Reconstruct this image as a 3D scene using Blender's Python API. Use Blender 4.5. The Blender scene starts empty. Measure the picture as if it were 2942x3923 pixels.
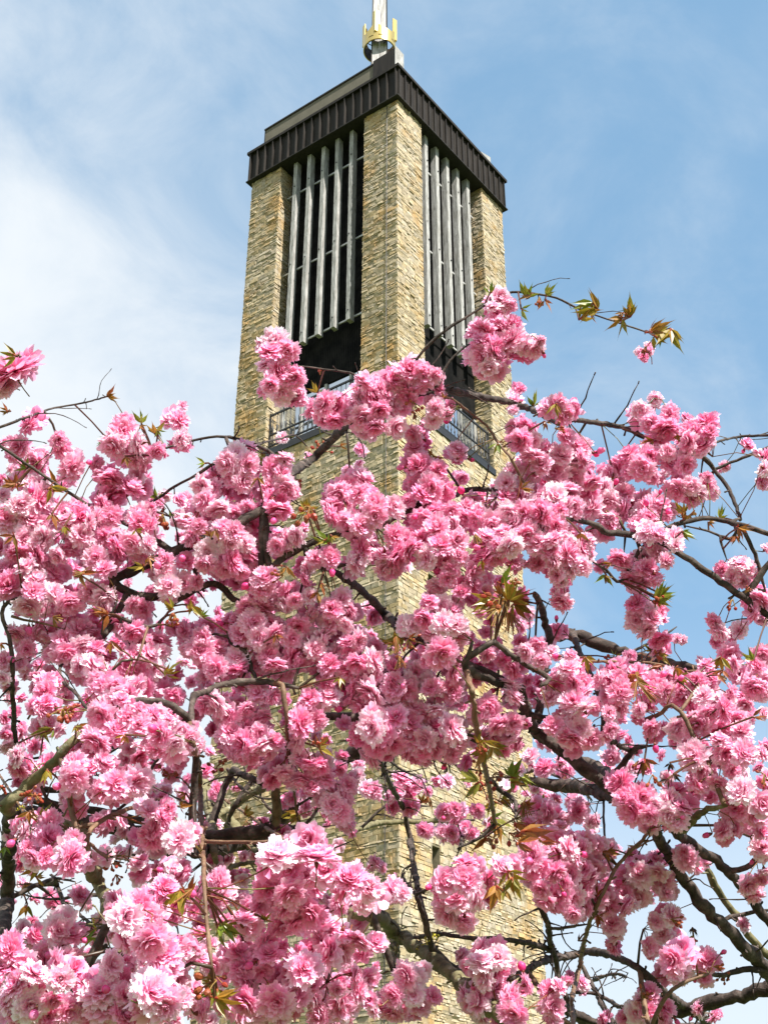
import bpy, math, random
import numpy as np
from mathutils import Vector, Matrix

C = bpy.context.scene.collection
scene = bpy.context.scene
R = math.radians

# ------------------------------------------------------------------ camera
PITCH, ROLL, FPX = 0.52755, -0.0036, 4915.35
cam_d = bpy.data.cameras.new("camera")
cam_d.sensor_fit = 'VERTICAL'
cam_d.sensor_height = 36.0
cam_d.lens = 36.0 * FPX / 3923.0
cam_d.clip_start, cam_d.clip_end = 0.05, 6000
cam = bpy.data.objects.new("camera", cam_d)
C.objects.link(cam)
cs, sn = math.cos(PITCH), math.sin(PITCH)
cr, sr = math.cos(ROLL), math.sin(ROLL)
rt, up, bk = Vector((1, 0, 0)), Vector((0, -sn, cs)), Vector((0, -cs, -sn))
rt2, up2 = rt * cr - up * sr, rt * sr + up * cr
M = Matrix.Identity(4)
for i in range(3):
    M[i][0], M[i][1], M[i][2] = rt2[i], up2[i], bk[i]
M.translation = (0, 0, 1.6)
cam.matrix_world = M
scene.camera = cam

# ------------------------------------------------------------------ sky and sun
SUN_AZ = Vector((0.60, -0.80))        # direction towards the sun, seen from above
SUN_EL = R(50)
sd = Vector((SUN_AZ.x * math.cos(SUN_EL), SUN_AZ.y * math.cos(SUN_EL), math.sin(SUN_EL))).normalized()
world = bpy.data.worlds.new("World")
scene.world = world
world.use_nodes = True
wt = world.node_tree
wt.nodes.clear()
def wn(kind, **kw):
    n = wt.nodes.new(kind)
    for k, v in kw.items():
        setattr(n, k, v)
    return n
wl = wt.links.new
w_out = wn('ShaderNodeOutputWorld')
w_bg = wn('ShaderNodeBackground')
w_bg.inputs['Strength'].default_value = 0.105
sky = wn('ShaderNodeTexSky', sky_type='NISHITA', sun_disc=False)
sky.sun_elevation = SUN_EL
sky.sun_rotation = math.atan2(SUN_AZ.x, SUN_AZ.y)
sky.air_density, sky.dust_density, sky.ozone_density = 1.0, 1.2, 1.0
sky.altitude = 200
tc = wn('ShaderNodeTexCoord')
# thin cloud: stretched noise on the sky directions, thicker towards the west (left) and low down
mp = wn('ShaderNodeMapping')
mp.inputs['Scale'].default_value = (2.2, 1.2, 3.4)
mp.inputs['Location'].default_value = (0.35, 0.1, 0.6)
wl(tc.outputs['Generated'], mp.inputs['Vector'])
nz = wn('ShaderNodeTexNoise')
nz.inputs['Scale'].default_value = 2.6
nz.inputs['Detail'].default_value = 9
nz.inputs['Roughness'].default_value = 0.60
nz.inputs['Distortion'].default_value = 0.5
wl(mp.outputs['Vector'], nz.inputs['Vector'])
sep = wn('ShaderNodeSeparateXYZ')
wl(tc.outputs['Generated'], sep.inputs['Vector'])
def wmath(op, a, b=None, clamp=False):
    n = wn('ShaderNodeMath', operation=op, use_clamp=clamp)
    for i, v in enumerate((a, b)):
        if v is None:
            continue
        if isinstance(v, (int, float)):
            n.inputs[i].default_value = v
        else:
            wl(v, n.inputs[i])
    return n.outputs[0]
def wramp(v, a, b):
    n = wn('ShaderNodeMapRange', interpolation_type='SMOOTHSTEP')
    n.inputs['From Min'].default_value, n.inputs['From Max'].default_value = a, b
    wl(v, n.inputs['Value'])
    return n.outputs['Result']
west = wramp(sep.outputs['X'], 0.22, -0.34)                 # 0 right of the tower, 1 far left
band = wmath('MULTIPLY', wramp(sep.outputs['Z'], 0.95, 0.42), west)
band = wmath('ADD', wmath('MULTIPLY', band, 0.62), wmath('MULTIPLY', west, 0.10))
cl = wmath('ADD', wmath('MULTIPLY', nz.outputs['Fac'], 0.95), band)
cloud = wramp(cl, 0.34, 1.20)
low = wmath('MULTIPLY', wramp(sep.outputs['Z'], 0.46, 0.10), 0.80)   # pale haze towards the horizon
cover = wmath('MAXIMUM', cloud, low)
cover = wmath('MULTIPLY', cover, 0.92)
mixc = wn('ShaderNodeMix', data_type='RGBA')
wl(cover, mixc.inputs['Factor'])
veil = wn('ShaderNodeMix', data_type='RGBA')      # thin bright haze of a spring noon over the clear-sky model
veil.inputs['Factor'].default_value = 0.55
wl(sky.outputs['Color'], veil.inputs['A'])
veil.inputs['B'].default_value = (1.45, 2.75, 3.95, 1)
wl(veil.outputs['Result'], mixc.inputs['A'])
mixc.inputs['B'].default_value = (4.35, 4.55, 4.70, 1)
wl(mixc.outputs['Result'], w_bg.inputs['Color'])
wl(w_bg.outputs['Background'], w_out.inputs['Surface'])

sun_d = bpy.data.lights.new("sun", 'SUN')
sun_d.energy = 5.0
sun_d.angle = R(0.53)
sun_d.color = (1.0, 0.955, 0.88)
sun = bpy.data.objects.new("sun", sun_d)
C.objects.link(sun)
sun.rotation_euler = sd.to_track_quat('Z', 'Y').to_euler()
sun.location = sd * 60

scene.view_settings.view_transform = 'Standard'
scene.view_settings.look = 'None'
scene.view_settings.exposure = 1.08
scene.view_settings.gamma = 1.0
scene.view_settings.use_curve_mapping = False
scene.cycles.max_bounces = 12
scene.cycles.diffuse_bounces = 8
scene.cycles.transparent_max_bounces = 4
scene.cycles.use_denoising = True

# ------------------------------------------------------------------ helpers
class MB:
    """collects verts, faces and a colour per vertex; build() links them as one mesh object"""
    def __init__(s):
        s.v, s.f, s.c = [], [], []
    def add(s, verts, faces, col=(1, 1, 1)):
        n = len(s.v)
        s.v.extend(verts)
        s.f.extend([tuple(i + n for i in f) for f in faces])
        if isinstance(col, list):
            s.c.extend(col)
        else:
            s.c.extend([col] * len(verts))
    def box(s, lo, hi, col=(1, 1, 1)):
        x0, y0, z0 = lo
        x1, y1, z1 = hi
        s.add([(x0, y0, z0), (x1, y0, z0), (x1, y1, z0), (x0, y1, z0), (x0, y0, z1), (x1, y0, z1), (x1, y1, z1), (x0, y1, z1)],
              [(3, 2, 1, 0), (4, 5, 6, 7), (0, 1, 5, 4), (1, 2, 6, 5), (2, 3, 7, 6), (3, 0, 4, 7)], col)
    def tube(s, pts, rad, n=8, col=(1, 1, 1), cap=True, wob=0.0, rng=None):
        pts = [Vector(p) for p in pts]
        rings = []
        ref = None
        base = len(s.v)
        for i, p in enumerate(pts):
            t = (pts[min(i + 1, len(pts) - 1)] - pts[max(i - 1, 0)])
            if t.length < 1e-9:
                t = Vector((0, 0, 1))
            t.normalize()
            if ref is None:
                ref = t.orthogonal().normalized()
            ref = (ref - t * ref.dot(t))
            ref = ref.normalized() if ref.length > 1e-6 else t.orthogonal().normalized()
            b = t.cross(ref)
            r = rad[i] if hasattr(rad, '__len__') else rad
            for k in range(n):
                a = 2 * math.pi * k / n
                rr = r * (1 + (rng.uniform(-wob, wob) if wob else 0))
                s.v.append(tuple(p + (ref * math.cos(a) + b * math.sin(a)) * rr))
                s.c.append(col)
        for i in range(len(pts) - 1):
            for k in range(n):
                k2 = (k + 1) % n
                s.f.append((base + i * n + k, base + i * n + k2, base + (i + 1) * n + k2, base + (i + 1) * n + k))
        if cap:
            s.f.append(tuple(base + k for k in reversed(range(n))))
            s.f.append(tuple(base + (len(pts) - 1) * n + k for k in range(n)))
    def mesh(s, name, mat, smooth=False, attr=True):
        me = bpy.data.meshes.new(name)
        me.from_pydata(s.v, [], s.f)
        if attr:
            a = me.color_attributes.new("tint", 'FLOAT_COLOR', 'POINT')
            arr = np.ones((len(s.v), 4), np.float32)
            arr[:, :3] = np.array(s.c, np.float32)
            a.data.foreach_set("color", arr.ravel())
        if smooth:
            me.polygons.foreach_set("use_smooth", [True] * len(me.polygons))
        me.materials.append(mat)
        me.update()
        return me
    def build(s, name, mat, parent=None, smooth=False, loc=(0, 0, 0)):
        o = bpy.data.objects.new(name, s.mesh(name, mat, smooth))
        C.objects.link(o)
        o.location = loc
        if parent is not None:
            o.parent = parent
        return o

def material(name):
    m = bpy.data.materials.new(name)
    m.use_nodes = True
    nt = m.node_tree
    nt.nodes.clear()
    out = nt.nodes.new('ShaderNodeOutputMaterial')
    return m, nt, out

class NT:
    def __init__(s, nt):
        s.nt = nt
    def n(s, kind, inputs=None, **kw):
        n = s.nt.nodes.new(kind)
        for k, v in kw.items():
            setattr(n, k, v)
        for k, v in (inputs or {}).items():
            if hasattr(v, 'is_output') or isinstance(v, bpy.types.NodeSocket):
                s.nt.links.new(v, n.inputs[k])
            else:
                n.inputs[k].default_value = v
        return n
    def noise(s, vec, scale, detail=4, rough=0.55, dist=0.0):
        return s.n('ShaderNodeTexNoise', {'Vector': vec, 'Scale': scale, 'Detail': detail, 'Roughness': rough, 'Distortion': dist}).outputs['Fac']
    def ramp(s, fac, stops):
        r = s.n('ShaderNodeValToRGB', {'Fac': fac})
        e = r.color_ramp.elements
        while len(e) < len(stops):
            e.new(0.5)
        for el, (p, c) in zip(e, stops):
            el.position = p
            el.color = (*c, 1) if len(c) == 3 else c
        return r.outputs['Color']
    def mix(s, fac, a, b, blend='MIX'):
        n = s.nt.nodes.new('ShaderNodeMix')
        n.data_type = 'RGBA'
        n.blend_type = blend
        for k, v in (('Factor', fac), ('A', a), ('B', b)):
            if isinstance(v, bpy.types.NodeSocket):
                s.nt.links.new(v, n.inputs[k])
            elif k == 'Factor':
                n.inputs[k].default_value = v
            else:
                n.inputs[k].default_value = (*v, 1)
        return n.outputs['Result']
    def maprange(s, v, a, b, c=0.0, d=1.0):
        return s.n('ShaderNodeMapRange', {'Value': v, 'From Min': a, 'From Max': b, 'To Min': c, 'To Max': d}).outputs['Result']

def principled(name, color, rough=0.7, metal=0.0, bump=None, spec=0.5):
    m, nt, out = material(name)
    t = NT(nt)
    b = t.n('ShaderNodeBsdfPrincipled', {'Roughness': rough, 'Metallic': metal, 'Specular IOR Level': spec})
    if isinstance(color, tuple):
        b.inputs['Base Color'].default_value = (*color, 1)
    nt.links.new(b.outputs[0], out.inputs[0])
    return m, t, b

def link(t, a, b):
    t.nt.links.new(a, b)

# ------------------------------------------------------------------ materials
def mat_stone():
    m, t, b = principled("stone", (0.4, 0.35, 0.25), 0.9, spec=0.25)
    at = t.n('ShaderNodeAttribute', attribute_name='tint').outputs['Color']
    co = t.n('ShaderNodeTexCoord').outputs['Object']
    n1 = t.noise(co, 9.0, 6, 0.65)
    n2 = t.noise(co, 1.1, 4, 0.6)
    n3 = t.noise(co, 38.0, 3, 0.6)
    c = t.mix(t.maprange(n1, 0.3, 0.7), (0.80, 0.78, 0.74), (1.10, 1.08, 1.03))
    c2 = t.mix(1.0, at, c, 'MULTIPLY')
    stain = t.mix(t.maprange(n2, 0.50, 0.66, 0.0, 0.75), c2, t.mix(1.0, c2, (1.05, 0.80, 0.48), 'MULTIPLY'))
    mps = t.n('ShaderNodeMapping', {'Vector': co, 'Scale': (2.6, 2.6, 0.16)}).outputs[0]
    run = t.noise(mps, 1.6, 4, 0.6)
    stain = t.mix(t.maprange(run, 0.54, 0.74, 0.0, 0.42), stain, t.mix(1.0, stain, (0.50, 0.49, 0.47), 'MULTIPLY'))
    pits = t.mix(t.maprange(n3, 0.30, 0.40, 0.55, 0.0), stain, (0.10, 0.08, 0.05))
    link(t, pits, b.inputs['Base Color'])
    bp = t.n('ShaderNodeBump', {'Strength': 0.8, 'Distance': 0.02, 'Height': n1})
    link(t, bp.outputs[0], b.inputs['Normal'])
    return m

def mat_wood():
    m, t, b = principled("weathered_wood", (0.4, 0.4, 0.38), 0.85, spec=0.2)
    co = t.n('ShaderNodeTexCoord').outputs['Object']
    mp = t.n('ShaderNodeMapping', {'Vector': co, 'Scale': (9, 9, 0.55)}).outputs[0]
    g = t.noise(mp, 3.0, 6, 0.7, 0.6)
    k = t.noise(co, 2.3, 3, 0.6)
    mp2 = t.n('ShaderNodeMapping', {'Vector': co, 'Scale': (4, 4, 0.9)}).outputs[0]
    kn = t.noise(mp2, 4.5, 2, 0.5)
    c = t.ramp(g, [(0.28, (0.10, 0.095, 0.085)), (0.44, (0.23, 0.225, 0.21)), (0.58, (0.44, 0.43, 0.415)), (0.75, (0.58, 0.57, 0.55))])
    c = t.mix(t.maprange(k, 0.5, 0.75, 0.0, 0.5), c, (0.24, 0.22, 0.19))
    c = t.mix(t.maprange(kn, 0.26, 0.34, 0.8, 0.0), c, (0.06, 0.05, 0.045))
    link(t, c, b.inputs['Base Color'])
    link(t, t.n('ShaderNodeBump', {'Strength': 0.5, 'Distance': 0.02, 'Height': g}).outputs[0], b.inputs['Normal'])
    return m

def mat_metal_clad():
    m, t, b = principled("brown_metal_cladding", (0.06, 0.053, 0.05), 0.55, 0.0, spec=0.08)
    co = t.n('ShaderNodeTexCoord').outputs['Object']
    mp = t.n('ShaderNodeMapping', {'Vector': co, 'Scale': (3.0, 3.0, 0.35)}).outputs[0]
    n = t.noise(mp, 2.5, 5, 0.6)
    c = t.ramp(n, [(0.3, (0.020, 0.0175, 0.0155)), (0.7, (0.046, 0.040, 0.036))])
    link(t, c, b.inputs['Base Color'])
    link(t, t.maprange(n, 0.3, 0.7, 0.5, 0.7), b.inputs['Roughness'])
    return m

def mat_simple(name, col, rough=0.6, metal=0.0, var=0.25, scale=6.0, spec=0.5):
    m, t, b = principled(name, col, rough, metal, spec=spec)
    co = t.n('ShaderNodeTexCoord').outputs['Object']
    n = t.noise(co, scale, 5, 0.6)
    lo = tuple(x * (1 - var) for x in col)
    hi = tuple(min(1, x * (1 + var)) for x in col)
    link(t, t.ramp(n, [(0.3, lo), (0.7, hi)]), b.inputs['Base Color'])
    return m

def mat_screen():
    # dark netting behind fine upright wires
    m, t, b = principled("bird_screen", (0.01, 0.01, 0.01), 0.8, spec=0.1)
    co = t.n('ShaderNodeTexCoord').outputs['Object']
    n = t.noise(co, 2.2, 5, 0.65)
    link(t, t.ramp(n, [(0.40, (0.004, 0.004, 0.004)), (0.75, (0.022, 0.020, 0.018))]), b.inputs['Base Color'])
    return m

def mat_petal():
    m, nt, out = material("petal")
    t = NT(nt)
    at = t.n('ShaderNodeAttribute', attribute_name='tint').outputs['Color']
    sx = t.n('ShaderNodeSeparateColor', {'Color': at})
    rnd = t.n('ShaderNodeObjectInfo').outputs['Random']
    # R: position along the petal, G: random per petal, B: random per flower (fallen-back flowers share one mesh)
    f1 = t.n('ShaderNodeMath', {0: rnd, 1: sx.outputs['Blue']}, operation='ADD').outputs[0]
    f1 = t.n('ShaderNodeMath', {0: f1, 1: 1.0}, operation='MODULO').outputs[0]
    deep = t.ramp(f1, [(0.0, (0.82, 0.045, 0.27)), (0.5, (0.87, 0.09, 0.375)), (1.0, (0.91, 0.21, 0.49))])
    pale = t.ramp(f1, [(0.0, (0.94, 0.42, 0.665)), (0.6, (0.95, 0.62, 0.78)), (0.85, (0.97, 0.79, 0.87)), (1.0, (0.97, 0.90, 0.94))])
    c = t.mix(t.maprange(sx.outputs['Red'], 0.05, 0.95), deep, pale)
    c = t.mix(t.maprange(sx.outputs['Green'], 0.35, 1.0, 0.0, 0.45), c, (0.97, 0.82, 0.90))
    d = t.n('ShaderNodeBsdfDiffuse', {'Color': c})
    tr = t.n('ShaderNodeBsdfTranslucent', {'Color': c})
    mx = t.n('ShaderNodeMixShader', {0: 0.42, 1: d.outputs[0], 2: tr.outputs[0]})
    gl = t.n('ShaderNodeBsdfGlossy', {'Roughness': 0.45, 'Color': (1, 1, 1, 1)})
    mx2 = t.n('ShaderNodeMixShader', {0: 0.03, 1: mx.outputs[0], 2: gl.outputs[0]})
    nt.links.new(mx2.outputs[0], out.inputs[0])
    return m

def mat_leaf():
    m, nt, out = material("young_leaf")
    t = NT(nt)
    at = t.n('ShaderNodeAttribute', attribute_name='tint').outputs['Color']
    co = t.n('ShaderNodeTexCoord').outputs['Object']
    n = t.noise(co, 160.0, 3, 0.6)
    c = t.mix(1.0, at, t.mix(t.maprange(n, 0.3, 0.7), (0.72, 0.70, 0.65), (1.15, 1.12, 1.0)), 'MULTIPLY')
    p = t.n('ShaderNodeBsdfPrincipled', {'Base Color': c, 'Roughness': 0.38, 'Specular IOR Level': 0.5})
    tr = t.n('ShaderNodeBsdfTranslucent', {'Color': c})
    mx = t.n('ShaderNodeMixShader', {0: 0.35, 1: p.outputs[0], 2: tr.outputs[0]})
    nt.links.new(mx.outputs[0], out.inputs[0])
    return m

def mat_bark(name, stops, lichen, lich_amt, rough=0.85):
    m, t, b = principled(name, (0.1, 0.08, 0.07), rough, spec=0.3)
    co = t.n('ShaderNodeTexCoord').outputs['Object']
    n = t.noise(co, 55.0, 6, 0.65)
    n2 = t.noise(co, 14.0, 4, 0.6)
    nl = t.noise(co, 23.0, 5, 0.7)
    c = t.ramp(t.n('ShaderNodeMath', {0: t.n('ShaderNodeMath', {0: n, 1: 0.6}, operation='MULTIPLY').outputs[0], 1: t.n('ShaderNodeMath', {0: n2, 1: 0.4}, operation='MULTIPLY').outputs[0]}, operation='ADD').outputs[0], stops)
    c = t.mix(t.maprange(nl, 0.66 - lich_amt, 0.74 - lich_amt, 0.0, 0.85), c, lichen)
    link(t, c, b.inputs['Base Color'])
    link(t, t.n('ShaderNodeBump', {'Strength': 0.9, 'Distance': 0.004, 'Height': n}).outputs[0], b.inputs['Normal'])
    return m

STONE = mat_stone()
WOOD = mat_wood()
CLAD = mat_metal_clad()
SCREEN = mat_screen()
IRON = mat_simple("black_iron", (0.018, 0.018, 0.019), 0.5)
MORTAR = mat_simple("mortar", (0.20, 0.17, 0.11), 0.95, var=0.3, scale=12, spec=0.1)
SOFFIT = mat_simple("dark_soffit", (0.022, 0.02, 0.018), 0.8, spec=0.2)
CREAM = mat_simple("cream_render", (0.145, 0.13, 0.10), 0.8, var=0.12, scale=3, spec=0.2)
STEEL = mat_simple("pale_steel", (0.50, 0.50, 0.49), 0.45, 0.3, var=0.15)
GOLD = mat_simple("gilded_metal", (0.74, 0.53, 0.17), 0.26, 0.7, var=0.05)
CROWN_SHADE = mat_simple("crown_shade_tone", (0.06, 0.04, 0.022), 0.6, 0.2)  # dark tone standing in for the shade inside the crown
GLASS, gt, gb = principled("window_glass", (0.55, 0.60, 0.65), 0.04, 0.9)
FRAME = mat_simple("grey_frame", (0.30, 0.29, 0.26), 0.6)
PETAL = mat_petal()
LEAF = mat_leaf()
BARK = mat_bark("bark", [(0.30, (0.010, 0.008, 0.007)), (0.48, (0.050, 0.036, 0.029)), (0.62, (0.125, 0.096, 0.080)), (0.8, (0.25, 0.215, 0.19))], (0.24, 0.235, 0.18), -0.02)
SHOOT = mat_bark("young_bark", [(0.30, (0.060, 0.032, 0.020)), (0.5, (0.155, 0.088, 0.052)), (0.75, (0.29, 0.20, 0.12))], (0.36, 0.27, 0.17), -0.03, 0.6)
MOSSY = mat_bark("lichen_bark", [(0.30, (0.040, 0.034, 0.020)), (0.5, (0.165, 0.145, 0.072)), (0.75, (0.30, 0.27, 0.16))], (0.36, 0.36, 0.27), 0.06)
LICHEN = mat_simple("yellow_lichen", (0.50, 0.46, 0.06), 0.9, var=0.35, scale=80, spec=0.1)

def mat_whitewood():
    m, t, b = principled("white_boards", (0.7, 0.68, 0.66), 0.7, spec=0.3)
    co = t.n('ShaderNodeTexCoord').outputs['Object']
    mp = t.n('ShaderNodeMapping', {'Vector': co, 'Scale': (14, 14, 0.5)}).outputs[0]
    g = t.noise(mp, 2.0, 5, 0.65, 0.4)
    link(t, t.ramp(g, [(0.34, (0.12, 0.10, 0.09)), (0.48, (0.36, 0.345, 0.33)), (0.66, (0.60, 0.58, 0.565))]), b.inputs['Base Color'])
    return m
WHITEWOOD = mat_whitewood()

# ------------------------------------------------------------------ ground
g = MB()
g.add([(-2500, -2500, 0), (2500, -2500, 0), (2500, 2500, 0), (-2500, 2500, 0)], [(0, 1, 2, 3)])
GROUND, t_, b_ = principled("lawn", (0.09, 0.12, 0.04), 0.95, spec=0.1)
co_ = t_.n('ShaderNodeTexCoord').outputs['Object']
link(t_, t_.ramp(t_.noise(co_, 3.0, 6, 0.7), [(0.3, (0.05, 0.08, 0.02)), (0.7, (0.13, 0.16, 0.06))]), b_.inputs['Base Color'])
ground = g.build("ground", GROUND)
ground['kind'] = 'structure'

# ------------------------------------------------------------------ bell tower
# local axes: x runs along the right-hand face, y along the left-hand face; the near corner is at (-H, -H)
YAW = 0.6475
NEAR = Vector((0.4073, 30.0))
W = 6.69
H = W / 2
dlv, drv = Vector((-math.cos(YAW), math.sin(YAW))), Vector((math.sin(YAW), math.cos(YAW)))
ctr = NEAR + dlv * H + drv * H
tower = bpy.data.objects.new("bell_tower", None)
C.objects.link(tower)
tower.location = (ctr.x, ctr.y, 0)
tower.rotation_euler = (0, 0, R(90) - YAW)
tower['label'] = "square stone bell tower with timber louvres, dark metal fascia and gilded crown on top"
tower['category'] = "bell tower"
Z0 = 1.6                                   # eye height: measured heights are relative to it
ZT, ZB = 35.03 + Z0, 33.54 + Z0            # fascia top and bottom
OV = 0.11                                  # fascia overhang
HM = H - OV                                # half width of the masonry
ZS = 21.45 + Z0                            # belfry sill
PW = 1.36                                  # corner pier width
rs = random.Random(11)

PAL = [((0.56, 0.47, 0.29), 4), ((0.62, 0.54, 0.36), 4), ((0.50, 0.36, 0.15), 2.2), ((0.44, 0.39, 0.29), 2.5), ((0.57, 0.53, 0.43), 2.0), ((0.36, 0.31, 0.22), 1.2), ((0.53, 0.42, 0.20), 2)]
def stone_col(bias):
    cols = [c for c, _ in PAL]
    ws = [w for _, w in PAL]
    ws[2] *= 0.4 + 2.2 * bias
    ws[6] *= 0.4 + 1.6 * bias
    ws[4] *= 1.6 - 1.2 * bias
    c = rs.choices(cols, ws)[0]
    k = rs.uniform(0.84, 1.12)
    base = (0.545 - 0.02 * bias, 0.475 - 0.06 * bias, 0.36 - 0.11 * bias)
    return tuple((x * 0.45 * w + b * 0.55) * k * 0.79 for x, b, w in zip(c, base, (1.0, 0.97, 1.02)))

def courses(z0, z1, hmin=0.055, hmax=0.17):
    z, out = z0, []
    while z < z1 - 0.02:
        h = hmin + (hmax - hmin) * rs.random() ** 1.7
        if z1 - z - h < hmin:
            h = z1 - z
        out.append((z, z + h))
        z += h
    return out

def stone_block(mb, org, ud, nd, u0, u1, z0, z1, depth, col, fine):
    """a rock-faced stone: outer face jittered, edges chamfered back to the joint"""
    g = 0.003
    pr = rs.uniform(-0.004, 0.014) + (0.02 if rs.random() < 0.07 else 0)
    nu = max(1, min(3, int((u1 - u0) / 0.16))) if fine else 1
    us = [u0 + g + 0.004 + (u1 - u0 - 2 * g - 0.008) * i / nu for i in range(nu + 1)]
    zs = [z0 + g + 0.003, z1 - g - 0.003]
    tilt = rs.uniform(-0.012, 0.012)
    V, F = [], []
    P = lambda u, z, d: (org[0] + ud[0] * u + nd[0] * d, org[1] + ud[1] * u + nd[1] * d, z)
    back = [P(u0 + g, z0 + g, -depth), P(u1 - g, z0 + g, -depth), P(u1 - g, z1 - g, -depth), P(u0 + g, z1 - g, -depth)]
    front = []
    for i, u in enumerate(us):
        for j, z in enumerate(zs):
            d = pr + rs.uniform(-0.010, 0.010) + tilt * (j - 0.5) * 2
            front.append(P(u + rs.uniform(-0.006, 0.006), z + rs.uniform(-0.006, 0.006), d))
    V = back + front
    n = 4
    for i in range(nu):
        F.append((n + i * 2, n + i * 2 + 2, n + i * 2 + 3, n + i * 2 + 1))
    bot = [n + i * 2 for i in range(nu + 1)]
    top = [n + i * 2 + 1 for i in range(nu + 1)]
    F.append(tuple([0, 1] + bot[::-1]))
    F.append(tuple([2, 3] + top))
    F.append((3, 0, bot[0], top[0]))
    F.append((1, 2, top[-1], bot[-1]))
    k = [col] * len(V)
    mb.add(V, F, k)

def stone_face(mb, org, ud, nd, L, crs, fine=True, holes=(), ext=(0.0, 0.0), phase=0, mean=0.27):
    for ci, (z0, z1) in enumerate(crs):
        bias = (0.5 + 0.5 * math.sin(z0 * 0.9 + phase) * math.sin(z0 * 0.37 + 1.3 + phase)) * (0.45 if nd == (0, -1) else 1.0)  # right-hand faces: less ochre, their overexposed paleness put into the stone colour
        u = -ext[0] if (ci + phase) % 2 == 0 else 0.0
        end = L + (ext[1] if (ci + phase) % 2 == 0 else 0.0)
        while u < end - 0.01:
            l = rs.uniform(0.4, 1.6) * mean * (0.42 + 3.0 * (z1 - z0))
            if end - u - l < 0.14:
                l = end - u
            u1 = u + l
            skip = False
            for (a, b, za, zb) in holes:
                if z1 > za and z0 < zb and u1 > a and u < b:
                    if u < a - 0.05:
                        u1 = a
                    else:
                        skip = True
                        u1 = b
                    break
            if not skip and u1 - u > 0.02:
                stone_block(mb, org, ud, nd, u, u1, z0, z1, 0.05, stone_col(bias), fine)
            u = u1

FACES = [((-HM, -HM), (1, 0), (0, -1), True), ((-HM, HM), (0, -1), (-1, 0), True), ((HM, HM), (-1, 0), (0, 1), False), ((HM, -HM), (0, 1), (1, 0), False)]
# right-hand face first, then the left-hand face (its u runs from the far end towards the near corner), then the two at the back
shaft = MB()
crs = courses(0, ZS)
SL = [(1.36, 1.69, 7.75 + Z0, 8.77 + Z0), (1.36, 1.72, 15.25 + Z0, 16.28 + Z0)]
for i, (o_, u_, n_, fine) in enumerate(FACES):
    stone_face(shaft, o_, u_, n_, 2 * HM, crs if fine else courses(0, ZS, 0.12, 0.3), fine, holes=SL if i == 0 else (), ext=(0.02, 0.02), phase=i)
shaft.build("stone_shaft", STONE, tower)
core = MB()  # inner solid box: mortar backing, put in to block light
ci_ = HM - 0.008
for (za, zb) in ((0, 7.75 + Z0), (8.77 + Z0, 15.25 + Z0), (16.28 + Z0, ZS - 0.004)):
    core.box((-ci_, -ci_, za), (ci_, ci_, zb))
for (a, b, za, zb) in SL:                  # around the slit windows the core steps back
    core.box((-ci_, -ci_, za), (-HM + a, ci_, zb))
    core.box((-HM + b, -ci_, za), (ci_, ci_, zb))
    core.box((-HM + a, -ci_ + 0.45, za), (-HM + b, ci_, zb))
core.build("shaft_core", MORTAR, tower)
for (a, b, za, zb) in SL:
    w_ = MB()
    w_.box((-HM + a + 0.03, -HM + 0.40, za + 0.03), (-HM + b - 0.03, -HM + 0.42, zb - 0.03))
    w_.build("slit_window", GLASS, tower)

pier_c = courses(ZS, ZB + 0.02)
for px_, py_ in ((-1, -1), (-1, 1), (1, -1), (1, 1)):
    p = MB()
    x0, x1 = (-HM, -HM + PW) if px_ < 0 else (HM - PW, HM)
    y0, y1 = (-HM, -HM + PW) if py_ < 0 else (HM - PW, HM)
    ph = (px_ + 1) + (py_ + 1) // 2
    stone_face(p, (x0, y0), (1, 0), (0, -1), PW, pier_c, py_ < 0, ext=(0.02, 0.02), phase=ph, mean=0.27)
    stone_face(p, (x0, y1), (0, -1), (-1, 0), PW, pier_c, True, ext=(0.02, 0.02), phase=ph + 1, mean=0.27)
    stone_face(p, (x1, y1), (-1, 0), (0, 1), PW, pier_c, py_ < 0, ext=(0.02, 0.02), phase=ph, mean=0.27)
    stone_face(p, (x1, y0), (0, 1), (1, 0), PW, pier_c, True, ext=(0.02, 0.02), phase=ph + 1, mean=0.27)
    po = p.build("corner_pier", STONE, tower)
    k = MB()
    k.box((x0 + 0.008, y0 + 0.008, ZS), (x1 - 0.008, y1 - 0.008, ZB + 0.3))
    k.build("pier_core", MORTAR, po)

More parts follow.
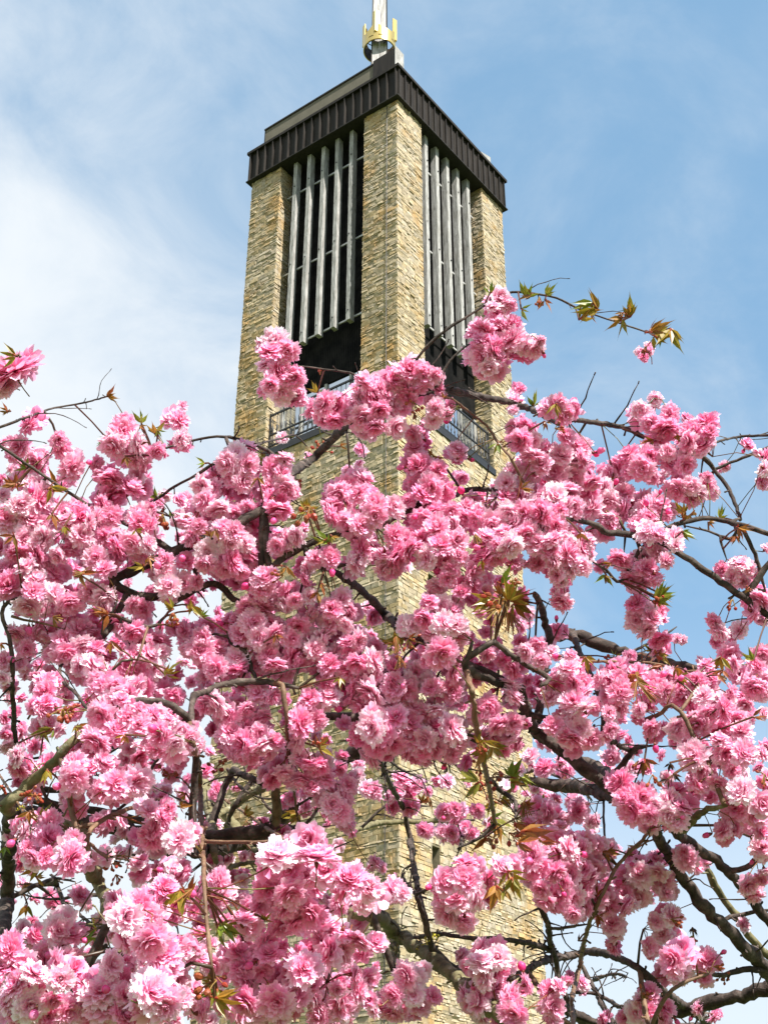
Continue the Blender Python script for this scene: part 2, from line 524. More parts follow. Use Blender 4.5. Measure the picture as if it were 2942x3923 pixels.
# belfry: screens, panes, balustrades, louvre boards, rails
OP0, OP1 = PW, 2 * HM - PW                 # opening along a face, measured from its near end
def face_box(mb, face, a0, a1, d0, d1, z0, z1):
    """box on face 'R' or 'L': a from the near corner along the face, d inwards from the masonry face"""
    if face == 'R':
        mb.box((-HM + a0, -HM + d0, z0), (-HM + a1, -HM + d1, z1))
    else:
        mb.box((-HM + d0, -HM + a0, z0), (-HM + d1, -HM + a1, z1))
ZFB = 25.30 + Z0                           # bottom of the louvre boards
ZPANE = 23.6 + Z0
for face in 'RL':
    s = MB()
    face_box(s, face, OP0 + 0.002, OP1 - 0.002, 0.62, 0.66, ZPANE, ZB)
    nw = 52
    for k in range(nw):
        a_ = OP0 + 0.03 + (OP1 - OP0 - 0.06) * k / (nw - 1)
        face_box(s, face, a_ - 0.007, a_ + 0.007, 0.605, 0.622, ZPANE + 0.01, ZB - 0.01)
    s.build("bird_screen", SCREEN, tower)
    s = MB()
    face_box(s, face, OP0 + 0.12, OP1 - 0.12, 0.66, 0.68, ZS + 0.06, ZPANE - 0.02)
    pane = s.build("window_pane", GLASS, tower)
    s = MB()
    for a0, a1 in ((OP0 + 0.003, OP0 + 0.12), (OP1 - 0.12, OP1 - 0.003), ((OP0 + OP1) / 2 - 0.05, (OP0 + OP1) / 2 + 0.05), (OP0 + 0.85, OP0 + 0.93), (OP1 - 0.93, OP1 - 0.85)):
        face_box(s, face, a0, a1, 0.60, 0.655, ZS + 0.05, ZPANE - 0.003)
    s.build("window_frame", FRAME, tower)
    s = MB()
    face_box(s, face, OP0 - 0.02, OP1 + 0.02, -0.045, 0.70, ZS - 0.03, ZS + 0.045)
    face_box(s, face, OP0 - 0.02, OP1 + 0.02, -0.05, -0.026, ZS - 0.20, ZS - 0.033)
    s.build("sill", IRON, tower)
    # balustrade with turned bars
    d = 0.16
    bal = MB()
    for zr, hh in ((21.77, 0.045), (22.18, 0.045), (22.93, 0.06)):
        face_box(bal, face, OP0 + 0.01, OP1 - 0.01, d - 0.025, d + 0.025, zr + Z0 - hh, zr + Z0)
    face_box(bal, face, OP0 + 0.012, OP0 + 0.06, d - 0.022, d + 0.022, ZS + 0.048, 22.98 + Z0)
    face_box(bal, face, OP1 - 0.06, OP1 - 0.012, d - 0.022, d + 0.022, ZS + 0.048, 22.98 + Z0)
    bo = bal.build("balustrade", IRON, tower)
    nb = 20
    me = None
    for k in range(nb):
        a = OP0 + 0.15 + (OP1 - OP0 - 0.30) * k / (nb - 1)
        if me is None:
            b2 = MB()
            zz = [21.75, 21.86, 21.93, 22.0, 22.1, 22.22, 22.30, 22.40, 22.5, 22.91]
            rr = [0.014, 0.014, 0.032, 0.014, 0.016, 0.016, 0.036, 0.036, 0.013, 0.013]
            b2.tube([(0, 0, z + Z0) for z in zz], rr, 6)
            me = b2.mesh("baluster", IRON, True)
        bb = bpy.data.objects.new("baluster", me)
        C.objects.link(bb)
        bb.parent = bo
        bb.location = (-HM + a, -HM + d, 0) if face == 'R' else (-HM + d, -HM + a, 0)
    # louvre boards: weathered timbers standing proud of the screen
    for k in range(5):
        a = (2.02 + 0.645 * k if face == 'R' else 2.16 + 0.63 * k) - OV
        wd = 0.088 if face == 'R' else 0.078
        lm = MB()
        lean = rs.uniform(-0.012, 0.012)
        zs_ = [ZFB] + [ZFB + (ZB - ZFB) * q / 6 for q in range(1, 6)] + [ZB + 0.1]
        V, F = [], []
        for z in zs_:
            j = rs.uniform(-0.006, 0.006)
            for (da, dd) in ((-wd, 0.16), (wd, 0.16), (wd, 0.38), (-wd, 0.38)):
                aa, ddp = a + da + lean * (z - ZFB) * 0.1 + j, dd + j
                V.append((-HM + aa, -HM + ddp, z) if face == 'R' else (-HM + ddp, -HM + aa, z))
        for q in range(len(zs_) - 1):
            for e in range(4):
                e2 = (e + 1) % 4
                F.append((q * 4 + e, q * 4 + e2, q * 4 + 4 + e2, q * 4 + 4 + e))
        F += [(3, 2, 1, 0), tuple(len(V) - 4 + e for e in range(4))]
        lm.add(V, F)
        lo_ = lm.build("louvre_board", WOOD, tower)
        for zr in (25.62, 28.8, 32.35):
            pz = zr + Z0 + 0.06
            pa = a + rs.uniform(-0.03, 0.03)
            c_ = (-HM + pa, -HM + 0.15, pz) if face == 'R' else (-HM + 0.15, -HM + pa, pz)
            bt = MB()                       # bolt heads at the rails
            bt.box(tuple(q - 0.018 for q in c_), tuple(q + 0.018 for q in c_))
            bt.build("bolt", IRON, lo_)
    for zr in (25.55, 28.77, 32.30):
        s = MB()
        face_box(s, face, OP0 + 0.003, OP1 - 0.003, 0.39, 0.43, zr + Z0 - 0.03, zr + Z0 + 0.03)
        s.build("support_rail", STEEL, tower)
inner = MB()                                # added dark box, unseen, so that no light leaks through the belfry
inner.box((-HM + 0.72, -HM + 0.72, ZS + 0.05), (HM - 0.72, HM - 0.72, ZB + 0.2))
inner.build("belfry_light_block", SOFFIT, tower)

# fascia of standing-seam cladding, soffit, coping
f = MB()
f.box((-H + 0.03, -H + 0.03, ZB + 0.05), (H - 0.03, -H + 0.10, ZT - 0.05))
f.box((-H + 0.03, H - 0.10, ZB + 0.05), (H - 0.03, H - 0.03, ZT - 0.05))
f.box((-H + 0.03, -H + 0.102, ZB + 0.05), (-H + 0.10, H - 0.102, ZT - 0.05))
f.box((H - 0.10, -H + 0.102, ZB + 0.05), (H - 0.03, H - 0.102, ZT - 0.05))
for face in range(4):
    n = 18 if face in (1, 3) else 19
    for k in range(n + 1):
        a = -H + 0.05 + (2 * H - 0.10) * k / n
        jit = rs.uniform(-0.012, 0.012) if 0 < k < n else 0
        a += jit
        if face in (0, 2):
            ys = -H if face == 0 else H - 0.032
            f.box((a - 0.018, ys - 0.045, ZB + 0.045), (a + 0.018, ys + 0.032, ZT - 0.13))
            if face == 0:
                for off in (0.12, 0.23):
                    if k < n:
                        f.box((a + off - 0.008, ys + 0.016, ZB + 0.046), (a + off + 0.008, ys + 0.031, ZT - 0.14))
        else:
            xs = -H if face == 1 else H - 0.032
            f.box((xs - 0.075, a - 0.018, ZB + 0.045), (xs + 0.032, a + 0.018, ZT - 0.13))
f.build("fascia", CLAD, tower)
sf = MB()
sf.box((-H - 0.08, -H - 0.06, ZB), (H + 0.08, H + 0.06, ZB + 0.044))
sf.build("soffit", SOFFIT, tower)
cp = MB()
o = 0.09
cp.box((-H - o, -H - o, ZT - 0.048), (H + o, H + o, ZT + 0.01))
cp.box((-H - o, -H - o, ZT - 0.11), (H + o, -H - o + 0.02, ZT - 0.05))
cp.box((-H - o, H + o - 0.02, ZT - 0.11), (H + o, H + o, ZT - 0.05))
cp.box((-H - o, -H - o + 0.022, ZT - 0.11), (-H - o + 0.02, H + o - 0.022, ZT - 0.05))
cp.box((H + o - 0.02, -H - o + 0.022, ZT - 0.11), (H + o, H + o - 0.022, ZT - 0.05))
cp.build("coping", CLAD, tower)

# roof-top pieces: set-back attic wall, plinth of the post, spire post, crown
at = MB()
at.box((-H + 0.35, -H + 1.30, ZT + 0.012), (-H + 0.95, H - 0.35, 36.26 + Z0))
ao = at.build("attic_wall", CREAM, tower)
ac = MB()
ac.box((-H + 0.31, -H + 1.30, 36.262 + Z0), (-H + 0.99, H - 0.31, 36.33 + Z0))
ac.box((-H + 0.33, H - 0.345, ZT + 0.012), (-H + 0.97, H - 0.32, 36.26 + Z0))
ac.build("attic_coping", CLAD, ao)
wd_ = MB()                                  # sloping upstand at the far end of the right-hand side
xa, xb = -H + 3.6, H - 0.32
V = [(xa, -H + 0.33, ZT + 0.011), (xb, -H + 0.33, ZT + 0.011), (xb, -H + 0.33, 36.15 + Z0), (xa, -H + 0.33, ZT + 0.06),
     (xa, -H + 0.75, ZT + 0.011), (xb, -H + 0.75, ZT + 0.011), (xb, -H + 0.75, 36.15 + Z0), (xa, -H + 0.75, ZT + 0.06)]
wd_.add(V, [(0, 1, 2, 3), (5, 4, 7, 6), (1, 5, 6, 2), (4, 0, 3, 7), (3, 2, 6, 7), (4, 5, 1, 0)])
wd_.build("roof_upstand", FRAME, tower)
pl = MB()
pl.box((-H + 0.30, -H + 0.33, ZT + 0.012), (-H + 0.62, -H + 1.29, 36.42 + Z0))
po_ = pl.build("post_plinth", CLAD, tower)
pb = MB()
pb.box((-H + 0.28, -H + 0.305, ZT + 0.013), (-H + 0.78, -H + 0.327, 36.52 + Z0))
pb.build("plinth_board", WOOD, po_)

# the post is turned so that one broad side looks out over the near corner
ang = -(R(90) - YAW)
def rot(x, y):
    return (x * math.cos(ang) - y * math.sin(ang), x * math.sin(ang) + y * math.cos(ang))
ps = MB()
def frustum(mb, w0, d0, w1, d1, z0, z1, cx=0.0, cy=0.0):
    V = []
    for (w, dd, z) in ((w0, d0, z0), (w1, d1, z1)):
        for sx, sy in ((-1, -1), (1, -1), (1, 1), (-1, 1)):
            x, y = rot(cx + sx * w, cy + sy * dd)
            V.append((x, y, z))
    mb.add(V, [(3, 2, 1, 0), (4, 5, 6, 7), (0, 1, 5, 4), (1, 2, 6, 5), (2, 3, 7, 6), (3, 0, 4, 7)])
for sx in (-1, 1):
    V = []
    for (w, z) in ((0.335, ZT), (0.235, 49.0)):
        for (x, y) in ((0.006, -w), (w, -w), (w, w), (0.006, w)):
            xr, yr = rot(sx * x, y)
            V.append((xr, yr, z))
    F = [(3, 2, 1, 0), (4, 5, 6, 7), (0, 1, 5, 4), (1, 2, 6, 5), (2, 3, 7, 6), (3, 0, 4, 7)]
    ps.add(V, F if sx > 0 else [tuple(reversed(q)) for q in F])
spo = ps.build("spire_post", WHITEWOOD, tower)
tr = MB()
for sx in (-1, 1):
    for sy in (-1, 1):
        V = []
        for (w, z) in ((0.335, ZT), (0.235, 49.0)):
            for (x, y) in ((w + 0.003, w - 0.05), (w + 0.035, w - 0.05), (w + 0.035, w + 0.03), (w + 0.003, w + 0.03)):
                xr, yr = rot(sx * x, sy * y)
                V.append((xr, yr, z))
        F = [(3, 2, 1, 0), (4, 5, 6, 7), (0, 1, 5, 4), (1, 2, 6, 5), (2, 3, 7, 6), (3, 0, 4, 7)]
        tr.add(V, F if sx * sy > 0 else [tuple(reversed(q)) for q in F])
tr.build("corner_trim", CLAD, spo)
# crown: ring band with scalloped top and slots, four upright prongs of angled gilt metal
ZR0 = 41.30 + Z0
RR = 0.64
N = 96
PR = [-90 - 14 + 90 * k for k in range(4)]
def scallop(deg):
    dmin = min(abs((deg - p + 180) % 360 - 180) for p in PR)
    return 0.66 + 0.40 * max(0, 1 - dmin / 30.0) ** 1.6
cb = MB()
V, F = [], []
for k in range(N):
    a = 360.0 * k / N
    h = scallop(a)
    ca, sa = math.cos(R(a)), math.sin(R(a))
    for (r, z) in ((RR, 0), (RR, 0.20), (RR, 0.25), (RR, h), (RR - 0.03, h), (RR - 0.03, 0.25), (RR - 0.03, 0.20), (RR - 0.03, 0)):
        x, y = rot(r * ca, r * sa)
        V.append((x, y, ZR0 + z))
for k in range(N):
    a = 360.0 * (k + 0.5) / N
    dmin = min(abs((a - p + 180) % 360 - 180) for p in PR)
    k2 = (k + 1) % N
    slot = 10 < dmin < 27
    for e in range(8):
        if slot and e in (1, 5):
            continue
        e2 = (e + 1) % 8
        F.append((k * 8 + e, k2 * 8 + e, k2 * 8 + e2, k * 8 + e2))
cb.add(V, F)
co_r = cb.build("crown", GOLD, tower)
li = MB()  # added inner shell: shading inside the ring put into its dark colour
V, F = [], []
for k in range(N):
    a = 360.0 * k / N
    h = scallop(a) - 0.01
    for r in (RR - 0.034, RR - 0.06):
        for z in (0.004, h):
            x, y = rot(r * math.cos(R(a)), r * math.sin(R(a)))
            V.append((x, y, ZR0 + z))
for k in range(N):
    k2 = (k + 1) % N
    for e, e2 in ((0, 1), (1, 3), (3, 2), (2, 0)):
        F.append((k * 4 + e, k2 * 4 + e, k2 * 4 + e2, k * 4 + e2))
li.add(V, F)
li.build("crown_inner_shade", CROWN_SHADE, co_r)
for p in PR:
    q = MB()
    V = []
    ca, sa = math.cos(R(p)), math.sin(R(p))
    for z in (ZR0 + 0.42, ZR0 + 1.62):
        for (tt, rr2) in ((-0.15, RR - 0.06), (0, RR + 0.07), (0.15, RR - 0.06), (0.12, RR - 0.09), (0, RR + 0.02), (-0.12, RR - 0.09)):
            x, y = rot(rr2 * ca - tt * sa, rr2 * sa + tt * ca)
            V.append((x, y, z))
    F = [(e, (e + 1) % 6, 6 + (e + 1) % 6, 6 + e) for e in range(6)] + [(5, 4, 1, 0), (4, 3, 2, 1), (6, 7, 10, 11), (7, 8, 9, 10)]
    q.add(V, F)
    q.build("crown_prong", GOLD, co_r)
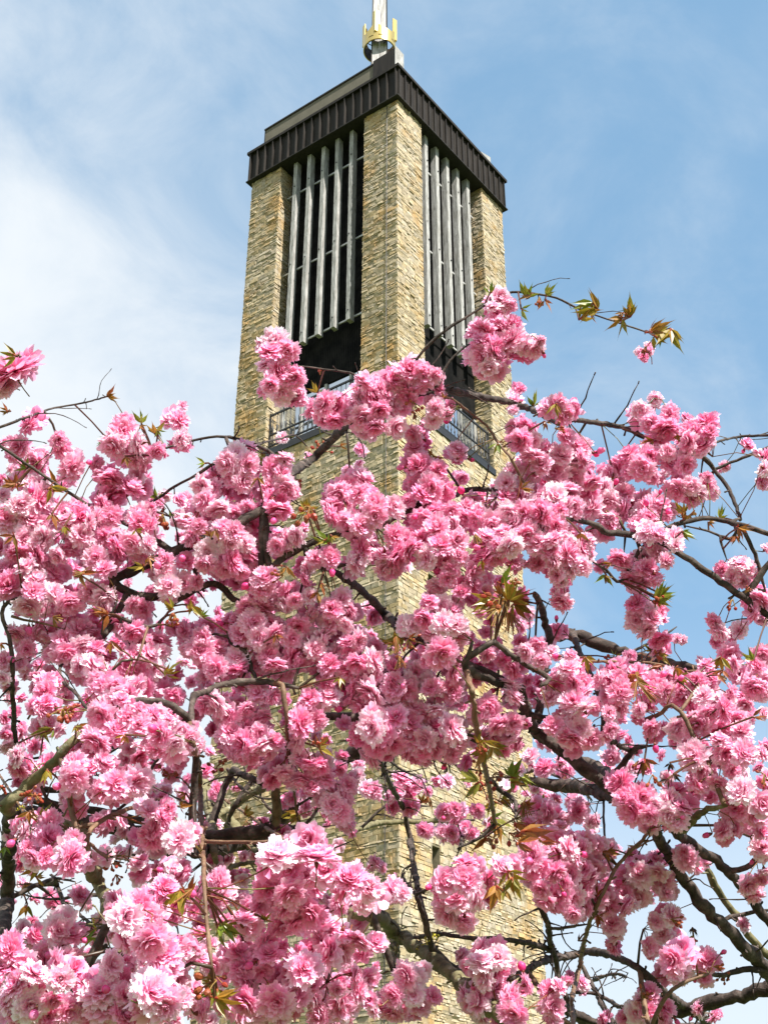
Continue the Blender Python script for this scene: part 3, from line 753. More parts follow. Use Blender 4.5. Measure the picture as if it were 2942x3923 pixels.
# struts that hold the crown on the post
st = MB()
for p in (0, 90, 180, 270):
    ca, sa = math.cos(R(p + 31)), math.sin(R(p + 31))
    x0_, y0_ = rot(0.3 * ca, 0.3 * sa)
    x1_, y1_ = rot((RR - 0.02) * ca, (RR - 0.02) * sa)
    st.tube([(x0_, y0_, ZR0 + 0.12), (x1_, y1_, ZR0 + 0.12)], 0.02, 6)
st.build("crown_bracket", IRON, co_r)
cb_ = MB()
cb_.tube([(-HM - 0.035, -HM + 0.40, z) for z in np.linspace(2.2, ZB - 0.01, 30)], 0.011, 5)
cb_.build("lightning_cable", IRON, tower)
FILL = "-482,2540,2654,516;-360,2578,2621,427;-379,2566,2659,424;-536,3636,2777,504;-357,2513,2710,485;-477,2983,2895,409;-493,3458,3021,462;-386,2651,2660,512;-525,2657,2705,498;-438,2643,2579,474;-535,3072,2601,450;-436,2318,2436,438;-438,2319,2446,420;-397,2326,2444,386;-531,3159,2779,510;-443,2545,2679,509;-487,2579,2717,415;-482,2568,2675,463;-400,2415,2440,468;-527,2997,2566,475;-459,2370,2405,384;-485,2759,2478,425;-642,3254,2866,517;-466,2373,2601,390;-433,2538,2629,490;-643,3547,2819,395;-523,2842,2583,421;-589,3379,2710,428;-351,2686,2588,428;-352,2716,2574,386;-500,2548,2639,474;-505,2659,2673,404;-567,2838,2721,488;-546,3294,2858,413;-388,2441,2489,382;-471,2837,2570,398;-428,2552,2492,456;-353,2512,2543,417;-486,3458,2836,451;-463,2897,2518,491;-563,2883,2811,407;-566,3139,2606,434;-474,2620,2697,479;-469,2497,2538,447;-587,2961,2722,519;-418,2960,2864,483;-549,2968,2866,487;-254,2990,3391,390;-20,3532,3088,432;679,2524,2559,471;-504,2987,2903,440;-219,2578,2747,471;-25,2913,2669,395;-523,2500,2506,478;-255,2710,2755,472;-139,2794,2862,464;-324,3477,3031,399;-733,3519,3450,386;625,3200,2789,467;311,2690,2761,418;-529,2565,3022,497;-193,2582,2507,461;-310,2632,3065,476;239,2634,2849,453;-549,3236,3121,469;-891,2702,3257,438;-122,2524,2627,420;-739,2585,3187,420;-593,2786,2979,450;212,2415,2811,494;-194,2621,2786,387;-1003,3556,3353,383;-5,2564,2676,494;-73,2801,2838,401;-835,3194,3212,392;-678,2563,2986,424;-529,2692,3047,409;-891,3011,2722,459;-559,2530,2943,416;582,3750,3228,389;-597,2395,2917,449;-425,2330,2518,411;-789,3313,3521,511;-280,2405,3104,419;37,2615,2626,505;-144,2830,2546,431;155,2551,2746,402;-751,2580,3171,399;990,3720,2886,491;673,2701,2538,403;29,2751,2834,388;-29,2490,2575,493;-809,2384,2898,489;-130,3023,2645,492;95,3583,2925,472;-85,2647,2609,411;-483,2702,3147,491;148,2670,2716,420;-96,2847,2911,408;-321,2635,3050,490;-585,2448,2467,407;449,2857,2860,420;733,2674,2714,502;-426,2488,2483,508;-359,2636,2829,485;-540,2303,2475,480;80,2627,2736,505;-83,2538,2655,516;-348,2722,2669,511;215,3482,2914,425;544,2647,2687,468;-372,2475,2858,396;-299,3337,3530,433;-516,2497,2983,472;-456,3231,3157,462;-537,2470,2960,471;-807,2576,2668,429;-283,2676,2806,448;797,2577,2465,495;-56,2574,2657,446;-347,2514,3112,515;1027,3502,2752,486;-726,2684,3004,515;-262,2404,2992,414;864,2860,2726,396;-845,2728,2699,503;-759,2774,3227,443;-908,2719,3312,499;799,3522,2849,462;-64,3184,2674,465;876,3296,2841,512;430,2655,2742,449;-261,2660,3160,440;-511,2546,2877,465;290,2734,2695,512;-199,3125,3029,383;684,2863,2651,463;82,2664,2610,493;-314,2701,3027,497;613,2975,2622,382;-458,2738,2950,468;370,2754,2807,381;-237,2542,3027,457;286,2771,2794,424;-49,2781,2729,401;415,3122,2954,475;37,2716,2759,436;-382,2542,2793,518;-398,2556,2795,456;-869,2959,3062,431;-613,2499,2534,391;203,3375,3137,453;-602,2524,2440,414;-512,2476,2487,381;-386,2619,2737,397;312,2617,2907,514;743,2737,2688,454;-787,2633,2772,471;-453,2497,2526,463;606,2709,2609,439;214,2447,2734,382;667,3172,2696,497;-581,2319,2503,419;-956,3144,2825,453;655,3296,2735,486;-153,2752,2642,380;-780,2563,2936,481;-128,2924,2603,477;569,2587,2629,414;-786,3225,3539,407;-528,2539,2487,439;-812,2574,2998,443;-459,2564,3024,479;806,2687,2674,420;-306,2518,2560,516;-881,2816,2758,452;-795,2550,2655,485;-448,2544,2591,411;-814,2436,3008,509;-333,2694,3065,462;-738,2650,2999,415;747,3497,2983,429;-504,2203,2367,500;543,2876,2695,503;-207,3589,3267,433;-308,2586,2674,445;-249,3050,2828,463;-691,3019,3108,462;-890,2959,2793,387;-641,2575,3191,421;-81,2619,2833,391;247,3308,3041,486;348,2811,2752,469;-755,2412,2787,486;-852,2949,2846,485;-528,2192,2368,490;-974,3269,3167,491;-619,2289,2389,514;-457,2305,2430,385;-854,2708,2942,468;-787,2530,2868,473;-805,2891,2638,438;123,2814,2666,468;-486,2438,2556,477;-349,2679,2825,518;-844,2707,3188,435;227,2738,2623,422;-60,3443,3029,464;49,2605,2816,445;450,3090,3047,391;-354,2646,3033,414;-69,2652,2698,381;-311,2570,2949,480;169,2657,2872,462;-630,2563,2448,488;621,2706,2622,441;-392,2634,2698,400;88,2610,2755,510;-1103,3207,3505,506;96,3156,2781,450;-680,2430,2630,477;-810,2798,2808,464;-746,2685,2731,491;-756,3243,3355,401;767,2515,2432,452;-341,2582,3053,474;139,2842,2635,504;-603,2412,2882,416;-108,3512,3075,440;-417,2281,2422,473;521,2783,2632,459;-858,2522,3026,460;-804,2547,3198,428;-102,2947,2609,454;-708,2553,2814,476;52,2703,2690,419;310,2847,2752,505;-904,2723,3001,481;663,2664,2485,507;305,2722,2907,419;-256,2533,2979,489;420,2586,2604,442;695,2840,2528,403;-808,3081,3408,501;-228,3262,2655,386;-128,3649,3245,409;869,2877,2726,440;556,2843,2697,407;163,2642,2665,480;-215,2686,2547,445;-73,2701,2804,487;781,2721,2527,518;203,2618,2896,403;-462,2422,2867,437;887,3456,2727,506;-680,2568,2848,426;742,3928,2982,435;444,2881,2797,381;-565,3268,3449,430;863,3263,2890,426;475,2603,2689,493;469,3775,3384,442;-449,2449,2608,479;-605,2707,2922,490;-558,2623,2825,480;-670,3516,3244,515;-899,2693,3096,515;-266,2609,2537,429;258,2679,2813,386;714,2861,2544,507;-580,2737,3223,502;-535,2475,2611,463;2,3230,2776,434;-109,2512,2686,510;-626,2636,2654,473;-491,2527,2876,480;180,2514,2755,419;-745,2376,2987,394;-766,3043,3211,456;157,2460,2657,400;-607,2582,2518,499;356,2722,2688,519;249,2648,2910,463;-322,2708,3256,423;862,3714,2789,381;-167,3274,2840,491;-682,2583,2794,462;-357,3096,3018,389;-240,2798,2879,507;-453,2444,3052,440;-691,2471,2994,454;130,2643,2864,490;-854,2721,2797,481;-466,2422,2869,408;-680,2420,2610,420;684,2936,2816,491;-136,2670,2656,440;415,2842,2908,470;279,2749,3013,513;-166,2914,2616,461;-35,3591,2914,485;-511,2536,3013,418;-344,2348,2964,500;-14,3364,2865,449;-467,2354,2429,510;-760,2600,3117,518;87,2789,2790,440;817,3175,2897,418;145,2449,2800,434;-614,2599,2988,483;-305,2387,3019,427;-197,2648,2622,515;417,2689,2605,416;549,2971,2868,477;-408,2376,2564,458;-868,2742,2866,414;-595,2324,2506,446;640,3088,2708,457;361,3426,2988,399;626,2945,2614,395;219,2454,2698,445;912,2906,2736,415;-658,2810,3085,476;-724,2452,3049,390;234,2504,2686,393;734,2647,2579,456;-682,2768,2867,398;-485,3060,3213,440;-612,2576,2972,407;717,3832,2981,514;384,3084,3086,519;-860,3042,3508,387;-175,2788,2923,498;-314,2601,2635,501;-613,3090,2875,468;-778,3484,3378,388;184,2453,2810,467;170,2600,2654,455;736,2750,2563,423;-390,2334,2472,504;-765,2575,3058,485;-324,2631,3085,495;-254,2759,2845,429;-548,2466,2931,474;-508,2380,2697,492;-279,2652,2580,515;-620,2341,2416,397;722,2651,2669,477;969,3465,3014,407;-633,2389,2588,400;-564,3469,3144,500;-637,2461,2457,513;-658,2695,2778,472;-489,2286,2461,445;-464,2653,3158,427;357,2808,2725,503;-377,2534,2635,404;-257,2580,2634,396;-716,3045,2793,487;-457,2832,2688,514;-805,2561,3024,399;1064,3722,2781,514;-95,2827,2596,419;-885,3488,3145,450;-200,2634,2514,457;-372,3369,3133,491;-347,2598,2622,488;-212,2595,2688,419;-455,2435,2473,482;-589,2941,2936,455;-221,2611,2499,441;-940,3106,2715,504;347,2600,2662,396;-830,3196,3180,391;99,2656,2629,491;751,3258,2699,482;-610,2281,2456,467;-412,2367,2558,456;960,3566,3101,457;-869,3212,3028,383;-816,3312,2934,398;-169,2869,2713,510;-404,2658,2995,495;-509,2453,2560,503;-65,2829,2637,465;598,2924,2557,481;-402,2471,2742,515;222,2672,2807,518;-520,2532,2935,444;-258,2934,3349,402;-777,3451,2945,446;-1032,3164,3251,416;-148,2637,2573,424;368,2831,2784,486;-432,2728,2975,500;-592,2449,2969,500;359,3401,3025,505;-259,2389,3048,491;951,3397,2714,463;-810,2856,2630,480;-809,2402,2857,471;-217,2699,2729,494;-468,2504,2498,496;-594,2459,2570,382;567,3351,3004,395;-458,3468,3510,467;235,2689,2961,463;772,3106,2642,457;296,3146,3005,473;-30,3172,2910,387;-498,2227,2443,498;75,2696,2793,390;-338,2548,2807,502;-248,2633,2517,481;-860,3471,3097,442;-753,3104,3181,381;-665,2417,2520,468;624,2946,2609,446;-68,3249,3104,496;-687,2976,3097,448;558,3742,3031,450;-353,2829,2748,481;735,3033,2697,381;-956,3295,2808,475;-498,2447,2944,516;-543,2427,2947,496;153,2706,2675,466;-879,2634,2923,394;255,3054,3072,464;-848,3319,3328,406;-833,2923,2706,385;765,2577,2514,426;355,3645,2962,462;649,2640,2448,508;-474,2640,3172,452;-625,2750,2602,488;-407,2710,2794,441;1091,3602,2844,449;205,2742,2604,436;-615,2493,2608,451;845,3439,2844,411;-554,2546,3170,447;-1090,3356,3509,445;644,2824,2548,384;57,3667,2980,389;-65,2486,2710,382;796,2804,2651,403;-79,3262,3130,437;54,2464,2724,512;197,2469,2820,474;-290,2597,3112,430;-881,2518,3148,380;353,2803,2865,469;312,2686,2825,406;-588,2424,3043,388;-843,2857,2608,398;194,2729,2761,405;-709,2562,3105,511;832,2763,2723,503;-270,2683,3101,515;-422,3181,2883,444;-355,2751,2668,402;-594,2987,3388,466;-543,2472,2588,495;-746,2433,2811,447;348,3353,2970,422;-143,3160,2761,417;-208,2802,2680,448;-364,2678,3085,478;-308,2575,3139,471;-703,3133,3036,485;-912,3381,3266,518;-549,2150,2367,519;-146,3281,3128,459;-649,2425,2912,413;656,2899,2543,389;235,2690,2744,475;440,2833,2813,488;519,2986,2889,477;697,2762,2549,506;-201,2553,2580,483;-207,2980,3038,414;-485,3199,3477,496;641,2589,2438,470;578,2714,2680,493;-701,2487,2536,501;-44,2752,2855,431;-565,2741,3139,486;-334,2586,3053,462;-592,2363,2411,512;-518,2496,2786,518;-583,2279,2488,403;-93,3654,3086,434;-641,2535,2663,492;-407,2198,2403,510;-553,2754,2840,459;217,3757,3005,489;-527,3251,3426,406;113,2779,2796,497;-145,2795,2540,492;864,2912,2745,492;-486,2739,2969,461;-268,2594,3117,426;25,2553,2716,460;-690,2580,2993,470;-528,2827,2696,421;-566,2500,3041,476;780,2752,2703,459;866,2805,2608,414;596,3194,2728,383;42,2706,2774,452;-85,2567,2766,407;13,2594,2688,450;-243,2467,3128,418;622,2817,2804,480;-48,2797,2818,440;-129,2718,2561,496;480,3607,3193,458;-632,3020,2668,493;-25,2693,2669,405;-798,2396,2971,419;-435,2443,2739,389;-33,3470,3197,505;-775,2442,2880,387;83,2606,2762,419;398,3365,3181,517;-383,2279,2455,496;-681,2506,2549,433;-386,3341,2865,399;-789,3276,3618,455;287,2795,2760,450;-345,2837,2723,460;-705,2841,2645,424;-434,2524,2761,413;-136,2580,2666,503;-244,2570,2788,505;354,2754,2819,473;-794,2601,2723,388;-810,3184,3395,443;207,2538,2702,444;-62,2770,2882,461;-54,3367,2946,426;-701,2427,2778,505;362,3279,3264,443;-188,2829,2904,477;535,2704,2726,514;-797,2454,2900,416;-332,2689,2855,461;549,2953,2674,464;-788,2679,3086,427;222,2589,2926,431;837,3368,3037,404;-910,3071,2758,457;709,2652,2640,422;307,2556,2673,384;-386,2573,2810,432;-506,2446,2672,420;770,3523,2944,407;-567,2532,2922,481;-837,2971,2700,484;193,2673,2763,512;-667,2428,2919,412;625,3114,2720,514;-112,2868,2970,438;-998,3464,3221,429;287,2806,2772,457;-261,2669,2573,460;-802,2783,3332,432;770,2950,2850,454;-590,3411,3155,435;563,2711,2758,505;-493,2338,2516,514;688,3461,2983,515;847,2819,2690,408;-911,2953,3106,391;-644,2457,2663,495;-366,2636,2962,468;868,3562,2750,478;-357,3236,3038,466;-486,2645,2958,461;-656,2700,3113,470;107,2653,2713,438;254,2815,2809,419;-269,2347,2917,469;-579,2464,2450,391;0,2649,2706,461;-131,2960,2562,455;-269,2405,2942,397;-691,3208,2939,503;-648,3063,2665,506;163,2581,2664,439;-548,2571,2636,404;-308,2653,3132,429;-553,2484,2815,444;-235,2649,2511,455;-442,2754,2748,399;228,3530,3002,468;-1057,3082,3531,440;-794,3495,3185,430;-902,2892,3083,505;-122,3210,2612,444;-522,2487,2659,435;384,2579,2681,475;-362,3138,3102,486;-718,2630,3143,506;-540,2676,2791,510;81,2627,2831,459;-840,2713,2735,430;-157,3167,2620,466;-219,2670,2640,389;-361,2476,3049,490;800,2834,2663,436;-764,2680,2849,501;132,2627,2781,507;643,2555,2531,474;-448,2568,2532,484;-729,2477,2846,505;18,2619,2644,409;-283,2919,2804,392;-452,2508,2769,393;-403,2612,2658,433;-427,2844,2790,463;-424,2980,3007,467;-618,2415,2428,440;-424,2634,3130,406;-85,2664,2718,409;-798,2725,3269,472;679,2973,2885,439;-641,2916,2905,502;-405,2681,2730,507;-574,2740,3215,404;-710,2686,2686,459;371,2910,2862,464;-908,2916,3419,519;-592,2601,2776,489;191,2762,2719,404;-738,2551,2651,411;53,3324,3037,418;436,2734,2607,419;106,3213,3107,387;-749,2457,2671,387;-705,3015,3016,437;-275,2596,3096,395;-270,2839,3369,440;218,3245,3135,446;673,2575,2425,405;-632,2618,2556,488;254,2697,2634,429;-320,2468,2573,387;-504,2730,2636,442;-769,2580,3037,413;-998,3204,2833,482;-594,2321,2508,427;-448,2610,2651,513;-596,2719,3091,496;-311,2639,2730,488;-753,2516,2667,416;519,3645,3157,415;221,2472,2869,506;-954,3145,2733,443;-245,2480,3042,465;-411,2652,2633,516;-631,2495,2784,479;-20,3830,2325,399;-646,3052,2061,487;-469,3234,2224,517;-228,3286,2390,387;-302,2536,2023,426;-506,3718,2636,464;44,2921,2096,468;-392,2024,2053,388;-21,2815,2064,434;-58,2667,2219,409;-319,2948,2345,399;-214,2799,2241,386;-359,2764,2314,429;-170,2577,2326,476;-95,2627,2121,407;-410,2242,2078,459;-663,2477,2065,464;-345,2243,2111,383;-690,3403,2221,512;-375,2314,2187,397;-439,4012,2708,383;-344,3663,2693,481;-133,3108,2210,438;-151,2422,2055,419;-115,2513,2064,492;-196,2597,2234,434;-110,2545,1985,510;-51,2655,2068,470;-196,2598,2216,422;-205,2570,2094,441;-391,2375,2167,476;76,2826,2091,426;-386,2480,2248,419;-139,3528,2314,466;-416,2150,2018,419;-115,2648,2211,433;-264,2326,2061,387;-410,3185,2505,430;-322,2121,1983,516;-67,2404,2066,381;-441,2230,2001,482;-839,2966,2111,403;-496,2484,2001,434;-405,3105,2347,517;-378,2347,2087,406;-555,2390,1984,451;-371,2036,2000,479;-117,2440,1973,479;-250,3123,2081,454;-856,3092,2112,406;-162,2573,2197,404;-107,2612,2152,414;-224,2272,2050,512;69,2906,2080,421;-73,2389,1964,384;-141,2189,2201,463;-682,3150,2250,440;-415,2243,1988,413;18,2806,2050,481;-193,2462,2020,472;-561,2470,1981,433;-55,3347,2405,481;-448,2172,2094,422;-423,2314,2114,418;55,3099,2120,389;-472,2445,2106,391;-664,2861,2143,430;-171,2454,2294,502;-218,2760,2400,509;-174,2907,2244,393;-261,2480,2144,483;-197,3306,2563,432;-352,1992,1953,386;-201,2257,1999,462;-781,2856,2144,419;7,2885,2058,459;-467,2275,2140,509;-323,3002,2371,485;-259,2464,2139,492;-108,2290,1967,494;-68,2476,1983,489;-290,3111,2523,454;-155,2452,2059,489;-306,2227,2072,421;80,3516,2192,454;-398,2231,2042,499;-581,2380,2022,480;-409,2931,2243,447;-196,2265,2148,381;-139,3196,2332,435;-289,2484,2084,475;-706,3399,2309,392;-164,3404,2576,414;-317,3209,2500,479;-526,2936,2353,417;-108,2253,2211,465;-124,2371,2197,399;-342,1984,2033,514;-209,2331,2041,484;-158,3256,2471,419;-344,2725,2309,385;-646,2811,2117,472;-641,3081,2079,401;-359,2308,2194,477;-329,2838,2135,423;-316,4066,2810,454;-355,3244,2265,382;-515,3081,2287,403;-163,2524,2039,409;-382,3164,2449,499;-457,3791,2552,430;-94,3118,2191,487;-25,3282,2200,501;-726,2663,2134,411;-716,2768,2112,514;-813,3004,2106,506;-648,3104,2152,467;-92,2267,2169,440;-404,2302,2046,459;-560,2685,2067,443;-163,2402,2167,454;-324,2131,2011,393;-392,2151,1960,492;-348,2176,1976,492;-581,2397,2097,499;32,2661,2021,508;-446,3383,2227,396;-629,2916,2248,458;-66,2396,2104,493;-118,3481,2576,465;-121,2476,2061,434;-548,2253,2029,382;-596,2759,2104,441;-522,2500,2183,447;-589,3107,2386,490;-142,2625,2218,405;-252,2309,1967,451;-836,3268,2224,468;-99,3617,2443,515;-350,3397,2550,403;-301,3342,2113,413;-503,2972,2286,473;-399,2321,2097,417;-273,3513,2664,513;-345,2966,2358,463;-7,2868,2074,501;-47,2682,2192,516;-662,3033,2255,484;-623,2275,2012,395;-386,2375,2221,409;-400,2705,2134,503;-306,3093,2444,487;-665,2412,2090,411;-326,2529,2117,419;-149,3128,2381,395;-419,2490,2265,463;-24,2391,1997,420;-41,2604,2062,508;-527,2548,2192,518;-472,2700,2302,469;-124,2356,2241,505;-79,2395,2000,404;-92,2430,1990,425;-118,3344,2452,513;-179,2222,2204,464;-53,2384,1982,409;-211,3050,2288,508;-525,2334,1973,415;-345,3998,2820,448;-353,2076,2086,474;-299,2512,2055,450;-257,2439,2138,451;-314,3506,2494,382;-365,2786,2345,467;-616,2408,2073,500;-102,2451,1990,432;-291,2211,1960,413;-106,2597,2097,420;-132,2471,2059,404;-93,3264,2153,441;-259,2704,2220,517;67,2938,2059,502;-53,2674,2293,417;-222,2561,2235,385;-425,2388,2096,486;-570,2709,2101,511;-427,3948,2735,406;-436,2175,2108,392;-249,2434,2001,389;-75,2376,1962,436;-228,2848,2178,443;-182,2267,1964,503;-333,2653,2000,415;-253,3004,2285,407;-402,2102,2024,433;-347,2170,2098,384;-726,2633,2156,425;-184,2361,2228,396;-448,2262,1948,433;-270,2642,2091,493;-337,2380,1977,381;-274,3348,2369,412;-325,2554,2187,446;-781,3107,2067,509;-182,3082,2309,452;-165,3420,2220,387;-381,2415,2156,401;-199,2708,2371,437;-503,3244,2257,454;-429,2355,2104,504;-350,2300,2070,406;-177,3030,2471,465;-57,2442,2047,503;-539,2636,2166,423;-95,2610,2033,410;-236,2599,2058,498;-292,2113,1938,382;-787,3158,2068,516;-356,2242,2106,399;-94,2390,2212,463;-571,2708,2179,381;-134,2845,2120,447;-459,3466,2410,426;-46,2667,2225,496;-138,2890,2288,458;-64,2817,2312,514;-527,2135,1951,497;-399,2536,2253,497;-484,3427,2163,431;-358,2093,2011,488;-368,2478,2160,406;-142,2333,2110,479;-169,2283,2224,513;-113,2377,2202,396;-108,2650,2007,439;-525,2838,2135,501;-85,3782,2425,381;-296,2346,2046,513;-106,2670,2236,432;-55,3246,2307,467;-608,2442,2054,406;-120,2575,2029,441;-291,2449,2142,478;-377,3550,2632,464;-498,3214,2431,466;-236,2397,1989,393;-331,2105,2094,427;-505,3283,2226,457;-396,2512,2259,484;-324,3309,2583,406;-153,2335,2217,471;-343,2470,2025,518;2,2637,2018,426;-367,2022,1946,407;-458,2806,2019,504;-340,2269,2054,447;-139,2332,2020,455;-255,2190,1954,395;-136,2357,2067,483;-260,2587,2212,487;-329,1992,1991,490;-63,2652,2223,435;-752,3585,2243,464;-212,2507,2229,428;-233,2284,2048,490;-279,2609,2233,385;-441,2365,1953,448;577,3513,3526,499;451,2624,3105,401;158,2612,3048,478;621,3304,3658,385;400,2688,3251,497;78,2526,3007,402;253,2497,3040,493;323,2523,3161,386;188,2504,3030,518;151,2435,2992,457;60,2828,3095,511;382,2506,3114,474;362,2416,3160,481;476,2799,3246,438;480,3349,3640,447;674,2919,3317,398;659,2714,3091,454;548,3139,3609,383;247,2754,3184,419;355,2693,3201,462;530,2832,3373,427;309,2597,3060,478;524,2817,3418,409;597,2685,3043,408;560,3388,3398,385;493,2773,3219,475;575,2866,3401,474;346,2708,3199,481;346,2565,3243,396;498,2739,3095,405;358,2504,2935,513;357,2525,3032,493;705,2828,3164,424;113,2592,3030,504;595,2774,3235,433;566,3297,3642,443;300,2745,3292,462;373,2496,3088,502;301,2885,3360,493;456,2568,3127,446;333,2614,3267,397;715,2857,3205,405;474,3199,3647,451;87,2471,2959,435;303,2381,2951,520;374,2440,3038,515;406,2516,3094,405;381,2460,3041,485;276,2700,3188,454;125,2620,3051,484;240,2519,3017,420;459,2593,3116,472;623,2813,3305,413;405,2453,2982,420;426,2547,3015,411;98,2630,3056,460;519,2716,3034,473;154,3014,3195,411;308,2427,2960,472;241,2500,3095,383;139,2530,3006,445;712,3528,3585,465;657,2704,3099,456;491,2790,3084,471;568,2979,3261,431;322,2465,3175,433;252,2602,3016,434;279,2585,3034,506;149,2414,2976,423;375,2558,3184,429;532,2620,3118,396;654,2897,3301,493;403,2557,3188,471;220,2434,3018,393;520,2868,3358,398;564,2840,3216,434;473,2556,3039,492;492,2760,3135,505;76,2486,2972,495;376,2555,3169,491;452,2624,3276,426;490,3119,3447,451;218,2459,2946,383;602,2567,3005,420;564,3361,3540,502;372,2644,3287,485;3,2487,2894,401;41,2613,3023,475;365,2620,3106,391;679,2789,3155,509;152,2461,3009,493;226,2577,3099,435;374,2595,3220,490;444,2596,3059,452;601,3044,3475,446;816,3598,3685,409;653,2850,3315,457;222,2587,3099,438;58,2579,3044,504;365,2578,3061,472;456,2712,3198,435;163,2668,3120,473;500,3779,2674,472;656,3796,2560,436;500,3140,2391,477;503,2835,2395,410;327,2866,2329,482;354,2864,2363,481;722,3953,2706,479;679,3669,2504,408;451,3157,2520,468;540,2949,2351,420;367,2753,2315,382;447,2970,2282,385;520,3174,2333,511;415,2830,2383,513;444,2867,2315,418;596,4022,2729,396;376,2759,2355,476;456,2910,2302,411;572,3175,2472,442;518,3342,2423,407;455,2955,2440,398;542,3151,2480,443;554,3925,2677,416;732,4046,2593,448;652,3304,2392,499;429,2896,2295,505;668,3849,2651,412;506,3173,2486,423;524,3056,2454,434;420,3228,2420,471;523,3010,2368,432;484,3377,2507,398;340,2705,2318,508;-795,2733,2535,515;-567,2783,2409,457;-510,2527,2418,499;-472,2651,2384,404;-537,2503,2349,479;-531,2306,2217,517;-960,3539,2520,476;-851,3484,2416,448;-635,4694,3153,485;-720,3130,2554,409;-602,3337,2516,515;-513,3661,2692,478;-553,3749,2848,447;-500,2868,2530,399;-524,3117,2493,427;-462,3258,2707,518;-936,3228,2329,508;-560,4323,2960,503;-729,2474,2308,439;-476,2710,2350,517;-468,2550,2375,417;-538,4125,2899,440;-485,3070,2624,444;-970,3484,2470,504;-590,2934,2406,488;-576,2614,2368,505;-558,2549,2367,415;-537,2819,2528,479;-929,3491,2373,400;-623,2337,2240,409;-667,3548,2614,480;-514,2742,2351,381;-743,3267,2366,501;-621,3115,2499,381;-554,4047,2936,494;-763,2609,2468,448;-867,3087,2416,499;-698,3671,2595,447;-385,2725,2400,415;-961,3825,2523,414;-577,2443,2263,387;-643,2630,2426,390;-670,2359,2354,512;-463,2628,2365,509;-512,2495,2348,424;-728,3355,2520,505;-1053,3679,2469,496;-647,2591,2341,388;-538,3557,2741,437;-492,2788,2481,482;-777,2723,2527,498;-867,3433,2609,473;-636,2301,2369,420;-1048,3593,2528,395;-429,2461,2356,487;-681,2458,2394,382;-445,2615,2413,405;-606,2942,2404,432;-528,2914,2547,490;-600,2845,2414,456;-619,4106,2898,495;-515,2767,2472,498;-400,3033,2497,477;-498,2581,2339,493;-478,4065,2927,405;-492,2577,2450,491;-471,2773,2537,516;-507,3164,2627,491;-588,2402,2275,440;-578,4294,2979,413;-1143,3934,2578,501;-628,2543,2405,436;-556,2466,2334,441;-693,2609,2349,392;-1029,3861,2518,497;-805,2779,2444,427;-724,2640,2317,453;-537,2477,2269,485;334,2907,2462,496;514,3366,2648,406;456,3497,2715,404;299,4421,3063,432;210,3988,2836,431;431,2912,2666,436;407,2925,2464,500;422,3288,2798,456;590,3607,2789,512;495,3665,2854,441;565,3559,2725,502;369,3131,2541,404;585,3735,2825,510;436,3551,2744,477;460,3028,2692,508;470,3598,2756,495;430,3173,2766,392;243,4501,2999,517;433,3158,2743,500;229,2983,2660,427;487,3841,2794,472;451,4295,3002,390;101,3835,2806,395;351,3245,2605,504;362,3318,2736,486;188,2828,2586,519;420,3192,2600,391;526,4624,3089,413;172,4778,3147,492;345,3513,2756,439;50,3643,2818,463;357,3204,2590,400;366,3411,2759,483;621,3430,2787,498;187,4295,2914,448;1010,3135,2072,484;875,3181,1968,510;1013,3062,1937,501;1038,3088,2002,500;1064,3052,2067,433;1079,3165,2011,407;1064,3018,1982,406;971,3060,1956,447;970,3081,2098,448;1099,3010,2154,452;1106,3006,2227,431;1041,3026,2187,508;1064,3000,2136,416;1016,3109,2231,430;1061,2977,2352,419;1102,2998,2303,456;1044,2879,2381,468;1076,2989,2501,413;1042,2817,2460,501;1181,2845,2352,431;1186,2879,2350,518;1149,2863,2400,469;1007,2787,2416,426;1169,2796,2462,473;1066,2655,2449,416;1073,2837,2470,430;951,2671,2558,475;1099,2701,2502,498;1021,2750,2633,450;1011,2652,2472,458;1035,2663,2546,502;980,2644,2609,450;974,2566,2674,503;1012,2642,2648,503;1028,2423,2695,449;944,2589,2591,491;985,2519,2814,471;918,2467,2766,432;854,2533,2823,434;895,2469,2756,455;1037,3102,2077,462;1123,3095,1969,490;1049,3102,1996,449;1098,3173,1946,465;1041,3215,1990,450;1053,3261,2176,436;969,3216,2145,477;1007,3285,2085,437;1142,2966,2392,419;1110,2860,2517,475;1212,2947,2271,451;1009,2941,2387,472;1046,2933,2350,446;1140,2907,2254,404;971,2966,2264,406;967,2918,2297,404;978,2975,2281,417;801,2926,2247,454"
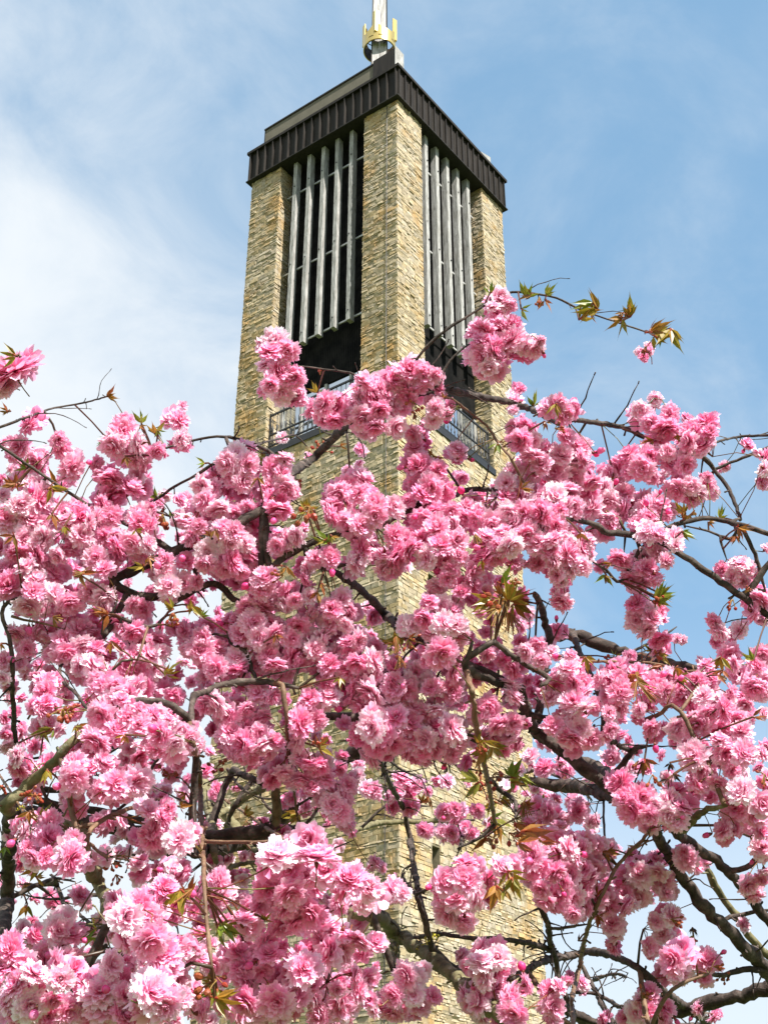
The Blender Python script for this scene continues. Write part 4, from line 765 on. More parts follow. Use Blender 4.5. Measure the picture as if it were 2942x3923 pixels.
CLUSTERS = """
313,2506,2277|284,2438,2263,555,-69,-71,13;284,2463,2270,510,-34,-91,-24;289,2453,2248,708,29,-62,-73;326,2441,2234,553,58,-38,-72;300,2461,2206,553,-46,-48,-74;363,2507,2298,573,63,-78,-2
640,2781,2353|666,2740,2329,566,45,-87,-20;639,2701,2331,559,1,-100,-3;637,2700,2340,448,-6,-100,-7;633,2692,2344,391,-51,-81,-28;608,2811,2310,634,-28,-86,-42;592,2769,2322,570,-52,-38,-76
69,2245,3245|105,2195,3210,504,56,-35,-75;85,2197,3214,617,-13,-83,-54;71,2214,3199,562,42,69,-58;53,2196,3226,618,4,-99,-10;46,2218,3202,563,-61,-49,-63;49,2231,3184,507,-49,-37,-79
-372,2388,2686|-399,2351,2693,427,-72,-61,-34;-359,2325,2666,474,-51,-81,-29;-387,2343,2646,422,-60,-39,-70;-363,2333,2643,578,28,-86,-42;-335,2362,2656,585,60,-79,13;-352,2366,2632,530,-10,-81,-59
-363,2129,2395|-335,2107,2373,503,57,-73,-39;-330,2172,2386,376,63,-52,-58;-353,2072,2352,494,61,-31,-73;-367,2076,2397,318,5,-91,41;-368,2021,2350,615,-44,-79,-42;-381,2069,2343,492,-4,-87,-50
-251,2345,2792|-260,2313,2809,432,-52,-85,11;-235,2271,2771,528,-18,-96,22;-242,2283,2752,528,26,-88,-40;-222,2308,2765,534,72,-54,42;-248,2329,2733,534,9,-8,-99;-273,2323,2730,586,-22,-45,-87
-174,2350,2760|-191,2304,2755,585,-86,-16,49;-175,2288,2729,421,39,-60,-70;-197,2306,2730,530,-70,-11,-70;-148,2303,2746,372,31,-88,-35;-146,2327,2719,373,68,-22,-70;-171,2329,2692,636,7,-44,-90
-151,2395,2686|-182,2333,2668,581,27,-79,-56;-149,2357,2677,587,31,-94,-13;-136,2345,2651,529,53,-74,-42;-127,2348,2678,532,99,-6,-14;-164,2367,2625,530,52,-50,-69;-134,2371,2635,479,65,-7,-75
208,2621,2106|184,2476,2077,591,-3,-72,70;173,2500,2067,446,-60,-76,26;189,2492,2051,492,-73,-64,-24;182,3047,2202,425,-81,-49,32;269,2517,2045,397,93,16,32;216,2505,2066,496,57,-60,-55;215,2481,2086,543,-23,-97,4
9,3619,2787|53,3561,2787,684,43,-54,73;39,3545,2747,527,41,-90,-13;30,3638,2732,615,-61,-78,-12;77,3637,2729,614,11,-64,-76;-69,3460,2796,520,-37,-93,0;-47,3595,2770,535,12,-99,5;-24,3592,2766,534,-60,-80,1
712,3050,2158|694,2900,2129,401,-24,-97,-3;700,2876,2158,629,-5,-96,29;668,2882,2156,688,14,-62,77;642,2899,2138,632,-61,-78,18;533,2443,2074,729,-65,-74,-14;806,3458,2157,473,55,-62,-56;866,3564,2154,417,72,-4,-69
-73,2481,2807|-86,2314,2747,533,-17,-98,-3;-104,2311,2722,583,-3,-97,-23;-69,2336,2727,535,-80,-45,-40;-107,2340,2705,587,-48,-84,-25;-76,2333,2697,478,-38,-75,-54;-35,2731,2929,439,30,-94,16;-26,2714,2897,434,79,-41,-45
107,2317,3206|131,2223,3134,334,69,-40,-61;138,2239,3166,394,76,-53,-39;106,2209,3139,444,-42,-80,-43;102,2230,3121,446,8,-82,-57;114,2244,3212,455,47,-79,39;86,2497,3257,371,-12,-19,-97;63,2317,3147,518,-57,-40,-72
91,2338,2989|100,2300,3001,668,0,-86,-52;80,2294,2980,554,51,-78,38;102,2312,2948,609,52,-22,-83;51,2304,2969,388,-48,-83,-27;138,2299,2944,551,11,-68,-72;84,2289,2918,546,-39,-55,-74;72,2297,2923,548,-34,-68,-65
248,2207,3396|249,2166,3393,618,11,-97,-22;266,2169,3381,488,14,-57,-81;227,2127,3343,441,-21,-86,46;240,2174,3364,385,-5,-55,-84;243,2193,3341,707,-40,-23,-89;274,2190,3341,488,55,-44,-71;212,2183,3325,741,-56,23,-80
308,2229,3330|334,2201,3302,342,88,-45,-12;329,2170,3285,404,65,-8,-76;321,2189,3277,406,-5,-39,-92;307,2205,3296,542,-16,-97,16;302,2197,3290,612,13,-51,-85;271,2183,3299,636,-62,-77,17;256,2208,3282,456,-85,-48,-21
597,2525,3079|633,2509,3056,480,36,-93,10;613,2493,3071,659,32,-93,-19;588,2465,3025,589,1,-100,2;584,2475,3025,650,2,-88,-47;586,2494,3063,658,-80,-59,4;565,2465,3004,587,-11,-92,-36;547,2504,3071,661,-99,2,17
504,2528,3112|547,2515,3115,668,8,-98,19;507,2497,3085,661,-1,-44,-90;497,2481,3113,601,-60,-79,-10;496,2484,3038,594,-4,24,-97;504,2492,3028,654,65,-65,-40;467,2484,3062,656,-75,-62,23;458,2475,3099,658,-47,-68,-56
-472,2352,2615|-457,2302,2617,621,77,-57,29;-438,2342,2642,474,47,-87,-14;-451,2334,2601,574,15,-99,-6;-478,2309,2586,567,32,-92,-25;-466,2325,2561,516,-37,-87,-33;-468,2277,2542,556,88,-24,-40;-487,2281,2548,506,-5,-24,-97
793,2536,2689|803,2505,2712,564,-4,-74,-67;789,2505,2683,505,-8,-99,6;802,2506,2654,502,-39,-60,-70;773,2477,2636,551,-11,1,-99;741,2499,2685,504,-100,-6,-6;766,2477,2625,550,-33,-48,-81;783,2487,2619,551,3,-71,-71
383,2444,2642|370,2380,2624,532,-21,-86,47;362,2416,2619,538,5,-24,-97;378,2388,2656,322,31,-89,33;377,2377,2591,475,-85,-37,-37;401,2420,2608,591,8,-97,-24;348,2424,2606,592,3,-69,-72;397,2408,2585,586,61,17,-78
114,2482,2520|142,2460,2495,586,32,-54,-78;137,2465,2477,532,41,-68,-60;134,2397,2503,627,76,-64,13;104,2450,2482,583,-44,-65,-62;106,2435,2520,584,-12,-76,64;83,2430,2493,580,-36,-79,-49;76,2439,2473,474,-33,-70,-63
103,2438,2615|137,2404,2587,639,1,-90,-44;109,2398,2591,532,39,-92,9;94,2386,2585,529,-9,-99,5;103,2400,2546,475,12,0,-99;88,2411,2611,483,-53,-80,-29;85,2420,2544,531,-54,-48,-69;91,2351,2633,528,32,-90,-31
237,2315,2877|207,2279,2826,535,-66,-60,45;226,2279,2824,481,-4,-27,-96;229,2260,2837,533,-50,-79,-37;208,2270,2864,591,34,-68,65;252,2250,2837,637,48,-41,-77;264,2307,2831,486,19,-97,-15;245,2282,2882,596,-9,-66,74
-688,2351,2502|-596,2121,2442,513,-18,-79,59;-600,2119,2426,372,88,-40,24;-606,2151,2478,571,-10,-98,-16;-627,2224,2526,593,78,-56,29;-848,2753,2620,419,7,-24,-97;-848,2766,2600,419,44,-19,-88;-639,2153,2357,510,-76,-63,-17;-641,2177,2344,513,-27,-40,-88
45,2546,2041|95,2528,2026,447,44,-89,9;71,2552,2011,449,14,-98,12;57,2489,2021,538,-7,-100,-5;62,2500,2054,445,-14,-97,-21;44,2474,2053,538,-70,-64,-31;21,2522,1994,443,-12,-34,-93;20,2484,2020,439,-25,-82,-51;-13,2436,1992,572,-99,7,-14
577,3035,2095|554,2914,2083,457,-1,-62,-79;567,2913,2066,512,-52,-85,7;576,2919,2098,516,-19,-85,49;617,2961,2076,463,33,-94,13;611,2957,2054,461,99,5,9;533,3289,2099,448,-98,-7,-17;530,2984,2058,465,-47,-87,-13;553,2964,2067,636,-8,-97,-22
-80,2556,3188|-44,2294,3012,557,70,-36,62;-76,2298,3003,613,-21,-75,-63;-94,2286,2978,552,-17,-40,-90;-80,2300,2962,608,-18,-74,-65;-106,2289,2949,605,35,-14,-93;-65,2864,3461,353,21,-97,8;-66,2932,3460,323,-52,-78,34;-95,2874,3398,350,2,-59,-81
325,2524,2740|285,2360,2651,425,-71,-57,-41;309,2376,2674,429,13,-66,-74;313,2346,2627,421,-21,-83,-52;261,2383,2625,533,-81,-24,-54;242,2399,2650,431,-22,-74,-64;344,2412,2677,380,-4,-98,18;393,2806,2874,349,67,-66,33;411,2776,2896,410,32,-93,18
223,2228,3304|217,2187,3284,680,-21,-42,88;206,2173,3285,632,5,-70,72;230,2175,3266,693,82,-49,-30;206,2187,3255,631,-67,-52,-52;235,2221,3282,687,16,-38,-91;203,2206,3265,568,-24,-52,-82;239,2195,3246,607,76,29,-59;221,2190,3234,505,-15,-31,-94
428,2701,2347|419,2627,2346,657,25,-97,5;406,2611,2327,542,-25,-97,2;443,2645,2341,440,-24,-97,0;440,2701,2333,447,18,-98,-4;388,2620,2316,543,-60,-80,6;418,2675,2319,553,-5,-92,-39;442,2680,2306,553,-30,-59,-76;414,2692,2292,608,47,-16,-87
-289,2403,2596|-328,2331,2602,625,-42,-82,-39;-288,2361,2610,580,-11,-54,83;-291,2357,2638,582,4,-97,22;-325,2349,2539,621,-64,-20,-74;-348,2355,2534,518,-73,-58,-37;-266,2368,2534,468,49,-10,-86;-242,2397,2526,472,39,-9,-91;-247,2368,2566,472,-9,-100,-4;-218,2362,2556,522,83,-33,-44
109,2394,3134|158,2302,3078,339,56,-26,79;156,2295,3091,509,25,-94,22;179,2543,3174,371,24,-48,-84;113,2298,3043,617,-6,-100,-4;123,2326,3008,563,-30,-57,-77;65,2330,3116,459,-6,-93,37;77,2313,3061,622,-37,-93,-5;29,2459,3277,430,-45,-78,44;69,2333,3029,509,0,-66,-75
575,2908,2232|500,2882,2192,519,-94,-10,-32;508,2858,2212,517,-78,-51,36;486,2884,2260,350,-63,-76,15;572,2847,2183,513,29,-91,-29;578,2886,2174,345,62,-78,12;609,2871,2213,519,-58,-80,-10;588,2830,2231,514,-17,-95,25;629,2871,2188,632,85,-19,-49;622,2827,2242,515,52,-84,17
-455,2109,2416|-393,2075,2405,364,87,-39,31;-416,2062,2409,362,61,-79,3;-414,2065,2384,496,12,-99,5;-434,2062,2396,497,33,-91,-25;-453,2077,2434,412,32,-87,38;-493,2084,2343,405,-23,-65,-73;-480,2052,2350,534,-49,-27,-83;-451,2062,2373,404,41,-81,42;-480,2061,2399,497,-26,-66,-70
594,2593,2843|688,2750,2861,343,73,-67,-11;604,2558,2773,521,4,-14,-99;606,2596,2768,351,-54,-28,-79;571,2534,2782,518,41,-30,-86;576,2499,2796,514,36,-92,19;550,2533,2806,578,-32,-89,-32;568,2514,2816,634,-72,-66,-20;547,2501,2830,518,-56,-73,40;556,2489,2872,577,-30,-84,45
-404,2024,1958|-375,1975,1907,462,78,-58,23;-405,1981,1917,542,28,-96,-6;-425,2006,1909,469,-46,-74,-49;-410,1973,1936,543,11,-96,25;-434,1982,1945,507,-69,-70,-17;-346,1956,1968,427,70,-61,38;-390,1988,1958,471,32,-94,9;-397,1961,1972,428,67,-74,3;-373,1968,1930,463,56,-83,9
-249,2162,2112|-196,2085,2086,381,51,-77,-38;-216,2042,2055,536,3,-42,91;-207,2065,2051,416,29,-86,-42;-187,2116,2035,551,85,-36,-39;-276,2556,2211,416,19,-27,-94;-256,2038,2114,501,-30,-95,-1;-257,2060,2094,462,-40,-88,26;-303,2026,2086,330,-47,-84,-29;-294,2059,2072,292,-33,-88,34
-375,2047,2094|-320,1905,2069,545,59,-72,36;-325,1903,2048,348,92,-38,0;-333,1888,2026,458,26,-91,-33;-349,1881,2038,496,41,-90,-13;-456,2434,2231,501,-16,-95,28;-459,2407,2239,397,20,-89,42;-364,1860,2018,564,54,-83,-11;-374,1931,2001,464,6,-47,-88;-316,1804,1975,615,33,-53,-78
-514,2336,3166|-551,2266,3143,452,-5,-74,-67;-552,2260,3112,730,22,-96,-18;-569,2265,3083,615,-41,-45,-80;-515,2251,3074,778,-97,0,-24;-478,2268,3068,447,49,-51,-71;-528,2285,3058,672,-17,-31,-94;-479,2497,3341,377,57,-82,-6;-446,2312,3175,693,61,-79,0;-434,2283,3110,565,90,-13,-42
-401,2398,2342|-396,2143,2260,407,27,-93,26;-375,2146,2246,496,92,-23,30;-364,2142,2261,407,-36,-93,2;-390,2167,2235,408,-84,-54,4;-398,2187,2226,502,-54,-44,-72;-514,2889,2536,368,62,-78,-3;-339,2123,2204,575,-19,-98,-2;-335,2162,2231,407,58,-24,-78;-430,3226,2649,412,83,-54,12
-438,2338,2780|-434,2251,2796,422,-39,-92,-6;-434,2280,2779,477,-14,-99,-4;-398,2283,2815,481,38,-93,4;-401,2300,2774,480,25,-87,-42;-375,2297,2774,426,90,-33,-30;-480,2324,2726,426,-37,-58,-72;-430,2304,2747,425,54,-65,-53;-425,2268,2750,525,22,-92,-32;-471,2313,2647,679,-52,-36,-77;-454,2353,2670,585,-5,-14,-99
-558,2342,2772|-556,2309,2721,424,-77,-39,-51;-533,2334,2702,426,10,-30,-95;-585,2352,2695,535,-22,-8,-97;-500,2316,2732,425,60,-44,-67;-488,2283,2660,622,44,-11,-89;-575,2265,2811,584,-2,-95,-32;-554,2260,2782,422,-23,-93,29;-549,2296,2806,482,90,-13,-42;-586,2298,2752,637,13,-84,-52;-560,2301,2743,636,43,-19,-89
-130,2315,2857|-106,2244,2802,421,24,-93,-29;-56,2281,2814,588,89,-40,-24;-44,2273,2839,535,74,-67,-5;-157,2281,2772,371,-81,2,-58;-37,2302,2836,432,90,-35,-27;-175,2257,2859,481,-81,-31,-50;-198,2282,2860,539,-82,-56,-6;-216,2279,2845,430,-25,-75,-61;-137,2264,2810,425,13,-99,-2;-154,2290,2800,454,-81,-54,-24
-202,2175,2001|-180,2105,2017,504,14,-88,45;-204,2139,2016,511,3,-83,56;-192,2135,1996,423,25,-54,-81;-224,2135,2004,509,-33,-92,20;-233,2134,2027,511,52,-70,49;-196,2155,1939,505,37,-81,-46;-209,2072,1941,609,-45,-47,-76;-163,2094,1943,615,-8,-87,-49;-162,2165,1936,548,69,-30,-65;-218,2140,1986,465,-75,-35,-57
534,2495,2394|513,2433,2341,512,-35,-66,-67;554,2453,2349,516,-5,-75,-66;562,2454,2380,572,52,-85,-4;571,2453,2340,464,-21,-89,-40;583,2445,2363,517,45,-67,59;472,2470,2418,632,-86,-45,24;473,2453,2382,572,-29,-96,-1;505,2443,2381,570,-2,-91,-41;487,2454,2359,621,-66,-61,-44;524,2453,2368,570,11,-70,-71
670,2432,2466|622,2428,2430,625,-89,-45,-8;613,2426,2404,517,-63,73,-26;606,2408,2454,623,-46,-89,-2;651,2421,2402,465,-31,-40,-86;643,2345,2462,509,-11,-66,75;733,2386,2452,464,83,-53,14;682,2329,2431,654,8,-99,-6;702,2392,2497,521,-32,-87,36;670,2381,2415,459,11,-88,-47;661,2374,2447,615,12,-81,-57
-219,2229,3255|-190,2196,3208,560,-7,-68,-73;-189,2240,3194,510,13,-18,-98;-218,2223,3188,563,12,-56,-82;-181,2265,3193,400,10,34,-94;-237,2164,3166,495,34,-52,-79;-232,2159,3274,616,-31,-94,-14;-239,2143,3234,498,9,-91,40;-204,2160,3248,502,2,-73,-68;-248,2191,3240,450,-53,-79,31;-221,2180,3211,669,54,-82,-20
-757,2325,2955|-776,2286,2919,655,38,-89,-26;-770,2272,2905,596,21,-95,-23;-732,2287,2867,649,62,-62,-48;-719,2300,2902,656,16,-77,-62;-743,2299,2839,594,10,-32,-94;-727,2282,2992,608,45,-89,-11;-712,2280,2954,713,87,-44,-23;-738,2248,2924,648,51,-78,-36;-803,2323,2993,392,21,-98,-6;-728,2282,2911,599,54,-82,20
13,2430,2618|67,2415,2631,593,14,-94,-32;48,2397,2600,479,72,-58,-39;48,2394,2583,530,39,-68,-63;20,2371,2624,477,52,-83,19;20,2368,2591,527,29,-95,-15;20,2374,2580,579,2,-100,-5;-22,2374,2609,582,-71,-70,-6;-24,2371,2568,682,-63,-30,-72;-42,2391,2551,579,-69,-31,-65;-8,2422,2554,586,-75,-16,-64
411,2681,2254|333,2568,2205,470,-85,-14,-51;344,2557,2220,626,-43,-80,-41;376,2574,2220,577,-19,-74,-64;373,2568,2187,416,-1,-75,-66;406,2655,2254,543,2,-100,10;371,2566,2262,580,-41,-89,18;507,2738,2241,556,81,-18,-55;474,2745,2250,614,53,-73,-42;442,2709,2253,552,-21,-95,21;416,2674,2223,543,99,9,13
565,2857,2346|610,2808,2287,516,50,-86,11;555,2810,2280,516,-53,-66,-53;553,2782,2318,629,-9,-98,18;545,2816,2299,576,-17,-94,-31;593,2799,2358,463,62,-74,26;620,2907,2394,361,82,-28,51;553,2792,2350,462,40,78,-47;531,2804,2313,575,-22,-96,-15;520,2795,2283,457,-19,-96,20;480,2801,2337,520,-62,-79,3
-266,2439,2502|-294,2405,2464,468,-93,4,-36;-272,2382,2465,619,-58,-73,-35;-297,2392,2493,625,18,-97,15;-271,2396,2504,575,26,-93,26;-240,2372,2485,516,47,-74,-47;-306,2386,2526,628,-38,-86,-34;-220,2476,2427,529,71,-31,-64;-264,2403,2449,570,8,-28,-96;-233,2374,2462,514,55,13,-83;-213,2379,2469,464,32,-90,31
-490,2128,2316|-515,2052,2272,437,-50,-85,-17;-502,2021,2275,604,17,-76,-62;-509,2039,2303,569,-49,-82,29;-483,2047,2302,395,-5,-92,38;-462,2057,2266,481,5,-81,-58;-594,2424,2348,511,23,-46,-86;-431,2014,2264,601,62,-78,-5;-431,2079,2267,397,47,-85,-23;-407,2054,2281,570,58,-60,-55;-466,2053,2312,485,68,-67,30
-311,1966,1959|-285,1781,1889,592,10,-75,-65;-303,1772,1902,662,63,-73,24;-350,1947,1933,421,-19,-83,-53;-356,1978,1911,463,-59,-33,-73;-277,2074,1923,445,95,31,2;-288,1943,1924,343,46,-88,-11;-286,1943,1987,310,8,-97,23;-278,2034,1997,364,57,-72,40;-305,1848,1967,553,16,-97,19;-303,1869,1954,556,4,-99,11
211,3874,2791|191,3720,2837,635,43,-86,27;216,3767,2763,635,19,-90,-39;185,3784,2761,638,25,-71,-66;92,3670,2806,704,-45,-83,32;126,3934,2751,576,-39,-80,-45;179,3893,2736,570,14,-93,-35;208,3852,2720,564,1,-85,-53;282,3765,2762,476,5,-84,-54;336,4016,2787,505,86,-32,-40;271,3895,2730,651,55,-83,-12
432,2489,3202|414,2332,3131,461,55,-84,-3;430,2350,3134,638,-18,-96,19;426,2335,3097,573,77,-62,15;407,2352,3099,576,31,18,-93;380,2321,3094,684,4,-98,18;420,2368,3100,464,-7,-62,-78;354,2345,3121,635,-75,-65,10;412,2370,3072,519,7,-31,-95;644,3385,3736,331,55,-71,-43;370,2356,3074,632,-39,-86,-33
17,2462,2533|-21,2465,2467,478,-89,11,-43;-16,2417,2474,628,-45,-62,-64;20,2432,2485,580,14,-63,-76;-47,2432,2503,476,-59,-68,-43;-21,2330,2480,661,-52,-80,-29;48,2460,2480,531,80,10,-59;53,2436,2501,635,3,-95,-30;55,2422,2525,529,35,-93,-8;24,2378,2520,573,-27,-93,23;62,2416,2555,531,23,-94,24;30,2425,2570,535,27,-92,29
-240,2390,2693|-249,2381,2634,427,-30,-90,-31;-228,2351,2641,582,44,-83,-33;-214,2331,2612,574,-9,1,-100;-201,2399,2624,535,30,-58,-76;-215,2314,2670,473,51,-42,-75;-181,2366,2643,585,83,-28,-49;-297,2367,2722,594,-75,-65,12;-283,2343,2680,584,-11,-99,-7;-259,2324,2697,635,42,-86,-29;-248,2325,2664,579,-10,-93,-36;-223,2339,2704,586,19,-86,47
-521,2264,2560|-555,2278,2619,565,-35,-80,49;-552,2276,2581,611,71,-61,36;-531,2230,2533,545,-11,-58,-81;-504,2225,2529,445,-16,-80,-58;-506,2191,2506,535,70,-67,-25;-484,2300,2614,568,36,-92,14;-526,2229,2512,493,-79,-53,-32;-525,2223,2513,492,-8,-89,-46;-475,2137,2471,378,65,8,-75;-485,2176,2496,482,23,-49,-84;-486,2176,2464,623,19,-96,-21
-153,2439,2510|-146,2415,2439,623,-13,27,-95;-163,2420,2453,469,-21,-91,-36;-127,2446,2441,472,19,-53,-82;-161,2456,2423,577,-2,-3,-100;-195,2435,2427,521,7,-10,-99;-167,2393,2484,572,-87,-47,-17;-158,2342,2493,563,73,-67,-17;-130,2365,2507,465,32,-78,-53;-153,2359,2533,467,21,-77,60;-144,2350,2547,467,-13,-98,16;-107,2376,2562,577,17,-87,46
228,2479,2582|209,2419,2556,638,-14,-84,-52;192,2418,2546,478,-40,-86,-32;262,2418,2581,534,72,-49,50;184,2396,2606,373,-34,-94,0;256,2424,2610,592,29,-47,83;158,2440,2616,488,-87,-49,-4;240,2489,2496,431,-41,-44,-80;226,2482,2513,593,-93,4,-36;254,2456,2509,534,59,58,-56;229,2426,2522,583,52,-22,-83;258,2434,2530,585,31,-75,-58
-681,2396,2667|-662,2347,2636,475,-38,-89,-24;-628,2328,2630,523,37,-58,-72;-629,2348,2665,637,45,-89,-10;-598,2341,2611,576,65,-50,-57;-596,2338,2652,686,41,-46,-79;-610,2344,2688,585,38,-89,25;-755,2371,2596,369,-25,-75,-61;-764,2389,2641,428,-22,-97,-10;-723,2372,2627,372,-42,-91,3;-687,2366,2600,369,34,-9,-93;-713,2355,2652,477,15,-78,-60
428,2540,2576|335,2404,2514,577,0,-98,-19;371,2421,2496,579,-26,5,-96;389,2406,2510,630,-34,-85,-40;337,2424,2581,482,-55,-78,30;375,2383,2555,630,-15,-98,11;395,2381,2539,523,-39,-14,91;417,2442,2499,530,26,-80,-55;452,2425,2513,423,42,-69,-59;449,2414,2545,371,26,-94,-23;576,2880,2658,375,93,-28,-26;535,2888,2618,436,-40,-86,-32
156,2417,2204|149,2431,2143,540,-32,32,-89;119,2427,2154,590,-47,-60,-65;166,2414,2177,541,14,-50,-85;140,2403,2180,686,-22,-97,9;195,2414,2177,442,44,-56,-70;110,2397,2179,391,-87,-25,-42;104,2404,2197,443,-58,-24,-78;143,2229,2166,686,-2,-99,-12;145,2245,2198,603,-12,-47,87;193,2385,2204,538,72,-59,-37;215,2334,2214,625,70,-58,42
-71,2403,2653|-112,2372,2586,527,-33,-30,-90;-107,2351,2619,526,-31,-95,0;-78,2376,2612,530,-8,-37,-92;-54,2379,2586,581,74,-33,-58;-59,2391,2569,476,80,-10,-59;-97,2374,2654,588,-43,-89,18;-54,2342,2620,630,-2,-45,-89;-71,2340,2664,423,-27,-80,54;-69,2362,2651,479,21,-84,-49;-50,2343,2668,424,66,-54,-51;-17,2349,2626,632,82,-56,-5
618,2574,3239|653,2485,3210,551,1,-96,-27;664,2511,3192,553,25,-96,9;612,2496,3207,614,30,-81,-50;635,2517,3160,367,-1,-67,-75;610,2490,3150,546,-60,-26,-76;582,2455,3146,600,-31,-72,-62;764,2969,3459,362,-77,-61,20;558,2470,3194,486,-64,-72,27;559,2481,3156,484,-56,-83,4;537,2509,3187,614,-82,16,-55;522,2515,3168,490,-80,-51,-31
-90,2205,1993|-68,2187,1952,556,42,-74,-53;-100,2190,1940,470,-34,-85,-40;-106,2187,1959,557,-95,-11,-30;-114,2147,1979,508,-35,-84,42;-137,2141,1962,505,-25,-97,-7;-144,2144,1992,551,-82,-57,1;-118,2017,1979,640,35,-93,10;-24,2211,1999,393,59,-63,-50;-44,2173,1998,430,95,-14,-27;-37,2197,1977,475,94,-33,-13;-71,2138,1970,421,24,-74,-62
650,2539,3400|794,2793,3516,349,54,-83,14;666,2472,3308,558,-43,-86,-26;622,2488,3293,683,-30,-72,-62;684,2661,3485,403,-15,-79,-59;579,2329,3378,270,-46,-59,-66;581,2313,3353,267,13,-97,-20;596,2325,3381,297,-31,-77,56;604,2491,3331,500,-25,-69,-68;629,2650,3396,396,-55,-44,-71;654,2482,3273,680,7,-13,-99;638,2516,3266,623,10,23,-97
-129,2833,2502|-100,2498,2382,581,15,-96,-22;-85,2499,2368,474,-18,-81,-55;-79,2512,2401,639,92,-14,36;-70,2501,2424,480,46,-82,33;-140,2460,2405,471,-13,-80,59;-118,2474,2431,582,60,-76,27;-209,2889,2518,490,21,-95,-25;-189,3088,2563,457,-73,-69,-5;-169,3314,2631,420,-28,-88,38;-147,3393,2611,356,92,22,-33;-87,3051,2506,512,4,-73,-68
-707,2879,2229|-576,2346,2103,660,44,-90,-4;-552,2353,2098,472,27,-93,25;-587,2367,2069,661,5,-61,-79;-562,2365,2059,706,35,-8,-93;-600,2369,2059,707,-65,-67,-36;-918,4143,2418,330,63,-44,-64;-762,2841,2201,571,-87,-36,33;-744,2846,2188,456,-20,-70,-68;-682,2940,2307,599,64,-65,41;-834,3310,2381,471,-1,-99,-10;-839,3285,2392,402,-17,-97,19
588,2491,2957|604,2431,2898,513,62,-76,-21;628,2422,2931,400,5,-100,-2;589,2476,2966,468,-5,-100,-1;630,2439,2960,520,66,-71,-24;589,2406,2947,570,33,-90,27;574,2422,2962,632,-30,-90,32;536,2483,2880,577,-18,-33,-93;532,2487,2919,524,-80,-58,18;568,2459,2893,632,29,-95,-11;513,2461,2917,519,-50,-22,-84;581,2456,2872,514,7,62,-78;600,2470,2937,581,37,-33,-87
-338,2314,3023|-357,2286,2986,553,-42,-91,4;-376,2272,2983,605,-61,-35,-71;-367,2262,2941,598,-60,-75,-29;-337,2261,2923,596,24,-7,-97;-380,2290,2935,439,-28,-44,-86;-305,2293,2928,603,-2,-70,-71;-311,2269,3062,669,15,-98,-13;-325,2255,3030,607,-54,-69,-49;-283,2253,3025,661,30,-80,-52;-312,2279,3019,666,-1,-97,-24;-293,2271,2997,662,74,-54,-40;-348,2314,3026,618,-87,-43,-25
302,2732,2072|222,2532,1988,444,-22,-91,-34;239,2483,1988,630,-27,-86,-44;235,2499,2011,539,6,-98,-17;181,2528,2016,594,-81,-55,18;217,2523,2040,497,-63,-76,17;189,2526,2038,646,-72,-67,15;317,2533,1990,444,36,-82,-45;315,2519,2007,542,39,-84,-39;311,2516,2033,544,16,-97,-18;327,2500,2038,394,66,-68,32;493,3542,2245,420,81,-59,8;520,3512,2228,485,60,-68,41
335,2334,2961|269,2292,2915,601,-85,-43,30;288,2283,2927,601,-33,-86,-40;297,2289,2919,601,-62,-78,7;289,2279,2875,648,12,-55,-83;321,2266,2917,597,-80,-52,-31;323,2293,2897,654,-89,-43,-15;310,2285,2860,594,-22,-97,-9;350,2277,2896,596,49,-77,-41;358,2274,2927,599,60,-69,-40;397,2331,2969,615,-11,-89,-45;357,2310,2985,613,44,-90,-5;395,2356,3027,627,19,-37,91
129,2310,2845|80,2276,2859,592,-91,-40,-10;112,2241,2829,582,3,-99,16;106,2252,2873,589,-7,-100,-4;84,2255,2808,582,-61,-68,-42;123,2287,2819,589,7,-85,-53;145,2245,2842,584,29,-93,-22;149,2250,2811,475,7,-98,-20;126,2272,2772,423,20,-73,-66;133,2264,2787,423,-48,-74,-47;106,2307,2772,481,-20,-23,-95;179,2293,2797,535,72,-58,-38;179,2307,2777,535,87,-48,6
667,2470,2610|668,2457,2667,385,-29,-85,43;673,2459,2641,438,26,-83,48;638,2432,2620,487,-73,-67,14;641,2404,2577,584,-40,-88,26;613,2451,2612,544,-73,-62,28;704,2433,2599,431,90,-43,2;612,2457,2600,598,-72,-61,-34;708,2439,2541,587,23,-17,-96;668,2372,2537,522,88,-41,-22;671,2426,2516,529,1,-33,-94;642,2389,2536,525,28,-45,-84;624,2411,2520,632,-57,-57,-59
-158,2166,2155|-97,1890,2111,665,4,-39,92;-116,2016,2168,545,59,-77,25;-120,2048,2125,547,36,-37,-86;-146,2018,2129,499,-10,-86,-50;-161,1948,2130,605,8,-81,58;-183,2067,2107,507,16,-81,-56;-329,3050,2427,379,-54,-83,-10;-113,2095,2078,594,-32,-68,-66;-139,2103,2068,510,58,-30,-76;-152,2061,2079,460,46,-27,-85;-145,2025,2093,620,38,-53,-76;-162,2121,2065,470,35,-50,-80
-653,2316,2908|-644,2248,2889,536,-26,-79,55;-656,2284,2926,601,20,-96,-19;-620,2270,2905,596,50,-85,-17;-623,2274,2928,599,45,-17,88;-611,2266,2862,536,42,-88,-24;-595,2255,2885,483,99,8,-10;-588,2276,2911,489,98,-8,-18;-702,2292,2830,699,-79,-45,-42;-680,2304,2823,485,-82,-9,-56;-691,2277,2862,592,-34,-88,-33;-655,2275,2821,480,-45,-33,-83;-641,2295,2848,648,16,14,-98
